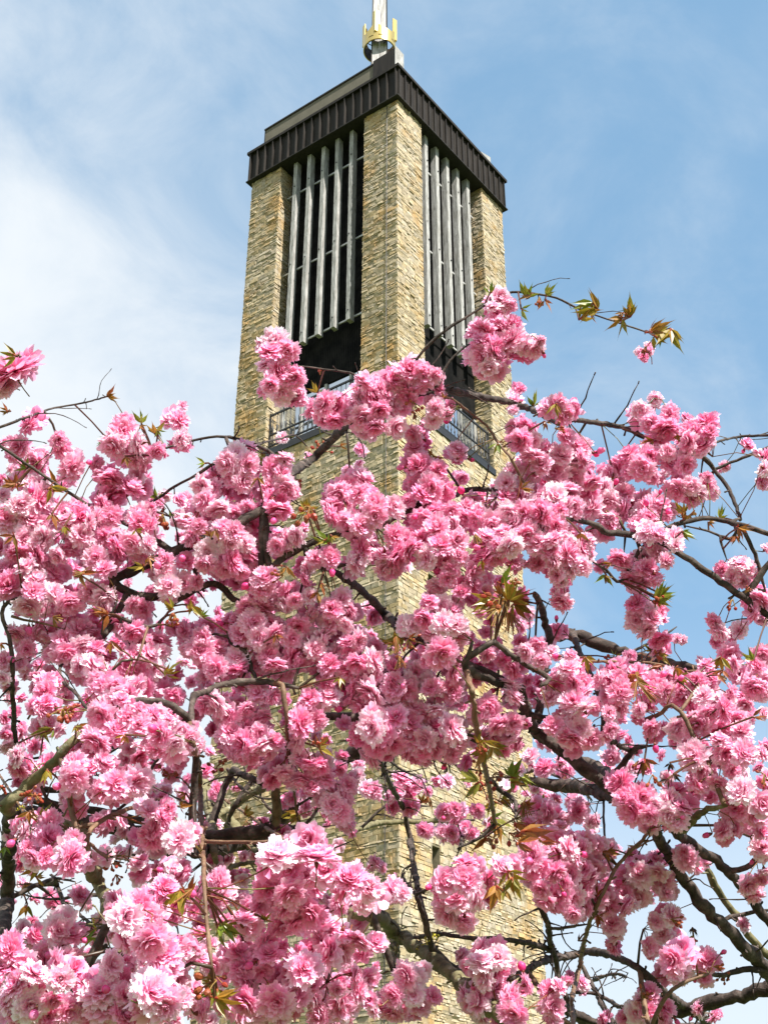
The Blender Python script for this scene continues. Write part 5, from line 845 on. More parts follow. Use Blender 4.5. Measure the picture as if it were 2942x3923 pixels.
-586,2202,2221|-507,2080,2187,390,52,-83,-19;-487,2010,2149,541,54,-82,-19;-487,1998,2136,578,92,-20,-34;-548,2098,2196,525,70,-60,37;-553,2117,2189,528,83,-51,-22;-557,2120,2230,489,28,-96,-1;-540,2060,2156,426,69,-63,-35;-597,2121,2216,399,-76,-65,1;-581,2120,2193,485,-75,-62,-23;-581,2095,2180,435,55,-80,-25;-564,2074,2160,386,-60,-38,-71;-885,2997,2365,246,-34,-27,-90
333,2369,3229|365,2241,3171,621,70,-51,-50;351,2251,3166,396,44,-72,54;385,2261,3161,510,47,-65,-60;386,2275,3114,508,60,-80,-8;304,2272,3130,565,-75,-38,-54;330,2541,3426,387,-31,-88,36;311,2538,3390,448,-4,-89,46;308,2528,3356,381,-33,-93,19;279,2284,3140,512,-79,-45,-41;286,2252,3087,613,-61,-67,-43;317,2270,3099,506,-31,-59,-74;310,2266,3058,612,-12,23,-97
750,2596,2348|669,2329,2354,693,-62,-76,19;696,2484,2373,629,-42,-90,-9;732,2461,2378,469,22,-72,65;737,2492,2360,629,3,-100,-3;692,2493,2332,418,-86,-33,38;669,2493,2332,470,-74,-58,34;747,2509,2332,472,36,-93,3;777,2724,2265,501,-11,-14,-98;759,2696,2275,552,18,-60,-78;782,2676,2282,330,-49,-36,-79;786,2657,2296,383,10,10,-99;763,2570,2319,481,-30,-95,-9;768,2586,2312,429,-10,-99,-13
784,2531,2870|714,2513,2792,516,-66,-31,-68;725,2520,2773,515,-72,0,-70;773,2545,2787,463,-53,-85,-6;747,2549,2731,631,10,-60,-79;792,2487,2805,513,92,36,-13;817,2519,2798,460,0,-59,81;811,2480,2829,571,-58,15,-80;735,2472,2898,519,-46,-89,-1;750,2461,2875,458,-67,-71,-23;781,2483,2875,346,-24,-69,-68;831,2456,2941,347,56,-66,50;788,2453,2891,401,-48,-87,-10;765,2439,2895,571,-18,-86,48
-538,2338,2941|-585,2296,2953,496,-76,-53,-38;-558,2277,2914,490,6,-93,-37;-559,2283,2912,436,-22,-91,34;-570,2291,2873,542,-31,-86,-40;-542,2271,2867,538,28,-42,-86;-503,2290,2922,602,45,-85,-27;-515,2536,3098,366,18,-96,24;-531,2298,2991,722,47,-57,68;-496,2261,2892,485,15,-97,-20;-508,2265,2845,535,-9,-71,-70;-475,2264,2842,427,81,-58,-9;-496,2294,2837,593,-7,-27,-96;-535,2262,2836,533,-83,-8,-56
-235,2424,3095|-207,2262,3046,444,18,-48,86;-213,2268,3015,497,68,-72,-16;-231,2270,3025,499,-2,-91,-41;-206,2280,2986,552,-21,-51,-83;-237,2280,2986,552,-8,-100,3;-191,2289,2980,442,39,-88,25;-280,2957,3559,330,47,-87,-12;-207,2996,3519,331,10,-96,28;-237,2272,2953,492,-98,4,20;-214,2262,2925,542,-4,20,-98;-230,2289,2927,438,-38,-60,-71;-278,2281,2933,547,-71,-58,-40;-275,2309,2918,550,-24,-20,-95
-516,2020,1957|-546,1973,1924,464,-57,-81,-10;-531,1984,1905,502,-46,-6,-88;-510,1967,1918,539,51,-73,-46;-494,1973,1938,504,51,-67,-54;-552,1972,1996,512,-15,-98,10;-555,1983,1973,472,-14,-72,67;-502,1937,1955,498,49,-63,60;-529,1954,1943,539,-57,-81,15;-487,1993,1906,505,45,-88,-16;-477,1967,1926,463,51,-38,-77;-459,1998,1914,468,40,-80,-45;-447,2013,1931,473,98,-8,-20;-462,1931,1947,534,30,-94,-15
241,2364,3014|224,2558,3130,370,-1,-99,13;204,2309,2944,553,-75,-11,-65;174,2326,2968,502,33,-94,-5;193,2302,2921,549,-69,-52,-49;172,2319,2936,498,-76,-14,-63;221,2300,2909,657,-9,-82,-57;257,2288,2930,547,-14,-65,-74;145,2308,2918,550,-83,-33,-46;274,2310,3042,676,-48,-83,28;257,2300,3010,558,-14,-96,-23;256,2302,2982,444,30,-91,30;287,2323,2993,672,-66,-66,-36;331,2284,3047,615,-25,-97,3;329,2322,2984,671,77,-47,-44
-705,2342,3127|-609,2296,3056,450,80,-12,-59;-596,2287,3024,334,6,12,-99;-574,2292,3013,668,-6,-20,-98;-571,2325,2996,729,63,12,-77;-676,2225,3068,385,55,-60,-58;-679,2259,3070,557,73,-47,-50;-655,2282,3035,613,70,-47,-54;-1023,3602,3930,266,-12,-99,-5;-772,2274,3082,561,-33,-86,-39;-746,2242,3114,614,-66,-70,27;-730,2274,3041,612,-39,-49,-78;-782,2298,3008,390,-70,71,3;-636,1783,2915,866,-41,-68,62;-660,1817,2914,554,-26,-94,-22
469,3326,2680|392,2988,2515,692,-94,-31,-17;379,3021,2510,571,-81,56,-19;423,3002,2502,630,12,-35,-93;397,3035,2464,633,-9,45,-89;463,2989,2524,567,8,-91,-41;482,3485,2710,443,-46,-29,-84;557,3367,2612,566,31,-71,-64;546,3609,2742,535,37,-60,-71;404,3374,2792,655,-57,-72,40;442,3408,2774,585,-54,-69,49;419,3456,2726,368,-39,-91,-14;576,3390,2738,507,38,-87,32;511,3444,2773,516,-56,-79,-26;487,3377,2777,581,45,-46,77
-17,2299,2903|21,2263,2931,489,31,-89,-34;-19,2224,2912,588,2,-100,1;-18,2219,2884,477,6,-82,-57;19,2254,2860,587,58,-74,-35;-44,2228,2868,583,43,-88,-19;-52,2239,2948,595,-64,-75,16;-104,2261,2908,540,-95,24,-22;-73,2253,2882,644,-55,-61,-57;-56,2281,2871,540,-82,-39,-42;1,2275,2827,535,-8,72,-69;26,2279,2826,642,73,-1,-68;15,2310,2818,594,64,-31,-71;-2,2292,2805,428,55,-33,-77;52,2255,2829,584,71,-27,-64
377,2382,2876|315,2326,2833,490,-51,-86,9;344,2292,2821,483,-93,-32,-18;335,2285,2844,538,-39,-92,-1;340,2258,2853,534,-44,-66,62;374,2293,2840,593,75,-59,-29;379,2301,2868,543,-32,-83,-46;406,2333,2832,545,-11,-88,-47;413,2359,2887,556,79,-62,-4;425,2360,2907,502,2,-84,54;371,2399,2784,552,-53,3,-85;394,2603,2911,391,13,-89,-43;363,2342,2799,380,-32,-95,-2;350,2312,2802,431,-75,-56,-35;382,2325,2825,597,75,-43,-50
-706,2353,2775|-683,2341,2743,591,76,-65,-1;-654,2293,2746,635,74,-67,-5;-650,2347,2733,484,74,-7,-66;-626,2303,2730,582,51,-43,-74;-666,2310,2797,484,71,-57,42;-733,2343,2682,532,-23,-12,-97;-695,2342,2692,532,83,6,-56;-678,2349,2678,479,-33,-1,-95;-708,2304,2723,582,-6,-36,-93;-751,2301,2765,692,13,-98,-14;-770,2319,2812,541,-13,-92,38;-693,2276,2740,526,18,-98,-11;-715,2275,2797,531,-36,-76,55;-693,2281,2769,582,42,-83,36
115,2350,2706|140,2275,2672,570,-3,-94,-35;136,2313,2720,477,31,-93,18;117,2304,2729,529,31,-73,-61;107,2190,2572,690,24,-66,-71;157,2298,2757,478,3,-99,10;206,2359,2647,531,64,-37,-68;148,2313,2665,524,-10,-50,-86;135,2343,2628,526,21,-42,-88;138,2362,2608,474,84,-35,-41;45,2325,2692,476,-41,-91,-8;81,2285,2689,522,-65,-41,-64;94,2331,2677,476,-17,-96,20;90,2277,2721,471,-12,-89,43;-15,2395,2677,486,-47,-64,-61;116,2267,2670,620,45,-88,-14
-41,2381,2166|-49,1967,2099,646,23,-79,57;-23,2036,2104,583,47,-88,4;-89,2064,2138,468,-51,-85,8;-29,2091,2093,425,26,-83,-50;-78,2381,2159,484,-60,-61,-51;19,2283,2161,513,27,-94,19;35,2271,2152,371,9,-100,-2;-19,3049,2412,441,84,-27,48;-2,2810,2290,287,76,-58,30;-68,2171,2037,564,-36,-51,-78;-65,2136,2056,472,-12,47,-87;-37,2142,2046,515,-44,-16,-88;-99,2137,2045,514,-83,-40,-39;-86,2143,2066,475,-37,-85,-37;-11,3352,2295,403,60,-14,-79
545,2526,2648|555,2456,2622,600,-27,-96,9;544,2443,2607,542,-3,-93,36;532,2492,2665,445,-47,-82,33;503,2504,2644,612,3,-97,22;477,2421,2591,536,-26,-94,-21;588,2828,2848,381,-14,-96,-23;478,2452,2575,486,-82,-15,-55;480,2493,2658,611,-84,-50,21;452,2479,2644,497,-89,-23,39;624,2445,2573,592,88,-46,-6;571,2430,2597,538,46,-68,-57;591,2479,2650,497,31,-79,-53;539,2451,2525,481,20,-55,-81;513,2420,2553,425,-73,-67,-13;594,2462,2532,537,35,-60,-72
-351,2296,2876|-296,2207,2841,524,50,-84,-23;-320,2230,2857,582,15,-99,4;-306,2242,2835,529,29,-65,-71;-280,2260,2844,533,53,-82,-23;-273,2286,2838,484,81,-49,32;-302,2262,2806,636,85,-49,-17;-353,2256,2821,583,36,-75,-56;-354,2260,2797,529,-20,-16,-97;-318,2287,2798,533,33,-60,-73;-287,2290,2794,534,24,-45,-86;-412,2265,2902,486,7,-7,-100;-401,2256,2892,538,-10,66,-75;-369,2226,2863,424,1,-89,-46;-388,2255,2851,427,-60,-79,11;-378,2253,2849,480,-90,-20,-40;-475,2270,2888,486,-64,-72,27
781,2570,3253|743,2457,3272,613,-46,-82,33;742,2439,3235,485,-32,-93,18;708,2459,3251,550,-45,-88,-13;733,2456,3214,546,-65,-62,44;695,2452,3217,546,-95,-29,-13;697,2491,3214,552,-45,-64,-62;880,2495,3205,491,87,-42,-26;865,2474,3159,484,80,52,-31;880,2547,3170,495,55,-71,-45;917,2922,3449,429,12,-78,-61;972,2880,3493,427,35,-88,31;743,2518,3143,489,-43,-72,-54;737,2487,3145,363,6,-92,-40;717,2511,3116,485,1,-19,-98;693,2473,3112,540,-43,-81,-39;689,2483,3174,608,4,-62,-78;663,2495,3115,604,-51,-38,-77
-56,2293,3216|-40,2295,3139,513,42,-73,-55;-20,2233,3112,668,4,-9,-99;-47,2233,3130,614,8,-40,-91;-10,2214,3138,556,37,-33,-87;-52,2221,3169,504,63,-77,8;-28,2222,3182,730,74,-65,-16;19,2244,3172,621,79,-60,12;-45,2185,3188,556,60,-40,69;-6,2211,3192,449,45,-88,-16;4,2219,3181,561,81,-55,-22;19,2208,3210,562,57,-81,-11;-134,2262,3149,509,-61,-3,-79;-103,2237,3126,503,-13,18,-97;-125,2211,3150,612,-68,-71,-19;-99,2237,3162,619,-56,-78,-29;-79,2236,3138,448,-17,-94,-31;-191,2687,3483,338,-79,-39,48
"""
BRANCHES = """
b|-582,2316,2936,362;-822,2188,3060,314;-787,2184,3070,290;-757,2194,3093,268;-737,2251,3150,250;-734,2353,3236,236;-683,2379,3267,212;-589,2240,3188,175
b|-248,2266,2941,483;-218,2396,3107,490;-246,2484,3191,480;-267,2493,3213,452;-290,2435,3194,413;-313,2358,3155,372;-342,2312,3134,336;-377,2310,3131,307;-412,2315,3125,279;-469,2310,3102,248;-487,2296,3074,218
b|-342,2312,3134,336;-322,2285,3060,346;-353,2281,3047,334;-372,2286,3037,323;-406,2320,3036,316;-455,2380,3047,311;-486,2421,3051,304;-508,2409,3026,291;-508,2346,2977,272;-381,2268,2889,250
b|-527,2329,2807,879;-249,2278,2931,885;-212,2546,3189,982;-189,2743,3347,1038;-144,2712,3376,1008;-91,2517,3299,919;-42,2357,3227,844;-1,2297,3204,803;37,2276,3207,776;70,2266,3216,752;132,2306,3254,744;219,2425,3323,757;295,2527,3380,762;337,2513,3352,731;358,2414,3267,677;389,2342,3192,632;412,2322,3189,605;425,2378,3227,597;511,2483,3287,598;582,2561,3326,591;632,2582,3312,568;708,2588,3280,541;770,2613,3280,520;805,2652,3268,500;833,2648,3206,470;833,2603,3105,432;807,2529,3060,396
b|-1,2297,3204,325;-35,2221,3199,283;-63,2221,3233,257;-101,2236,3254,232;-146,2234,3260,204;-199,2202,3244,174
b|37,2265,3199,331;71,2204,3265,314;126,2178,3315,300;183,2170,3356,287;229,2163,3387,274;274,2155,3406,260;330,2154,3400,245;369,2154,3390,230;425,2168,3367,216;494,2185,3352,202;586,2206,3331,188
b|70,2266,3216,374;113,2214,3200,326;122,2204,3223,296;138,2197,3251,266;158,2195,3275,236;191,2191,3302,206;216,2187,3322,176
b|-313,2358,3155,312;-299,2374,3157,272;-301,2522,3251,268;-292,2693,3373,266;-278,2842,3479,258;-248,2919,3542,242;-229,2962,3555,222;-212,3006,3556,200
s|301,2323,3010,412;262,2220,3017,358;241,2275,3096,350;220,2292,3152,336;193,2257,3152,312;157,2193,3137,286;137,2149,3123,262
b|805,2652,3268,380;992,2657,3364,331;958,2810,3472,343;919,2805,3464,336;825,2685,3369,314;729,2563,3264,293
b|-249,2278,2931,885;-233,2301,2816,789;-212,2297,2825,764;-179,2289,2842,739;-139,2283,2861,714;-92,2282,2879,691;-24,2285,2900,668;5,2298,2917,647;41,2315,2947,628;86,2341,2988,612;141,2384,3025,597;172,2419,3063,580;206,2423,3070,553;248,2383,3046,517;301,2323,3010,477
b|-284,2357,2760,628;-282,2339,2751,623;-263,2326,2773,599;-247,2308,2806,575;-249,2292,2841,551;-249,2279,2882,529;-243,2280,2916,508;-241,2286,2953,488
b|-249,2278,2931,885;-527,2329,2807,879;-549,2332,2790,852;-520,2336,2770,825;-484,2338,2763,799;-451,2342,2764,775;-426,2351,2760,752;-375,2341,2783,728;-346,2338,2792,703;-325,2345,2780,678;-306,2355,2764,653;-284,2357,2760,628
b|19,2647,2858,909;6,2721,2904,936;-20,2666,2910,875;-48,2550,2884,796;-76,2419,2843,716;-104,2338,2820,652;-129,2309,2815,604;-150,2302,2815,561
b|-120,2307,2810,416;-92,2308,2818,395;-68,2310,2822,375
b|284,2462,2612,978;66,2431,2716,850;19,2647,2858,909;4,2833,2962,951
b|-375,2341,2783,696;-388,2311,2825,605;-411,2311,2838,575;-441,2312,2860,546;-470,2317,2880,518;-506,2319,2902,488;-544,2317,2923,458;-582,2316,2936,427
b|-730,2738,2431,666;-827,2774,2605,579;-778,2546,2602,521;-746,2403,2609,480;-737,2355,2622,456;-740,2341,2653,438;-751,2328,2686,421;-761,2315,2712,404;-749,2304,2731,386;-719,2299,2741,368
b|-517,2135,2404,391;-507,2121,2416,340;-538,2176,2462,337;-570,2226,2505,332;-604,2259,2541,324;-605,2293,2547,314;-627,2313,2579,303;-634,2336,2609,293;-624,2351,2633,280;-606,2353,2659,266
b|-635,2343,2609,283;-640,2353,2632,245;-641,2359,2657,205
s|-742,2318,2707,325;-717,2322,2701,286;-677,2325,2694,248;-635,2330,2684,209
s|-462,2288,2670,308;-472,2270,2593,268;-492,2275,2607,247;-519,2288,2628,226;-551,2312,2653,206
b|-520,2336,2770,562;-554,2328,2666,488;-555,2320,2693,442;-542,2314,2710,395;-531,2304,2736,348
b|-542,2314,2710,395;-462,2288,2670,362;-437,2303,2693,311;-429,2313,2715,259;-415,2317,2741,206
b|-271,2348,2580,536;-252,2360,2592,466;-262,2360,2610,431;-268,2355,2632,396;-277,2350,2648,359;-305,2343,2662,323;-312,2333,2681,286
b|-344,2149,2421,644;-339,2154,2395,560;-354,2240,2502,582;-340,2313,2545,593;-315,2341,2572,592;-271,2348,2580,584;-214,2349,2578,574;-165,2349,2568,563
s|-214,2349,2578,574;-196,2324,2563,543;-189,2329,2519,494;-187,2347,2491,449;-188,2437,2476,416;-192,2626,2479,394;-195,2794,2482,363;-187,2845,2434,313
b|-368,2454,2276,832;-358,2356,2423,724;-350,2218,2430,676;-344,2149,2421,645;-358,2119,2431,626;-380,2112,2441,613;-408,2118,2448,603;-438,2123,2450,591;-469,2121,2440,576
l|-687,2322,2314,1113;-661,2209,2289,1126;-623,2202,2325,1049;-588,2166,2339,957;-556,2124,2349,863;-531,2112,2375,784;-517,2135,2404,714
b|-611,2185,1901,1221;-758,2637,2158,1467;-831,2887,2286,1555;-789,2713,2342,1418;-716,2429,2319,1221;-687,2322,2314,1113;-713,2350,2340,1069;-766,2418,2368,1038
b|-794,2683,2412,2014;-730,2738,2431,2001;-663,2785,2430,1973;-588,2799,2424,1923;-518,2852,2406,1891;-458,3087,2462,1981;-437,3473,2576,2161;-404,3658,2642,2207;-329,3556,2629,2079;-281,3430,2628,1946;-195,3326,2679,1841;-136,3196,2692,1719;-61,3058,2703,1596;19,2936,2709,1483
b|19,2936,2709,1394;7,2864,2717,1212;-56,2853,2703,1166;-105,2849,2702,1124;-152,2853,2706,1086
s|-525,2130,2223,359;-593,2114,2242,312;-623,2166,2270,296;-678,2267,2335,285;-750,2431,2417,279;-828,2627,2500,272
s|-556,2124,2349,638;-499,2089,2202,555;-484,2142,2235,512;-461,2184,2266,464;-440,2274,2308,421;-431,2434,2370,384
s|-484,2142,2235,494;-525,2130,2223,430;-500,2102,2204,390;-487,2147,2198,362;-495,2285,2221,348;-527,2471,2269,336
s|-344,2149,2421,645;-326,2120,2361,603;-375,2495,2476,677;-402,2736,2502,703;-377,2614,2400,634;-326,2296,2249,524;-290,2086,2152,448;-274,1997,2093,403;-260,1970,2018,369;-249,1959,1969,341
l|-404,3658,2642,1562;-530,3726,2829,1358;-462,3327,2634,1140;-399,2952,2476,950;-354,2696,2335,808
l|-230,2764,2403,904;-236,2714,2496,786;-272,2881,2545,814;-345,3226,2633,885;-416,3456,2674,920;-437,3295,2596,851
b|-399,2952,2476,905;-364,2977,2608,787;-320,2821,2551,722;-275,2748,2512,679;-250,2764,2499,658
l|-437,3295,2596,809;-431,3319,2597,703;-413,3465,2609,699;-365,3334,2543,639;-283,2911,2400,530
s|-326,2296,2249,419;-182,2215,2229,364;-254,2743,2407,428;-341,3271,2589,483;-435,3671,2744,510;-516,3804,2811,495;-524,3729,2791,451
l|-716,2429,2319,1221;-560,2303,2276,1226;-530,2263,2231,1176;-537,2338,2223,1186;-546,2459,2228,1218;-521,2440,2191,1179;-465,2261,2114,1064;-395,2064,2020,941
b|-831,2887,2286,591;-755,2950,2346,514;-784,3121,2378,501;-748,3051,2325,447;-631,2669,2177,352
b|-854,3217,2399,457;-817,3363,2388,448;-758,3172,2335,410;-682,3000,2272,374;-630,2869,2227,346;-583,2776,2188,323
b|-631,2669,2177,304;-610,2615,2164,264;-569,2568,2162,240;-496,2371,2120,203
b|-465,2261,2114,707;-524,2313,2003,615;-594,2648,2089,654;-625,2840,2144,646;-589,2839,2180,592
b|-784,3121,2378,501;-854,3217,2399,457;-792,3088,2372,382;-747,2980,2356,315;-695,2934,2337,255
l|241,2487,1973,1421;204,2537,2009,1412;166,2614,2055,1417;139,2701,2100,1423;106,2806,2147,1435;74,2983,2209,1477;37,3109,2261,1488;9,2984,2263,1380;-21,2672,2205,1188;-55,2337,2135,997
l|37,3109,2261,1314;35,3505,2345,1143;29,3067,2213,940;23,2568,2079,737
b|139,2701,2100,753;162,2763,2109,654;127,2837,2156,661;106,2795,2166,640;87,2675,2192,604;78,2714,2248,604;74,3032,2391,667;74,3432,2574,745;88,3697,2614,779;72,3713,2693,770;57,3629,2730,739;29,3447,2719,688;8,3159,2665,617;-8,2796,2578,534
b|87,2675,2192,513;65,2573,2223,446;49,2686,2272,368;43,2771,2311,278;50,2827,2333,180
b|523,3532,2303,870;489,3647,2320,757;403,3205,2247,639;310,2864,2193,548;237,2737,2173,501;178,2761,2180,481;132,2800,2196,464;97,2878,2210,452;76,3048,2240,451;67,3274,2285,456
b|590,3628,2128,1323;947,4039,2201,1151;783,3514,2166,988;663,3143,2134,870;598,2968,2128,808;564,2937,2152,787;544,3013,2186,793;529,3187,2236,822;519,3413,2284,861;523,3532,2303,870;456,3404,2268,818;371,3072,2195,719;296,2756,2115,627;237,2565,2062,567
b|470,3334,2119,807;434,3294,2183,702;426,3268,2227,677;389,3068,2233,617;350,2798,2225,545;310,2610,2217,492
b|310,2610,2217,381;335,2660,2183,331;369,2725,2193,307;410,2770,2210,280;410,2812,2217,252;447,2857,2231,223
s|296,2756,2115,580;368,2690,2000,504;436,3119,2121,582;498,3454,2220,640;522,3525,2277,648;492,3288,2259,598;452,2933,2225,529;433,2716,2216,486;444,2662,2241,472;467,2664,2277,468;488,2673,2309,465;510,2679,2332,461;514,2669,2338,452;530,2604,2342,436;525,2494,2334,412
b|981,3325,2190,1721;898,3123,2183,1581;834,2983,2187,1477;780,2910,2209,1409;737,2872,2243,1360;698,2852,2271,1318;674,2838,2305,1279;650,2830,2333,1242;622,2797,2370,1197;595,2730,2376,1134;564,2627,2378,1059;533,2529,2370,986
b|889,2929,2218,1135;863,2914,2242,1127;841,2898,2264,1118;807,2868,2295,1107;770,2827,2320,1090;730,2784,2341,1072;682,2749,2362,1057;645,2711,2371,1039;607,2649,2380,1013;577,2581,2377,984
b|730,2784,2341,767;757,2798,2332,667;784,2780,2335,627;800,2752,2341,586;814,2715,2348,543
l|898,3123,2183,1164;922,3137,2206,1012;883,3102,2228,971;853,3074,2254,933;829,3051,2283,896;803,3028,2309,859;772,2995,2338,821;754,2963,2357,782;731,2929,2382,743
b|780,2910,2209,656;762,2924,2257,570;791,2922,2264,533;827,2918,2272,495;868,2915,2276,456
b|834,2983,2187,820;864,3004,2166,713;821,2996,2164,677;793,2994,2159,641;747,2980,2148,603;708,2935,2145,561
s|564,2937,2152,672;558,2859,2025,585;577,2837,2056,553;595,2818,2081,522;633,2815,2104,493;689,2834,2124,468
b|470,3334,2119,812;564,3362,2100,706;584,3585,2176,703;601,3811,2256,694;597,3933,2326,661;578,3925,2363,603
b|663,3143,2134,575;560,3155,2110,500;576,3434,2169,507;567,3594,2213,491;506,3560,2210,446;478,3397,2171,386
b|597,3933,2326,569;628,4056,2328,495;611,3653,2271,400;581,3315,2212,321;557,3059,2158,257
b|981,3325,2190,1717;590,3628,2128,1493;530,3511,2133,1318;470,3334,2119,1129;412,3123,2109,944
b|444,2970,2972,1612;476,2921,2950,1487;530,2909,2921,1377;583,2919,2907,1279;627,2907,2886,1173;657,2852,2853,1053;697,2793,2812,936;722,2747,2782,827;781,2719,2746,724
b|476,2921,2950,864;466,2864,2913,751;460,2746,2811,685;469,2683,2738,635;476,2666,2690,598;485,2658,2657,565
s|589,2398,2542,466;653,2438,2635,405;618,2482,2664,389;582,2530,2701,373;523,2543,2711,350;451,2495,2691,319;393,2440,2663,288;370,2416,2650,261
b|852,2503,2790,904;827,2497,2804,872;774,2480,2834,840;737,2468,2856,808;700,2456,2881,777;663,2447,2907,746;628,2446,2932,716;593,2448,2959,688;526,2450,2975,657;492,2443,2971,623;451,2406,2972,583;404,2361,2960,542;385,2327,2939,503;342,2291,2940,466
b|774,2480,2834,711;862,2417,2943,618;829,2418,2958,598;794,2427,2980,580;779,2458,3003,565;758,2484,3029,549;712,2485,3034,527;654,2468,3012,500;614,2450,2987,472
b|775,2447,2991,337;759,2460,2966,300;714,2461,2988,263;662,2470,3007,227
b|782,2437,2983,515;794,2443,2951,479;810,2458,2914,445;818,2475,2883,411;827,2490,2856,378
b|759,2460,2966,300;733,2445,2967,313;737,2450,2938,267;743,2456,2915,222
b|564,2486,2957,434;514,2478,2872,378;475,2435,2878,322;452,2401,2871,267;428,2368,2867,214
b|558,2491,2992,340;536,2481,2995,295;529,2471,2963,248;523,2460,2934,201
b|526,2450,2975,655;558,2491,2992,570;564,2486,2957,452;571,2483,2926,337
b|166,2321,2623,634;212,2311,2649,605;227,2333,2654,610;262,2366,2643,616;299,2388,2630,618;333,2392,2607,617;312,2381,2588,612
b|284,2462,2612,883;164,2344,2606,768;166,2321,2623,634;174,2298,2647,502
b|334,2675,2606,934;375,2655,2814,812;371,2671,2850,805;357,2603,2862,775;322,2458,2833,723
b|523,2848,2511,1352;525,2847,2542,1406;541,2999,2610,1470;521,3087,2667,1503;478,3080,2682,1488;426,2977,2672,1429;371,2824,2645,1347;334,2675,2606,1266;299,2551,2596,1202;284,2462,2612,1158
b|334,2675,2606,1266;498,2597,2425,1274;523,2848,2511,1352;520,3109,2611,1429;507,3303,2687,1466;484,3392,2714,1450;424,3408,2732,1403;385,3401,2735,1345
b|537,2983,2599,984;563,2960,2614,876;580,2936,2635,769;590,2875,2636,654;595,2770,2604,532
b|299,2551,2596,654;417,2503,2544,569;444,2598,2570,578;504,2725,2604,594;552,2849,2632,607;601,2935,2646,611
s|661,2431,2361,563;589,2398,2542,578;552,2454,2554,531;526,2529,2567,485
l|607,2649,2380,882;619,2610,2366,767;625,2547,2366,696;631,2487,2367,629;661,2431,2361,563
b|541,2999,2610,400;531,3030,2574,347;523,2974,2547,316;507,2905,2479,283;488,2808,2382,248
s|164,2344,2606,768;166,2264,2530,704;169,2276,2523,662;180,2356,2495,632;208,2598,2522,639;254,3020,2607,679;295,3417,2681,698;324,3647,2682,671
b|11,4109,2827,666;74,4207,2862,639;170,4283,2887,608;251,4326,2899,570;316,4345,2907,528
l|255,4128,2839,957;11,4109,2827,832;-67,3833,2725,704;-128,3595,2634,592
b|8,3159,2665,389;8,3129,2695,338;50,3372,2753,307;111,3604,2805,267
b|-67,3833,2725,466;49,3810,2822,406;101,3916,2827,351;144,4006,2849,294
b|255,4128,2839,1004;243,3903,2714,707;219,3640,2615,438
b|19,2936,2709,332;139,2901,2609,289;149,3001,2621,256;158,3063,2672,221;175,3220,2692,186
b|254,3020,2607,664;277,3189,2661,578;318,3318,2672,562;343,3270,2634,517;325,3090,2534,451
l|-354,2696,2335,640;-351,2803,2330,557;-329,2961,2385,496;-264,2837,2357,385
b|-794,2683,2412,1100;-780,2599,2428,957;-715,2623,2424,912;-631,2635,2413,862;-541,2619,2394,804;-450,2594,2367,743;-384,2572,2344,684
b|-518,2852,2406,1891;-230,2764,2403,1672;-277,3058,2474,1753;-354,3208,2502,1739;-393,2981,2429,1524;-368,2454,2276,1179
b|-716,2429,2319,458;-677,2492,2281,399;-619,2512,2326,371;-560,2545,2366,344;-511,2571,2418,315
b|23,2568,2079,684;-29,2524,2198,594;-16,2705,2231,636;9,2949,2263,690
b|120,3250,1720,7000;-245,2717,1690,4111;-611,2185,1901,1221
b|120,3250,1720,5000;180,2869,1797,3210;241,2487,1973,1421
b|120,3250,1720,6500;587,3172,1765,5250;1054,3094,2049,4000
b|1054,3094,2049,3600;1083,2998,2215,2926;1111,2901,2381,2252;1025,2582,2631,1578;852,2503,2790,904
b|1054,3094,2049,3000;1017,3210,2120,2361;981,3325,2190,1721
b|1111,2901,2381,2800;1000,2915,2320,1967;889,2929,2218,1135
t|-783,2693,2340,1320;-787,2689,2358,1247;-791,2686,2387,1174;-794,2683,2412,1100
t|758,2484,3029,476;775,2500,3032,449;792,2516,3047,423;807,2529,3060,396
t|-159,2286,2851,673;-156,2292,2834,635;-153,2297,2824,598;-150,2302,2815,561
t|478,2671,2589,587;481,2666,2606,580;483,2662,2633,572;485,2658,2657,565
t|321,3626,2682,526;285,3631,2646,496;250,3636,2629,467;219,3640,2615,438
t|-355,3189,2510,796;-287,3160,2511,687;-251,3148,2519,583;-189,3116,2528,477;-158,3112,2569,378;-137,3073,2585,273
t|-709,3247,2384,519;-746,3158,2361,439;-776,3162,2353,374;-798,3101,2339,302;-798,2946,2308,226;-853,3006,2335,169
t|-803,2717,2496,708;-741,2690,2475,608;-698,2704,2474,519;-668,2746,2490,435;-617,2762,2508,345;-570,2767,2527,253
t|-752,2692,2334,564;-734,2747,2348,501;-698,2724,2350,423;-660,2757,2351,352;-615,2793,2352,280;-569,2832,2353,207
t|-517,2898,2357,480;-486,2833,2322,407;-455,2825,2284,343;-452,2863,2262,285;-447,2852,2233,222;-427,2796,2178,158
t|-297,3578,2681,491;-323,3531,2698,423;-344,3537,2729,362;-380,3567,2792,303;-406,3621,2844,243;-405,3616,2902,179
t|-661,2897,2616,318;-622,2886,2638,277;-562,2819,2644,231;-518,2776,2642,188;-481,2718,2631,145;-434,2615,2602,102
t|-348,3342,2712,877;-372,3330,2674,757;-395,3333,2633,640;-418,3436,2624,541;-424,3497,2592,430;-425,3509,2547,313
t|-281,2904,2324,348;-244,2941,2364,308;-209,2993,2408,268;-168,3039,2424,224;-109,2997,2435,175;-68,2999,2453,128
t|-389,2827,2355,668;-390,2897,2335,592;-382,2899,2303,501;-377,2925,2278,414;-355,2914,2246,323;-326,2930,2218,236
t|-626,2469,2359,387;-650,2429,2370,333;-661,2414,2389,283;-654,2322,2386,226;-673,2293,2410,177;-674,2255,2417,127
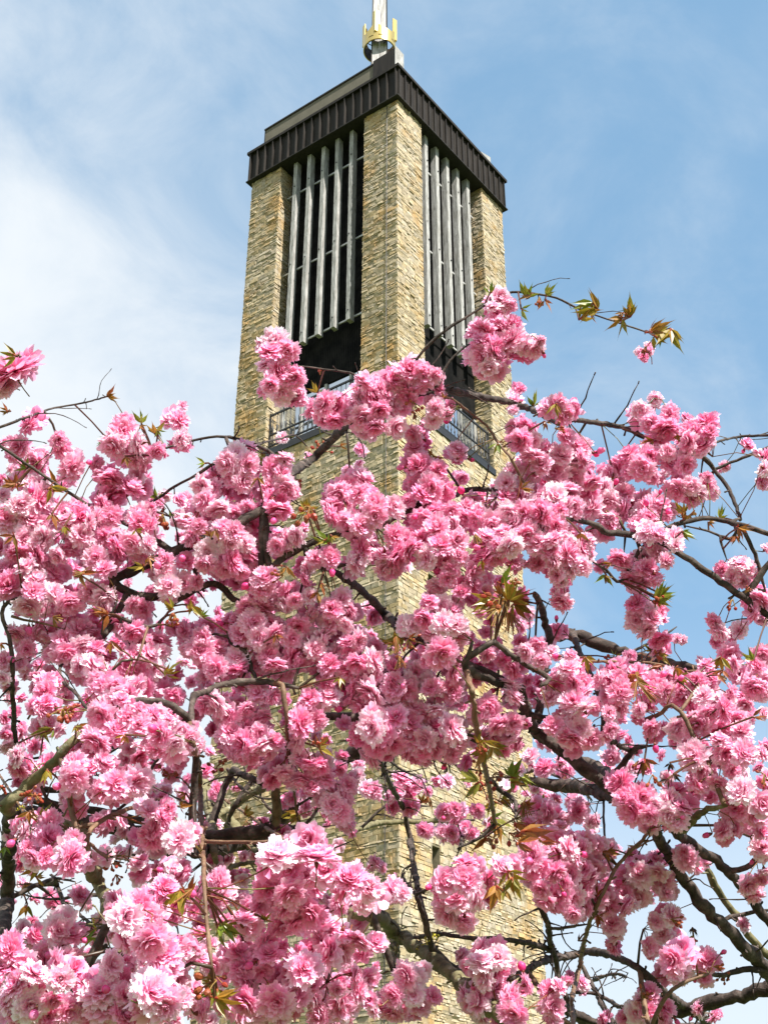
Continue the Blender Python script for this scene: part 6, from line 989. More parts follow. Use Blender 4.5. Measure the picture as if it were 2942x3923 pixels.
t|-525,2733,2509,407;-504,2740,2552,358;-481,2727,2584,305;-464,2709,2601,251;-454,2705,2629,198;-424,2692,2652,144
t|-908,3361,2432,619;-925,3331,2408,533;-973,3303,2374,447;-1035,3330,2362,371;-1094,3330,2347,291;-1139,3347,2317,212
t|-681,2768,2584,408;-643,2779,2561,355;-620,2768,2537,300;-580,2772,2514,246;-548,2792,2487,194;-527,2773,2446,140
t|-353,3243,2777,407;-409,3264,2806,358;-437,3243,2816,303;-473,3288,2880,255;-518,3293,2912,202;-538,3239,2911,145
t|-635,3176,2468,377;-590,3184,2461,328;-548,3205,2448,280;-516,3198,2399,229;-469,3111,2348,174;-473,3169,2335,129
t|-404,3218,2701,455;-390,3238,2682,397;-346,3163,2623,328;-301,3158,2603,269;-257,3136,2598,210;-201,3168,2600,155
t|-587,2690,2572,598;-604,2634,2542,508;-636,2605,2525,427;-688,2629,2528,355;-746,2636,2523,279;-785,2672,2522,206
t|156,2867,2665,593;99,2875,2658,516;38,2860,2657,437;-20,2816,2646,355;-68,2889,2661,286;-102,2880,2654,208
t|70,2982,2839,459;39,3030,2870,407;2,3055,2895,349;-35,3044,2899,287;-93,3082,2926,229;-142,3035,2914,165
t|21,2936,2725,622;60,2879,2688,530;106,2889,2660,450;138,2954,2649,377;175,2968,2627,297;228,2917,2594,212
t|419,3534,2809,447;464,3533,2801,388;503,3531,2786,329;578,3577,2773,274;627,3648,2776,219;702,3718,2789,163
t|393,3753,2872,836;469,3756,2885,729;536,3712,2849,611;574,3738,2840,506;621,3747,2834,399;670,3719,2797,287
t|350,3829,2883,799;398,3806,2866,690;461,3771,2838,580;519,3786,2843,480;601,3810,2838,380;656,3931,2846,284
t|553,3079,2900,641;580,3039,2902,552;619,3092,2956,480;665,3090,2987,397;728,3115,3027,316;788,3137,3074,234
t|46,2836,2706,340;76,2822,2673,293;100,2795,2620,245;114,2826,2598,203;121,2827,2567,159;152,2823,2528,115
"""
TRUNK = "150,3300,-100,13500;160,3300,250,10500;120,3300,800,9000;140,3280,1300,8800;120,3250,1720,9500"
TUFTS = """
o|-460,1291,2576,-93,-37,-6,301
z|-572,2170,3138,91,-41,9,351
g|-505,2216,3102,-2,-76,65,413
o|-493,2300,3133,14,-75,64,518
g|-647,2514,3258,-80,-54,25,365
g|-474,2243,3103,51,13,-85,298
z|-755,2257,2970,-7,-76,65,466
z|-751,2240,2970,-54,10,-83,406
z|-681,2283,2989,-79,-55,26,501
o|-715,2280,2991,95,-25,-15,560
o|-678,2232,2957,53,13,-84,433
g|-736,2243,3008,-79,-55,26,351
g|-512,2490,3081,-19,-75,63,480
z|-489,2417,2992,22,-74,63,400
g|-443,2310,2928,51,-68,53,236
z|-614,1731,2796,-94,-29,-20,209
z|-535,2237,3034,6,20,-98,264
z|-504,2204,3089,51,14,-85,235
o|-149,2342,3271,2,-77,64,411
o|-261,2333,3072,-5,-76,65,396
g|-268,2289,3066,73,3,-68,270
z|-256,2220,2974,3,19,-98,346
g|-366,2221,3008,-94,-29,-18,261
r|-171,2942,3505,49,-69,53,349
r|-179,3177,3665,-88,-12,-46,309
r|-187,2325,3035,49,13,-86,272
r|-139,2251,3255,2,-77,64,151
z|-115,2798,3428,83,-51,23,295
g|299,2115,3358,5,-77,64,443
z|312,2111,3361,-94,-33,-7,415
g|222,2109,3364,-11,-77,63,329
g|338,2107,3357,67,-63,39,343
g|287,2119,3331,86,-9,-49,357
z|336,2103,3342,12,21,-97,370
o|448,2111,3323,-85,-48,20,568
o|407,2121,3304,45,-71,54,497
g|437,2102,3336,-67,8,-73,567
z|429,2118,3324,34,17,-92,413
o|520,2137,3326,-6,-76,64,530
o|513,2136,3325,44,-72,54,472
o|502,2137,3323,-62,10,-78,544
z|504,2129,3330,-36,18,-91,286
z|559,2155,3299,82,-53,22,680
o|568,2159,3293,93,-23,-29,644
o|604,2151,3306,1,21,-98,644
g|584,2154,3291,-14,21,-97,344
r|552,2166,3269,-22,20,-95,220
r|325,2105,3352,-4,21,-98,220
g|352,2488,3339,13,-76,63,434
o|358,2203,3148,-20,19,-96,385
z|336,2226,3118,12,19,-97,297
r|357,2233,3104,94,-28,-19,219
r|59,2231,3171,31,17,-94,271
p|65,2296,3188,-1,20,-98,177
z|90,2316,3080,89,-45,10,485
p|112,2316,3082,-83,-51,23,249
g|237,2255,3082,-3,20,-98,298
z|282,2259,2974,45,-71,55,350
z|124,2172,3138,-2,-77,64,176
z|624,2488,3244,-90,-10,-43,362
z|675,2467,3247,9,20,-98,295
o|670,2482,3044,-31,-72,61,412
z|665,2448,3027,-94,-34,-2,313
g|760,2525,3058,40,-72,57,354
z|557,2627,3261,-95,-26,-17,275
z|527,2508,3159,27,17,-95,261
p|674,2459,3025,79,-55,26,180
r|-456,2291,2927,6,19,-98,383
z|-465,2324,2919,-43,-71,56,295
o|-493,2226,2854,75,2,-66,254
z|-731,2219,2836,-68,3,-73,393
z|-661,2213,2883,8,20,-98,367
o|-633,2217,2858,8,20,-98,254
z|-599,2238,2761,94,-19,-27,445
p|-586,2234,2762,-88,-13,-46,228
o|-471,2231,2774,-88,-13,-46,362
z|-461,2221,2790,38,16,-91,306
z|-538,2271,2690,-94,-31,-15,471
z|-549,2269,2681,-9,-75,66,249
o|-410,2262,2697,-79,-55,27,332
o|-421,2299,2575,89,-44,14,438
o|-417,2268,2574,53,11,-84,298
z|-519,2240,2617,24,18,-96,351
r|-409,2257,2686,5,19,-98,271
z|-748,2302,2640,26,18,-95,222
z|-409,2266,2660,-11,-75,65,193
p|-647,2276,2686,77,2,-64,205
o|-156,2226,2898,-91,-42,5,370
o|-150,2236,2906,49,-69,53,315
r|-148,2198,2892,2,19,-98,415
z|-140,2212,2894,-88,-12,-45,340
g|-107,2216,2817,-31,-73,61,446
o|-103,2201,2827,48,12,-87,306
o|-114,2204,2820,-93,-21,-31,278
z|-191,2229,2774,3,19,-98,389
r|-197,2236,2757,-88,-46,13,228
z|-130,2255,2733,-7,18,-98,334
z|-123,2249,2748,49,12,-86,279
o|-377,2267,2707,52,12,-85,444
o|-380,2271,2697,36,-71,60,306
g|-357,2276,2688,50,-68,54,306
z|-210,2294,2657,51,11,-86,250
z|-331,2197,2838,-12,18,-98,279
z|-343,2208,2831,-43,-71,56,224
o|246,2274,2722,-3,-75,66,641
g|230,2251,2748,70,-61,38,473
o|210,2253,2717,-94,-25,-21,498
r|226,2254,2717,-84,-6,-55,386
o|265,2425,2798,87,-47,14,654
p|241,2284,2735,-20,18,-96,529
o|287,2562,2858,53,10,-84,565
z|291,2570,2871,89,-14,-44,568
p|224,2251,2698,-79,-2,-61,497
g|247,2298,2747,-3,18,-98,340
p|264,2406,2759,22,17,-96,434
z|232,2256,2728,-49,-69,54,417
r|248,2262,2760,89,-14,-44,276
o|23,2429,2694,-32,-73,61,497
o|41,2369,2686,-93,-22,-28,458
p|25,2313,2663,17,17,-97,367
r|47,2267,2635,48,11,-87,247
z|48,2264,2637,88,-46,14,246
p|181,2224,2845,30,16,-94,231
o|192,2222,2785,-3,19,-98,223
p|31,2309,2619,0,18,-98,273
z|400,2283,2883,12,19,-98,347
z|659,2455,3013,41,-72,57,313
g|638,2392,2949,87,-13,-47,334
z|714,2454,3008,79,-4,-61,250
g|760,2515,3043,16,-75,64,320
z|474,2372,2860,-90,-12,-41,237
g|465,2385,2839,-38,16,-91,356
p|460,2390,2841,43,13,-89,195
g|577,2454,2807,48,-69,54,572
o|576,2454,2821,94,-31,-15,513
o|580,2452,2835,50,11,-86,574
r|599,2448,2813,-90,-42,13,272
g|584,2447,2818,83,-52,21,422
r|739,2441,2811,-25,18,-95,246
r|764,2432,2822,86,-48,15,148
z|750,2366,2944,40,14,-90,361
z|752,2368,2941,87,-13,-48,301
z|746,2373,2926,-40,16,-90,270
o|603,2588,2752,93,-23,-29,404
g|597,2621,2772,-74,-56,37,347
g|540,2773,2821,48,-69,54,333
r|514,2620,2755,-91,-13,-39,258
o|407,2385,2653,29,16,-95,372
z|586,2497,2684,-85,-6,-52,358
r|598,2577,2724,-7,-75,66,278
z|597,2425,2648,27,16,-95,319
o|603,2417,2628,71,1,-71,288
o|700,2456,2686,8,18,-98,471
o|696,2482,2671,39,-71,58,326
g|774,2476,2687,-65,-61,46,327
p|521,2455,2642,44,12,-89,383
z|693,2428,2643,-25,18,-95,348
g|-608,2253,2446,-89,-15,-43,471
g|-655,2357,2483,-43,12,-90,356
r|-555,2100,2411,51,-66,55,282
r|-547,2089,2417,95,-28,-11,221
r|-547,2064,2411,8,18,-98,317
o|-502,1988,2351,25,17,-95,232
o|-545,2014,2287,9,18,-98,299
r|-595,2101,2270,96,-28,-9,215
r|-587,2100,2270,-85,-49,19,214
r|-589,2115,2276,79,0,-61,196
o|-580,2146,2246,51,-66,56,313
z|-579,2068,2234,9,18,-98,302
z|-425,2011,2346,-11,18,-98,280
r|-479,2741,2517,88,-44,16,333
r|-460,2685,2501,-77,-55,31,201
z|-372,2311,2318,95,-22,-23,235
o|-403,2555,2423,-79,-4,-62,319
g|-756,2556,2312,10,18,-98,312
r|-668,2166,2309,87,-6,-49,182
z|-509,2019,2361,89,-43,15,212
l|-569,2187,2264,89,-43,17,121
z|-123,2351,2451,25,-73,64,380
o|-126,2393,2463,95,-31,-11,414
r|-120,2354,2446,-44,-69,57,223
o|-210,3199,2579,-88,-12,-46,647
r|-378,2789,2553,81,-52,28,340
r|-541,3695,2848,77,-1,-63,381
r|-469,3332,2720,48,-67,56,281
o|-346,3162,2562,80,-52,29,426
r|-388,3607,2681,4,17,-98,199
o|-84,2304,2572,1,18,-98,329
l|-467,3901,2768,-86,-48,19,539
z|-529,3672,2753,92,-15,-37,332
g|279,3572,2787,-88,-11,-45,975
o|186,2405,2476,13,-74,66,334
o|198,2419,2485,48,11,-87,420
o|207,2474,2488,-76,-1,-65,542
o|217,2455,2491,62,6,-78,426
g|308,2977,2599,20,-73,65,577
o|344,3361,2714,86,-48,18,802
g|356,3357,2748,31,15,-94,767
o|315,3380,2666,94,-32,-10,687
o|349,3813,2799,-91,-15,-38,689
o|325,3815,2802,-52,10,-85,560
g|315,3737,2728,84,-8,-53,921
z|268,2512,2328,93,-37,-2,782
z|264,2454,2315,88,-12,-47,765
z|263,2527,2356,62,5,-78,565
z|326,3641,2682,-37,14,-92,814
r|304,3583,2780,-91,-15,-38,368
r|257,2902,2581,90,-16,-40,380
r|190,2409,2482,32,15,-94,252
r|214,2752,2552,-20,17,-97,259
r|317,3452,2600,-53,10,-84,410
r|262,2644,2369,75,-1,-67,363
g|400,3155,2590,12,-74,66,392
p|320,2847,2499,5,17,-98,422
z|333,3001,2535,86,-48,18,372
z|132,3618,2755,-36,14,-92,451
z|110,3549,2718,44,-69,58,361
p|512,2417,2613,51,10,-85,540
z|510,2467,2651,44,12,-89,441
o|595,2418,2615,94,-32,-13,316
z|676,2408,2624,42,13,-90,373
z|523,2468,2468,28,15,-95,538
z|550,2615,2515,-40,15,-90,391
r|517,2382,2406,44,11,-89,268
r|579,2800,2580,-67,6,-74,238
z|719,2360,2516,94,-33,-13,304
r|696,2266,2368,-10,19,-98,234
z|452,2646,2332,94,-33,-9,323
z|542,2733,2362,-88,-44,18,303
d|550,2370,2426,10,18,-98,313
d|554,2368,2403,44,12,-89,333
d|543,2374,2395,-68,6,-73,267
g|-805,2736,2354,19,18,-97,454
o|-637,2374,2222,-90,-16,-40,417
o|-678,2532,2245,95,-33,-1,361
o|-790,2909,2281,0,18,-98,441
z|-910,3304,2428,58,10,-81,470
r|-536,2575,2286,-90,-17,-40,279
r|-580,2733,2331,56,10,-82,247
r|-565,2729,2338,49,-66,57,173
r|-543,2635,2277,25,17,-95,213
o|-576,2658,2278,7,18,-98,204
l|-544,2510,2182,25,17,-95,179
g|-625,2788,2180,36,-69,63,447
g|-673,3074,2258,-61,5,-79,495
p|-279,1904,2068,-80,-5,-60,374
o|-295,1897,2067,-4,17,-98,434
z|-287,1921,2064,-11,-73,67,314
g|-257,2060,2047,94,-20,-28,508
g|-251,2046,2053,55,10,-83,440
o|-234,2058,2046,-91,-17,-37,265
o|-184,2065,2060,46,-67,58,178
o|-70,1981,2126,19,16,-97,262
r|-243,1974,1953,-81,-6,-58,375
r|-258,2026,1970,55,10,-83,315
g|-248,2021,1951,-5,17,-98,424
o|-246,1987,1931,88,-9,-47,540
o|-250,1978,1951,-85,-49,22,250
z|-250,2076,2046,-54,-65,53,245
z|-263,2025,1955,70,-57,43,256
z|256,3102,2495,-20,16,-97,622
z|255,2422,2286,93,-20,-32,538
z|301,2473,2299,84,-8,-54,658
o|224,2316,2204,49,10,-87,584
o|231,2303,2190,-4,17,-98,454
z|201,2311,2178,15,16,-97,505
o|216,2313,2172,-12,17,-98,379
l|119,2919,2186,85,-48,21,358
l|98,2715,2143,-92,-17,-35,261
l|33,3077,2283,43,-68,59,272
z|464,2665,2334,94,-25,-24,354
z|532,2762,2355,40,-70,60,306
z|440,2677,2247,-20,-72,67,350
z|448,2738,2224,47,10,-88,326
r|607,2771,2222,94,-34,-8,270
r|703,2842,2140,94,-34,-6,222
r|763,2988,2153,-9,18,-98,259
r|550,2866,2080,84,-49,23,271
d|644,2741,2199,-17,17,-97,242
r|629,2690,2171,1,18,-98,213
r|949,4005,2234,46,11,-88,274
d|428,2902,2204,76,-55,34,204
"""
# ------------------------------------------------------------------ cherry tree
nums = lambda s: [int(x) for x in s.split(',')]
trunk_pts = [nums(q) for q in TRUNK.split(';')]
BASE = Vector((trunk_pts[0][0] / 1000, trunk_pts[0][1] / 1000, 0))
tree = bpy.data.objects.new("cherry_tree", None)
C.objects.link(tree)
tree.location = BASE
tree['label'] = "pink double-flowering cherry tree in full bloom spreading in front of the stone tower"
tree['category'] = "tree"
rt_ = random.Random(3)
nr = np.random.default_rng(8)
EYE = Vector((0, 0, 1.6))

def smooth_path(P, Rr, step):
    """Catmull-Rom through the given points, with radius"""
    P = [Vector(p) for p in P]
    out, rad = [], []
    n = len(P)
    for i in range(n - 1):
        p0, p1, p2, p3 = P[max(i - 1, 0)], P[i], P[i + 1], P[min(i + 2, n - 1)]
        m = max(2, int((p2 - p1).length / step))
        for k in range(m):
            t = k / m
            q = 0.5 * ((2 * p1) + (p2 - p0) * t + (2 * p0 - 5 * p1 + 4 * p2 - p3) * t * t + (3 * p1 - p0 - 3 * p2 + p3) * t ** 3)
            out.append(q)
            rad.append(Rr[i] + (Rr[i + 1] - Rr[i]) * t)
    out.append(P[-1])
    rad.append(Rr[-1])
    return out, rad

tp, tr_ = smooth_path([Vector(q[:3]) / 1000 - BASE for q in trunk_pts], [q[3] / 1e5 for q in trunk_pts], 0.05)
tm = MB()
tm.tube(tp, [r * (1 + 0.05 * math.sin(9 * i * 0.3)) for i, r in enumerate(tr_)], 16, wob=0.04, rng=rt_)
tm.build("trunk", BARK, tree, smooth=True)

def spur(mb, p, d, L, r):
    q = p + d * L * 0.5 + Vector((rt_.uniform(-1, 1), rt_.uniform(-1, 1), rt_.uniform(-1, 1))) * L * 0.12
    e = q + d * L * 0.5
    mb.tube([p, q, e - d * L * 0.1, e], [r, r * 0.85, r * 1.05, r * 0.35], 5)

branch_pts = []
tangle = MB()
bmat = {'b': BARK, 's': SHOOT, 'l': MOSSY}
for line in BRANCHES.strip().split('\n'):
    kind, body = line.split('|')
    q = [nums(z) for z in body.split(';')]
    P = [Vector(z[:3]) / 1000 - BASE for z in q]
    Rr = [max(0.0012, z[3] / 1e5) for z in q]
    pts, rad = smooth_path(P, Rr, 0.014)
    n = len(pts)
    ph = rt_.uniform(0, 6)
    for i in range(1, n - 1):               # natural small kinks and swollen nodes
        a = min(1.0, i / 4, (n - 1 - i) / 4)
        r = rad[i]
        pts[i] = pts[i] + Vector((rt_.gauss(0, 1), rt_.gauss(0, 1), rt_.gauss(0, 1))) * r * 0.16 * a
    nod = [rt_.uniform(0.12, 0.34) if rt_.random() < 0.06 else 0 for _ in rad]
    nod = [max(nod[i], 0.55 * nod[max(i - 1, 0)], 0.55 * nod[min(i + 1, n - 1)]) for i in range(n)]
    rad2 = [r * (1 + 0.09 * math.sin(i * 0.45 + ph) * math.sin(i * 0.19 + ph) + nod[i]) for i, r in enumerate(rad)]
    mb = MB() if kind != 't' else tangle
    if kind == 's':
        rad2 = [r * 0.85 for r in rad2]
    for j in range(1, min(4, n)):
        rad2[-j] *= 0.35 + 0.2 * j
    mb.tube(pts, rad2, 12 if max(rad) > 0.006 else 7, wob=0.035, rng=rt_)
    # short flowering spurs
    L = sum((pts[i + 1] - pts[i]).length for i in range(n - 1))
    for k in range(int(L / (0.085 if kind != 's' else 0.12))):
        i = rt_.randrange(2, n - 1) if n > 4 else 1
        t = (pts[min(i + 1, n - 1)] - pts[i - 1]).normalized()
        d = Vector((rt_.gauss(0, 1), rt_.gauss(0, 1), rt_.gauss(0, 1)))
        d = (d - t * d.dot(t))
        if d.length < 0.1:
            continue
        d = (d.normalized() + t * 0.5).normalized()
        spur(mb, pts[i], d, rt_.uniform(0.005, 0.015) + rad[i], max(0.0011, min(0.0028, rad[i] * 0.5)))
    for k in range(int(L / 0.16) if kind != 's' else 0):     # thin side twigs, drooping at the tip
        i = rt_.randrange(1, n - 1) if n > 3 else 1
        t = (pts[min(i + 1, n - 1)] - pts[i - 1]).normalized()
        d = Vector((rt_.gauss(0, 1), rt_.gauss(0, 1), rt_.gauss(0, 0.7)))
        d = (d.normalized() + t * 0.7).normalized()
        ln = rt_.uniform(0.04, 0.13)
        q, tw, r0 = pts[i].copy(), [], min(0.0022, rad[i] * 0.5)
        for m in range(7):
            tw.append(q.copy())
            d = (d + Vector((rt_.gauss(0, .16), rt_.gauss(0, .16), rt_.gauss(-0.05, .14)))).normalized()
            q = q + d * ln / 6
        mb.tube(tw, [r0 * (1 - 0.09 * m) * (1.25 if m % 2 else 1) for m in range(7)], 5)
        spur(mb, tw[-1], d, 0.007, r0 * 0.8)
    if kind != 't':
        mb.build("branch", bmat[kind], tree, smooth=True)
    branch_pts += [(p, r) for p, r in zip(pts, rad)]
tg = tangle.build("twig_tangle", BARK, tree, smooth=True)
tg['kind'] = 'stuff'
BP = np.array([tuple(p) for p, _ in branch_pts])

# ---- blossoms: many-petalled double flowers
def petal(mb, axis_ang, az, L, Wd, curl, cup, notch, tint, rows=4, cols=3, rseed=None, z0=0.0, r0=0.04):
    """one petal in the flower's frame (z = flower axis, unit radius)"""
    rr = rseed
    V, Cc = [], []
    ca, sa = math.cos(az), math.sin(az)
    th = axis_ang
    pos = np.array([r0 * math.sin(max(0.2, th)), z0])
    prev = 0
    pts = []
    for i in range(rows):
        t = i / (rows - 1)
        th_i = axis_ang + curl * t * t
        step = L / (rows - 1) if i else 0
        pos = pos + step * np.array([math.sin(th_i), math.cos(th_i)])
        pts.append((pos.copy(), th_i, t))
    for (p, th_i, t) in pts:
        w = Wd * (0.22 + 0.78 * math.sin(math.pi * min(1, 0.12 + 0.62 * t)) ** 1.1) * (0.95 if t == 1 else 1)
        nrm = np.array([-math.cos(th_i), math.sin(th_i)])       # towards the axis side
        for j in range(cols):
            s = -1 + 2 * j / (cols - 1)
            q = p + nrm * (cup * w * s * s)
            ext = 0.0
            if t == 1:
                back = notch if abs(s) < 0.3 else (0.22 if abs(s) > 0.9 else 0.0)
                q = q - back * L * np.array([math.sin(th_i), math.cos(th_i)])
            lat = w * s
            x, y, z = q[0] * ca - lat * sa, q[0] * sa + lat * ca, q[1]
            V.append((x + rr.gauss(0, 0.010), y + rr.gauss(0, 0.010), z + rr.gauss(0, 0.014)))
            Cc.append((min(1, t * 0.85 + tint[0]), tint[1], tint[2]))
    F = []
    for i in range(rows - 1):
        for j in range(cols - 1):
            F.append((i * cols + j, i * cols + j + 1, (i + 1) * cols + j + 1, (i + 1) * cols + j))
    mb.add(V, F, Cc)

def flower(rr, openness=1.0, rows=5, cols=5, thin=1.0, blue=0.0):
    mb = MB()
    rings = [(13, 106, 0.96, 0.25), (14, 92, 1.0, 0.26), (13, 78, 0.99, 0.245), (12, 64, 0.95, 0.22), (10, 49, 0.89, 0.205), (8, 33, 0.82, 0.18), (6, 16, 0.74, 0.15)]
    for ri, (n, th, L, w) in enumerate(rings):
        n = max(4, int(round(n * thin)))
        a0 = rr.uniform(0, 6.28)
        for k in range(n):
            az = a0 + 2 * math.pi * (k + rr.uniform(-0.28, 0.28)) / n
            a = R(th * openness + rr.gauss(0, 12))
            petal(mb, a, az, L * rr.uniform(0.74, 1.12) * (1 if openness > 0.75 else 0.85), w * rr.uniform(0.85, 1.2) / thin ** 0.5, R(rr.uniform(-28, 22)), rr.uniform(0.15, 0.55),
                  rr.uniform(0.0, 0.16), (0.22 - 0.05 * ri + rr.uniform(-0.06, 0.08), rr.random(), blue), rows, cols, rr)
    return mb

FLW = []
for k in range(14):
    rr = random.Random(100 + k)
    FLW.append(flower(rr, [1.0, 1.06, 0.95, 1.1, 0.9, 1.0, 0.88, 1.05, 0.97, 0.92, 1.02, 1.12, 0.94, 0.98][k]).mesh("blossom", PETAL))
def orient(axis, spin):
    q = Vector(axis).normalized().to_track_quat('Z', 'Y')
    return (q.to_matrix() @ Matrix.Rotation(spin, 3, 'Z'))

BUDS = []
for k in range(3):
    bb_ = MB()
    zz = [0, 0.003, 0.007, 0.011, 0.0145, 0.017]
    bb_.tube([(0.0004 * math.sin(z * 300 + k), 0, z) for z in zz], [0.002, 0.0048, 0.0066, 0.0064 - 0.0005 * k, 0.0045, 0.0015], 10, (0.05, 0.1, 0.3 * k), wob=0.10, rng=random.Random(k))
    bb_.c = [(0.02 + 0.25 * max(0, v[2] - 0.008) / 0.009, 0.1, 0.3 * k) for v in bb_.v]
    BUDS.append(bb_.mesh("bud", PETAL, True))
STALK = [(0.20, 0.19, 0.045), (0.26, 0.15, 0.05), (0.32, 0.11, 0.05)]
def stalk_start(p, org):
    """where a flower's stalk springs from: the bunch's own spur, or the branch when that is nearer"""
    q = np.array(tuple(p - BASE))
    i = int(np.argmin(((BP - q) ** 2).sum(1)))
    b = Vector(BP[i]) + BASE
    return Vector((0, 0, 0)) if (p - org).length < max(0.075, (b - p).length * 1.15) else b - org
front = []
for line in CLUSTERS.strip().split('\n'):
    o_, body = line.split('|')
    org = Vector(nums(o_)) / 1000
    cm, loose = MB(), []
    loc = org - BASE
    items = []
    for q in body.split(';'):
        v = nums(q)
        p = Vector(v[:3]) / 1000
        di = v[3] / 1e4
        ax = Vector(v[4:7]).normalized()
        items.append((p, di, ax))
        front.append((p, di))
    # the spur that carries the cluster starts at the nearest branch
    i = int(np.argmin(((BP - np.array(tuple(loc))) ** 2).sum(1)))
    bp = Vector(BP[i]) - loc
    if bp.length < 0.30:
        mid = bp * 0.5 + Vector((0, 0, 0.012))
        cm.tube([bp, mid, Vector((0, 0, 0))], [0.0032, 0.0026, 0.0022], 6, (0.10, 0.065, 0.045))
    for (p, di, ax) in items:
        b0 = p - org
        r = di / 2
        end = b0 - ax * r * 0.16
        cal = end - ax * r * 0.30
        s0 = stalk_start(p, org)
        if (s0 - cal).length > 0.13:          # the rest of a long stalk lies inside the bunch
            s0 = cal - ax * 0.035 + Vector((0, 0, 0.008))
        midp = (s0 + cal) * 0.5 + Vector((rt_.gauss(0, .006), rt_.gauss(0, .006), rt_.gauss(0.004, .006)))
        sc = rt_.choice(STALK)
        sm = cm if s0.length < 1e-6 else MB()
        sm.tube([s0, midp, cal], [0.0011, 0.0010, 0.0013], 5, sc)
        sm.tube([cal, cal + ax * r * 0.12, end], [0.0014, 0.0030, 0.0042], 6, (0.28, 0.06, 0.05))
        if sm is not cm:
            loose.append(sm)
    buds = []
    for k in range(rt_.randint(0, 3)):
        p, di, ax = rt_.choice(items)
        s0 = stalk_start(p, org)
        if (p - org - s0).length > 0.10:
            continue
        dd = (ax * 0.5 + Vector((rt_.gauss(0, 1), rt_.gauss(0, 1), rt_.gauss(-0.3, 0.8)))).normalized()
        e = p - org + dd * di * rt_.uniform(0.42, 0.62)
        sm = cm if s0.length < 1e-6 else MB()
        if sm is not cm:
            loose.append(sm)
        sm.tube([s0, (s0 + e) * 0.5 + Vector((0, 0, 0.004)), e], [0.0011, 0.0009, 0.0012], 5, rt_.choice(STALK))
        sm.tube([e, e + dd * 0.004, e + dd * 0.008], [0.0014, 0.0034, 0.0040], 6, (0.28, 0.06, 0.05))
        buds.append((e + dd * 0.005, dd))
    co = cm.build("blossom_cluster", LEAF, tree, smooth=True, loc=loc)
    for sm in loose:
        sm.build("stalk", LEAF, co, smooth=True)
    for (e, dd) in buds:
        b = bpy.data.objects.new("bud", rt_.choice(BUDS))
        C.objects.link(b)
        b.parent = co
        k = rt_.uniform(0.7, 1.15)
        b.matrix_local = Matrix.Translation(e) @ orient(dd, rt_.uniform(0, 6.28)).to_4x4() @ Matrix.Diagonal((k, k, k, 1))
    for (p, di, ax) in items:
        b = bpy.data.objects.new("blossom", rt_.choice(FLW))
        C.objects.link(b)
        b.parent = co
        mm = orient(ax, rt_.uniform(0, 6.28)).to_4x4()
        r = di / 2 * rt_.uniform(0.82, 1.14)
        b.matrix_local = Matrix.Translation(p - org) @ mm @ Matrix.Diagonal((r * rt_.uniform(0.86, 1.1), r * rt_.uniform(0.86, 1.1), r * rt_.uniform(0.7, 1.05), 1))

# blossoms deeper in the crown, past the first hundred clusters: one mass
LOW = [flower(random.Random(300 + k), 1.0 + 0.03 * (k % 4), rows=3, cols=3, thin=0.72) for k in range(6)]
LV = [np.array(m.v) for m in LOW]
LF_ = [np.array(m.f) for m in LOW]
LC = [np.array(m.c) for m in LOW]
EYE = Vector((0, 0, 1.6))
vs, fs, cs_, off = [], [], [], 0
def put(p, r, axis, kk, blue):
    global off
    m3 = np.array(orient(axis, rt_.uniform(0, 6.28))) * r
    v = LV[kk] @ m3.T + np.array(tuple(p - BASE))
    vs.append(v)
    fs.append(LF_[kk] + off)
    c = LC[kk].copy()
    c[:, 2] = blue
    cs_.append(c)
    off += len(v)
FD = np.array([tuple((p - EYE).normalized()) for p, _ in front])
FA = np.array([0.40 * di / (p - EYE).length for p, di in front])
for (p, di) in front:
    away = (p - EYE).normalized()
    for q in range(2):
        dist = rt_.uniform(0.03, 0.12)
        k = 1 + dist / (p - EYE).length
        pos = EYE + (p - EYE) * k + Vector((rt_.gauss(0, 1), rt_.gauss(0, .5), rt_.gauss(0, 1))) * di * 0.34
        dn = np.array(tuple((pos - EYE).normalized()))
        if (np.linalg.norm(FD - dn, axis=1) > FA).all():     # keep the gaps between the bunches open
            continue
        ax = Vector((rt_.gauss(0, 1), rt_.gauss(0, 1), rt_.gauss(0, 1))) - away * 0.4
        put(pos, di / 2 * rt_.uniform(0.85, 1.05), ax, rt_.randrange(6), rt_.random())
for z in FILL.strip().split(';'):
    v = nums(z)
    p = Vector(v[:3]) / 1000
    ax = Vector((rt_.gauss(0, 1), rt_.gauss(0, 1), rt_.gauss(0, 1))) - (p - EYE).normalized() * 0.6
    put(p, v[3] / 2e4, ax, rt_.randrange(6), rt_.random())
me = bpy.data.meshes.new("blossom_mass")
V = np.concatenate(vs)
F = np.concatenate(fs)
Cc = np.ones((len(V), 4), np.float32)
Cc[:, :3] = np.concatenate(cs_)
me.vertices.add(len(V))
me.vertices.foreach_set("co", V.astype(np.float32).ravel())
me.loops.add(F.size)
me.loops.foreach_set("vertex_index", F.astype(np.int32).ravel())
me.polygons.add(len(F))
me.polygons.foreach_set("loop_start", np.arange(0, F.size, 4, dtype=np.int32))
me.update(calc_edges=True)
a = me.color_attributes.new("tint", 'FLOAT_COLOR', 'POINT')
a.data.foreach_set("color", Cc.ravel())
me.materials.append(PETAL)
bm_ = bpy.data.objects.new("blossom_mass", me)
C.objects.link(bm_)
bm_.parent = tree
bm_['kind'] = 'stuff'

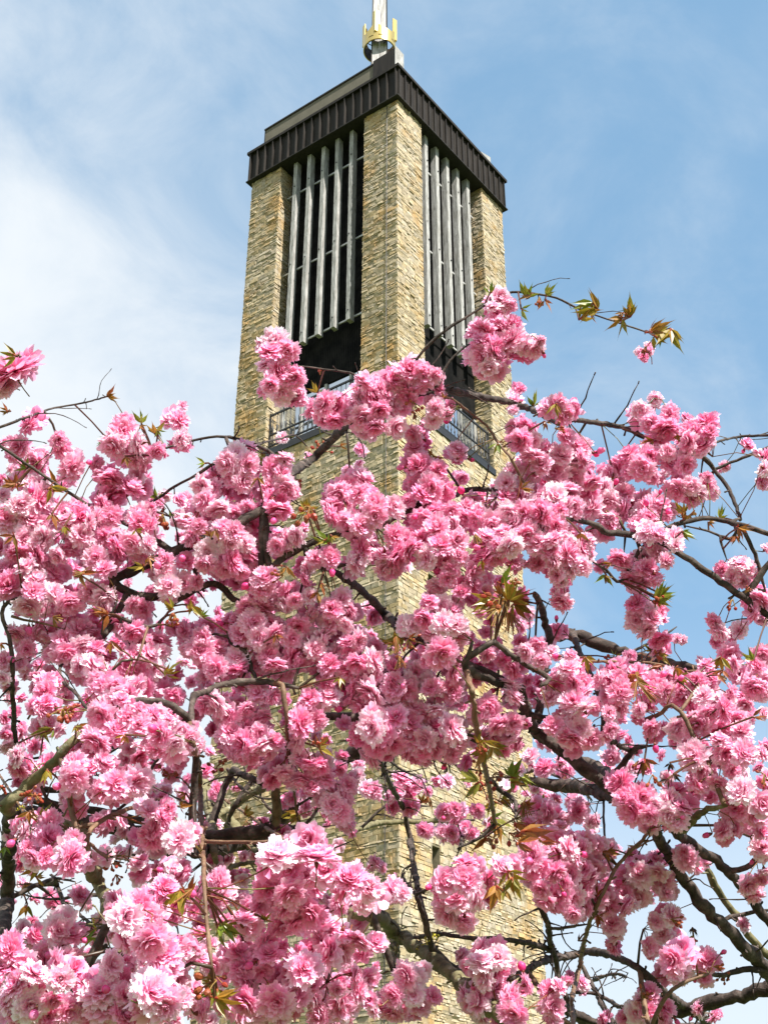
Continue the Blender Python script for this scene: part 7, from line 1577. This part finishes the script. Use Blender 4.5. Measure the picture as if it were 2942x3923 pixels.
# ---- young leaves, bud bunches, stalk bunches
COL = {
    'g': [(0.23, 0.33, 0.04), (0.34, 0.38, 0.06), (0.28, 0.28, 0.04)],
    'o': [(0.36, 0.28, 0.03), (0.44, 0.32, 0.045), (0.30, 0.27, 0.04), (0.42, 0.22, 0.035)],
    'z': [(0.38, 0.14, 0.035), (0.44, 0.21, 0.04), (0.30, 0.16, 0.04), (0.36, 0.11, 0.04)],
    'r': [(0.45, 0.07, 0.045), (0.40, 0.11, 0.05), (0.50, 0.13, 0.06)],
    'p': [(0.40, 0.24, 0.08), (0.34, 0.22, 0.06), (0.42, 0.17, 0.07)],
    'd': [(0.05, 0.025, 0.018), (0.09, 0.04, 0.025), (0.16, 0.06, 0.03)],
}
def leaf_blade(mb, base, d, nrm, L, Wd, col, rr, fold=0.35, droop=0.25):
    d = d.normalized()
    side = d.cross(nrm).normalized()
    nrm = side.cross(d).normalized()
    prof = [0.10, 0.55, 0.92, 1.0, 0.84, 0.52, 0.22, 0.07, 0.0]
    n = len(prof)
    V, Cc, F = [], [], []
    bend = rr.uniform(-0.3, 0.6) * droop
    tw = rr.uniform(-0.25, 0.25)
    for i, w in enumerate(prof):
        t = i / (n - 1)
        c = base + d * (L * t) - nrm * (L * bend * t * t) + side * (L * tw * 0.3 * t * t)
        hw = Wd * w * (1 + (0.10 if i % 2 else -0.06))
        for s in (-1, 0, 1):
            V.append(tuple(c + side * hw * s + nrm * (abs(s) * hw * fold)))
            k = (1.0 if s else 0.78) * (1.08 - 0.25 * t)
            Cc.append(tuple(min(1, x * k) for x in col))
    for i in range(n - 1):
        for j in range(2):
            F.append((i * 3 + j, i * 3 + j + 1, i * 3 + 4 + j, i * 3 + 3 + j))
    mb.add(V, F, Cc)

def bud(mb, p, d, L, r, col):
    d = d.normalized()
    mb.tube([p, p + d * L * 0.2, p + d * L * 0.5, p + d * L * 0.8, p + d * L], [r * 0.3, r * 0.85, r, r * 0.7, r * 0.12], 7, col)

tufts = []
for line in TUFTS.strip().split('\n'):
    k, body = line.split('|')
    v = nums(body)
    tufts.append((k, Vector(v[:3]) / 1000, Vector(v[3:6]).normalized(), v[6] / 1e4))
order = {'r': [], 'leaf': [], 'l': []}
for t in tufts:
    order['r' if t[0] == 'r' else 'l' if t[0] == 'l' else 'leaf'].append(t)
def tuft_mesh(mb, k, org, d, L, ctr_):
    """adds one tuft at org (relative to ctr_)"""
    c0 = org - ctr_
    view = (EYE - (org)).normalized()
    rr = rt_
    if k == 'l':
        return
    if k == 'r':
        for q in range(rr.randint(5, 8)):
            dd = (d + Vector((rr.gauss(0, .45), rr.gauss(0, .45), rr.gauss(0, .45)))).normalized()
            e = c0 + dd * L * rr.uniform(0.35, 0.85)
            mb.tube([c0, (c0 + e) * 0.5 + Vector((0, 0, rr.uniform(0, .1) * L)), e], [0.0012, 0.0010, 0.0011], 5, rr.choice(COL['p']))
            bud(mb, e, dd, L * rr.uniform(0.22, 0.42), L * rr.uniform(0.10, 0.17), rr.choice(COL['r']))
        return
    if k == 'p':
        for q in range(rr.randint(9, 13)):
            dd = (d + Vector((rr.gauss(0, .30), rr.gauss(0, .30), rr.gauss(0, .30)))).normalized()
            e = c0 + dd * L * rr.uniform(0.7, 1.1)
            mb.tube([c0, (c0 + e) * 0.5 + view * L * 0.05, e], [0.0013, 0.0011, 0.0014], 5, rr.choice(COL['p']))
        for q in range(3):
            dd = (d * 0.6 + Vector((rr.gauss(0, .4), rr.gauss(0, .4), rr.gauss(0, .4)))).normalized()
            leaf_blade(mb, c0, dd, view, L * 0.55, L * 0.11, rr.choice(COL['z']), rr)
        return
    n = rr.randint(4, 6)
    for q in range(n):
        sp = (q - (n - 1) / 2) / max(1, (n - 1) / 2)
        side = d.cross(view).normalized()
        dd = (d + side * sp * 0.85 + Vector((rr.gauss(0, .30), rr.gauss(0, .30), rr.gauss(0, .30)))).normalized()
        ll = L * rr.uniform(0.55, 1.18) * (1 - 0.25 * abs(sp))
        nn = (view + Vector((rr.gauss(0, .5), rr.gauss(0, .5), rr.gauss(0, .5)))).normalized()
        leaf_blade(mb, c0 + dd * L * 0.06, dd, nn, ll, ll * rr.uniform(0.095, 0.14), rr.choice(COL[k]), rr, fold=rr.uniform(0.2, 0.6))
    if k != 'd':
        for q in range(3):
            dd = (d + Vector((rr.gauss(0, .7), rr.gauss(0, .7), rr.gauss(0, .7)))).normalized()
            bud(mb, c0, dd, L * 0.22, L * 0.035, rr.choice(COL['r']))
    i = int(np.argmin(((BP - np.array(tuple(org - BASE))) ** 2).sum(1)))
    bp = Vector(BP[i]) + BASE - ctr_
    st0 = bp if (bp - c0).length < 0.14 else c0 - d * L * 0.15
    mb.tube([st0, (st0 + c0) * 0.5 + Vector((0, 0, 0.003)), c0, c0 + d * L * 0.06], [0.0022, 0.0019, 0.0022, 0.0012], 5, (0.17, 0.075, 0.045))

for key, name in (('leaf', 'leaf_tuft'), ('r', 'bud_bunch')):
    L_ = sorted(order[key], key=lambda t: -t[3] / (t[1] - EYE).length)
    rest = MB()
    for i, (k, p, d, sz) in enumerate(L_):
        if i < 100:
            mb = MB()
            tuft_mesh(mb, k, p, d, sz, p)
            mb.build(name, LEAF, tree, smooth=False, loc=p - BASE)
        else:
            tuft_mesh(rest, k, p, d, sz, BASE)
    if rest.v:
        ro = rest.build("young_leaves", LEAF, tree)
        ro['kind'] = 'stuff'
for (k, p, d, sz) in order['l']:             # lichen cushions on the bark
    i = int(np.argmin(((BP - np.array(tuple(p - BASE))) ** 2).sum(1)))
    c0 = Vector(BP[i])
    mb = MB()
    for q in range(40):
        e = Vector((rt_.gauss(0, 1), rt_.gauss(0, 1), rt_.gauss(0, 1))).normalized()
        e = (e + (EYE - p).normalized() * 0.5).normalized()
        cc = d * rt_.uniform(-0.6, 0.6) * sz + e * (branch_pts[i][1] * 0.95)
        r = sz * rt_.uniform(0.05, 0.10)
        side = e.orthogonal().normalized()
        mb.tube([cc, cc + e * r * 0.4, cc + e * r * 0.8], [r, r * 0.9, r * 0.3], 6, wob=0.35, rng=rt_)
    mb.build("lichen_patch", LICHEN, tree, loc=c0)
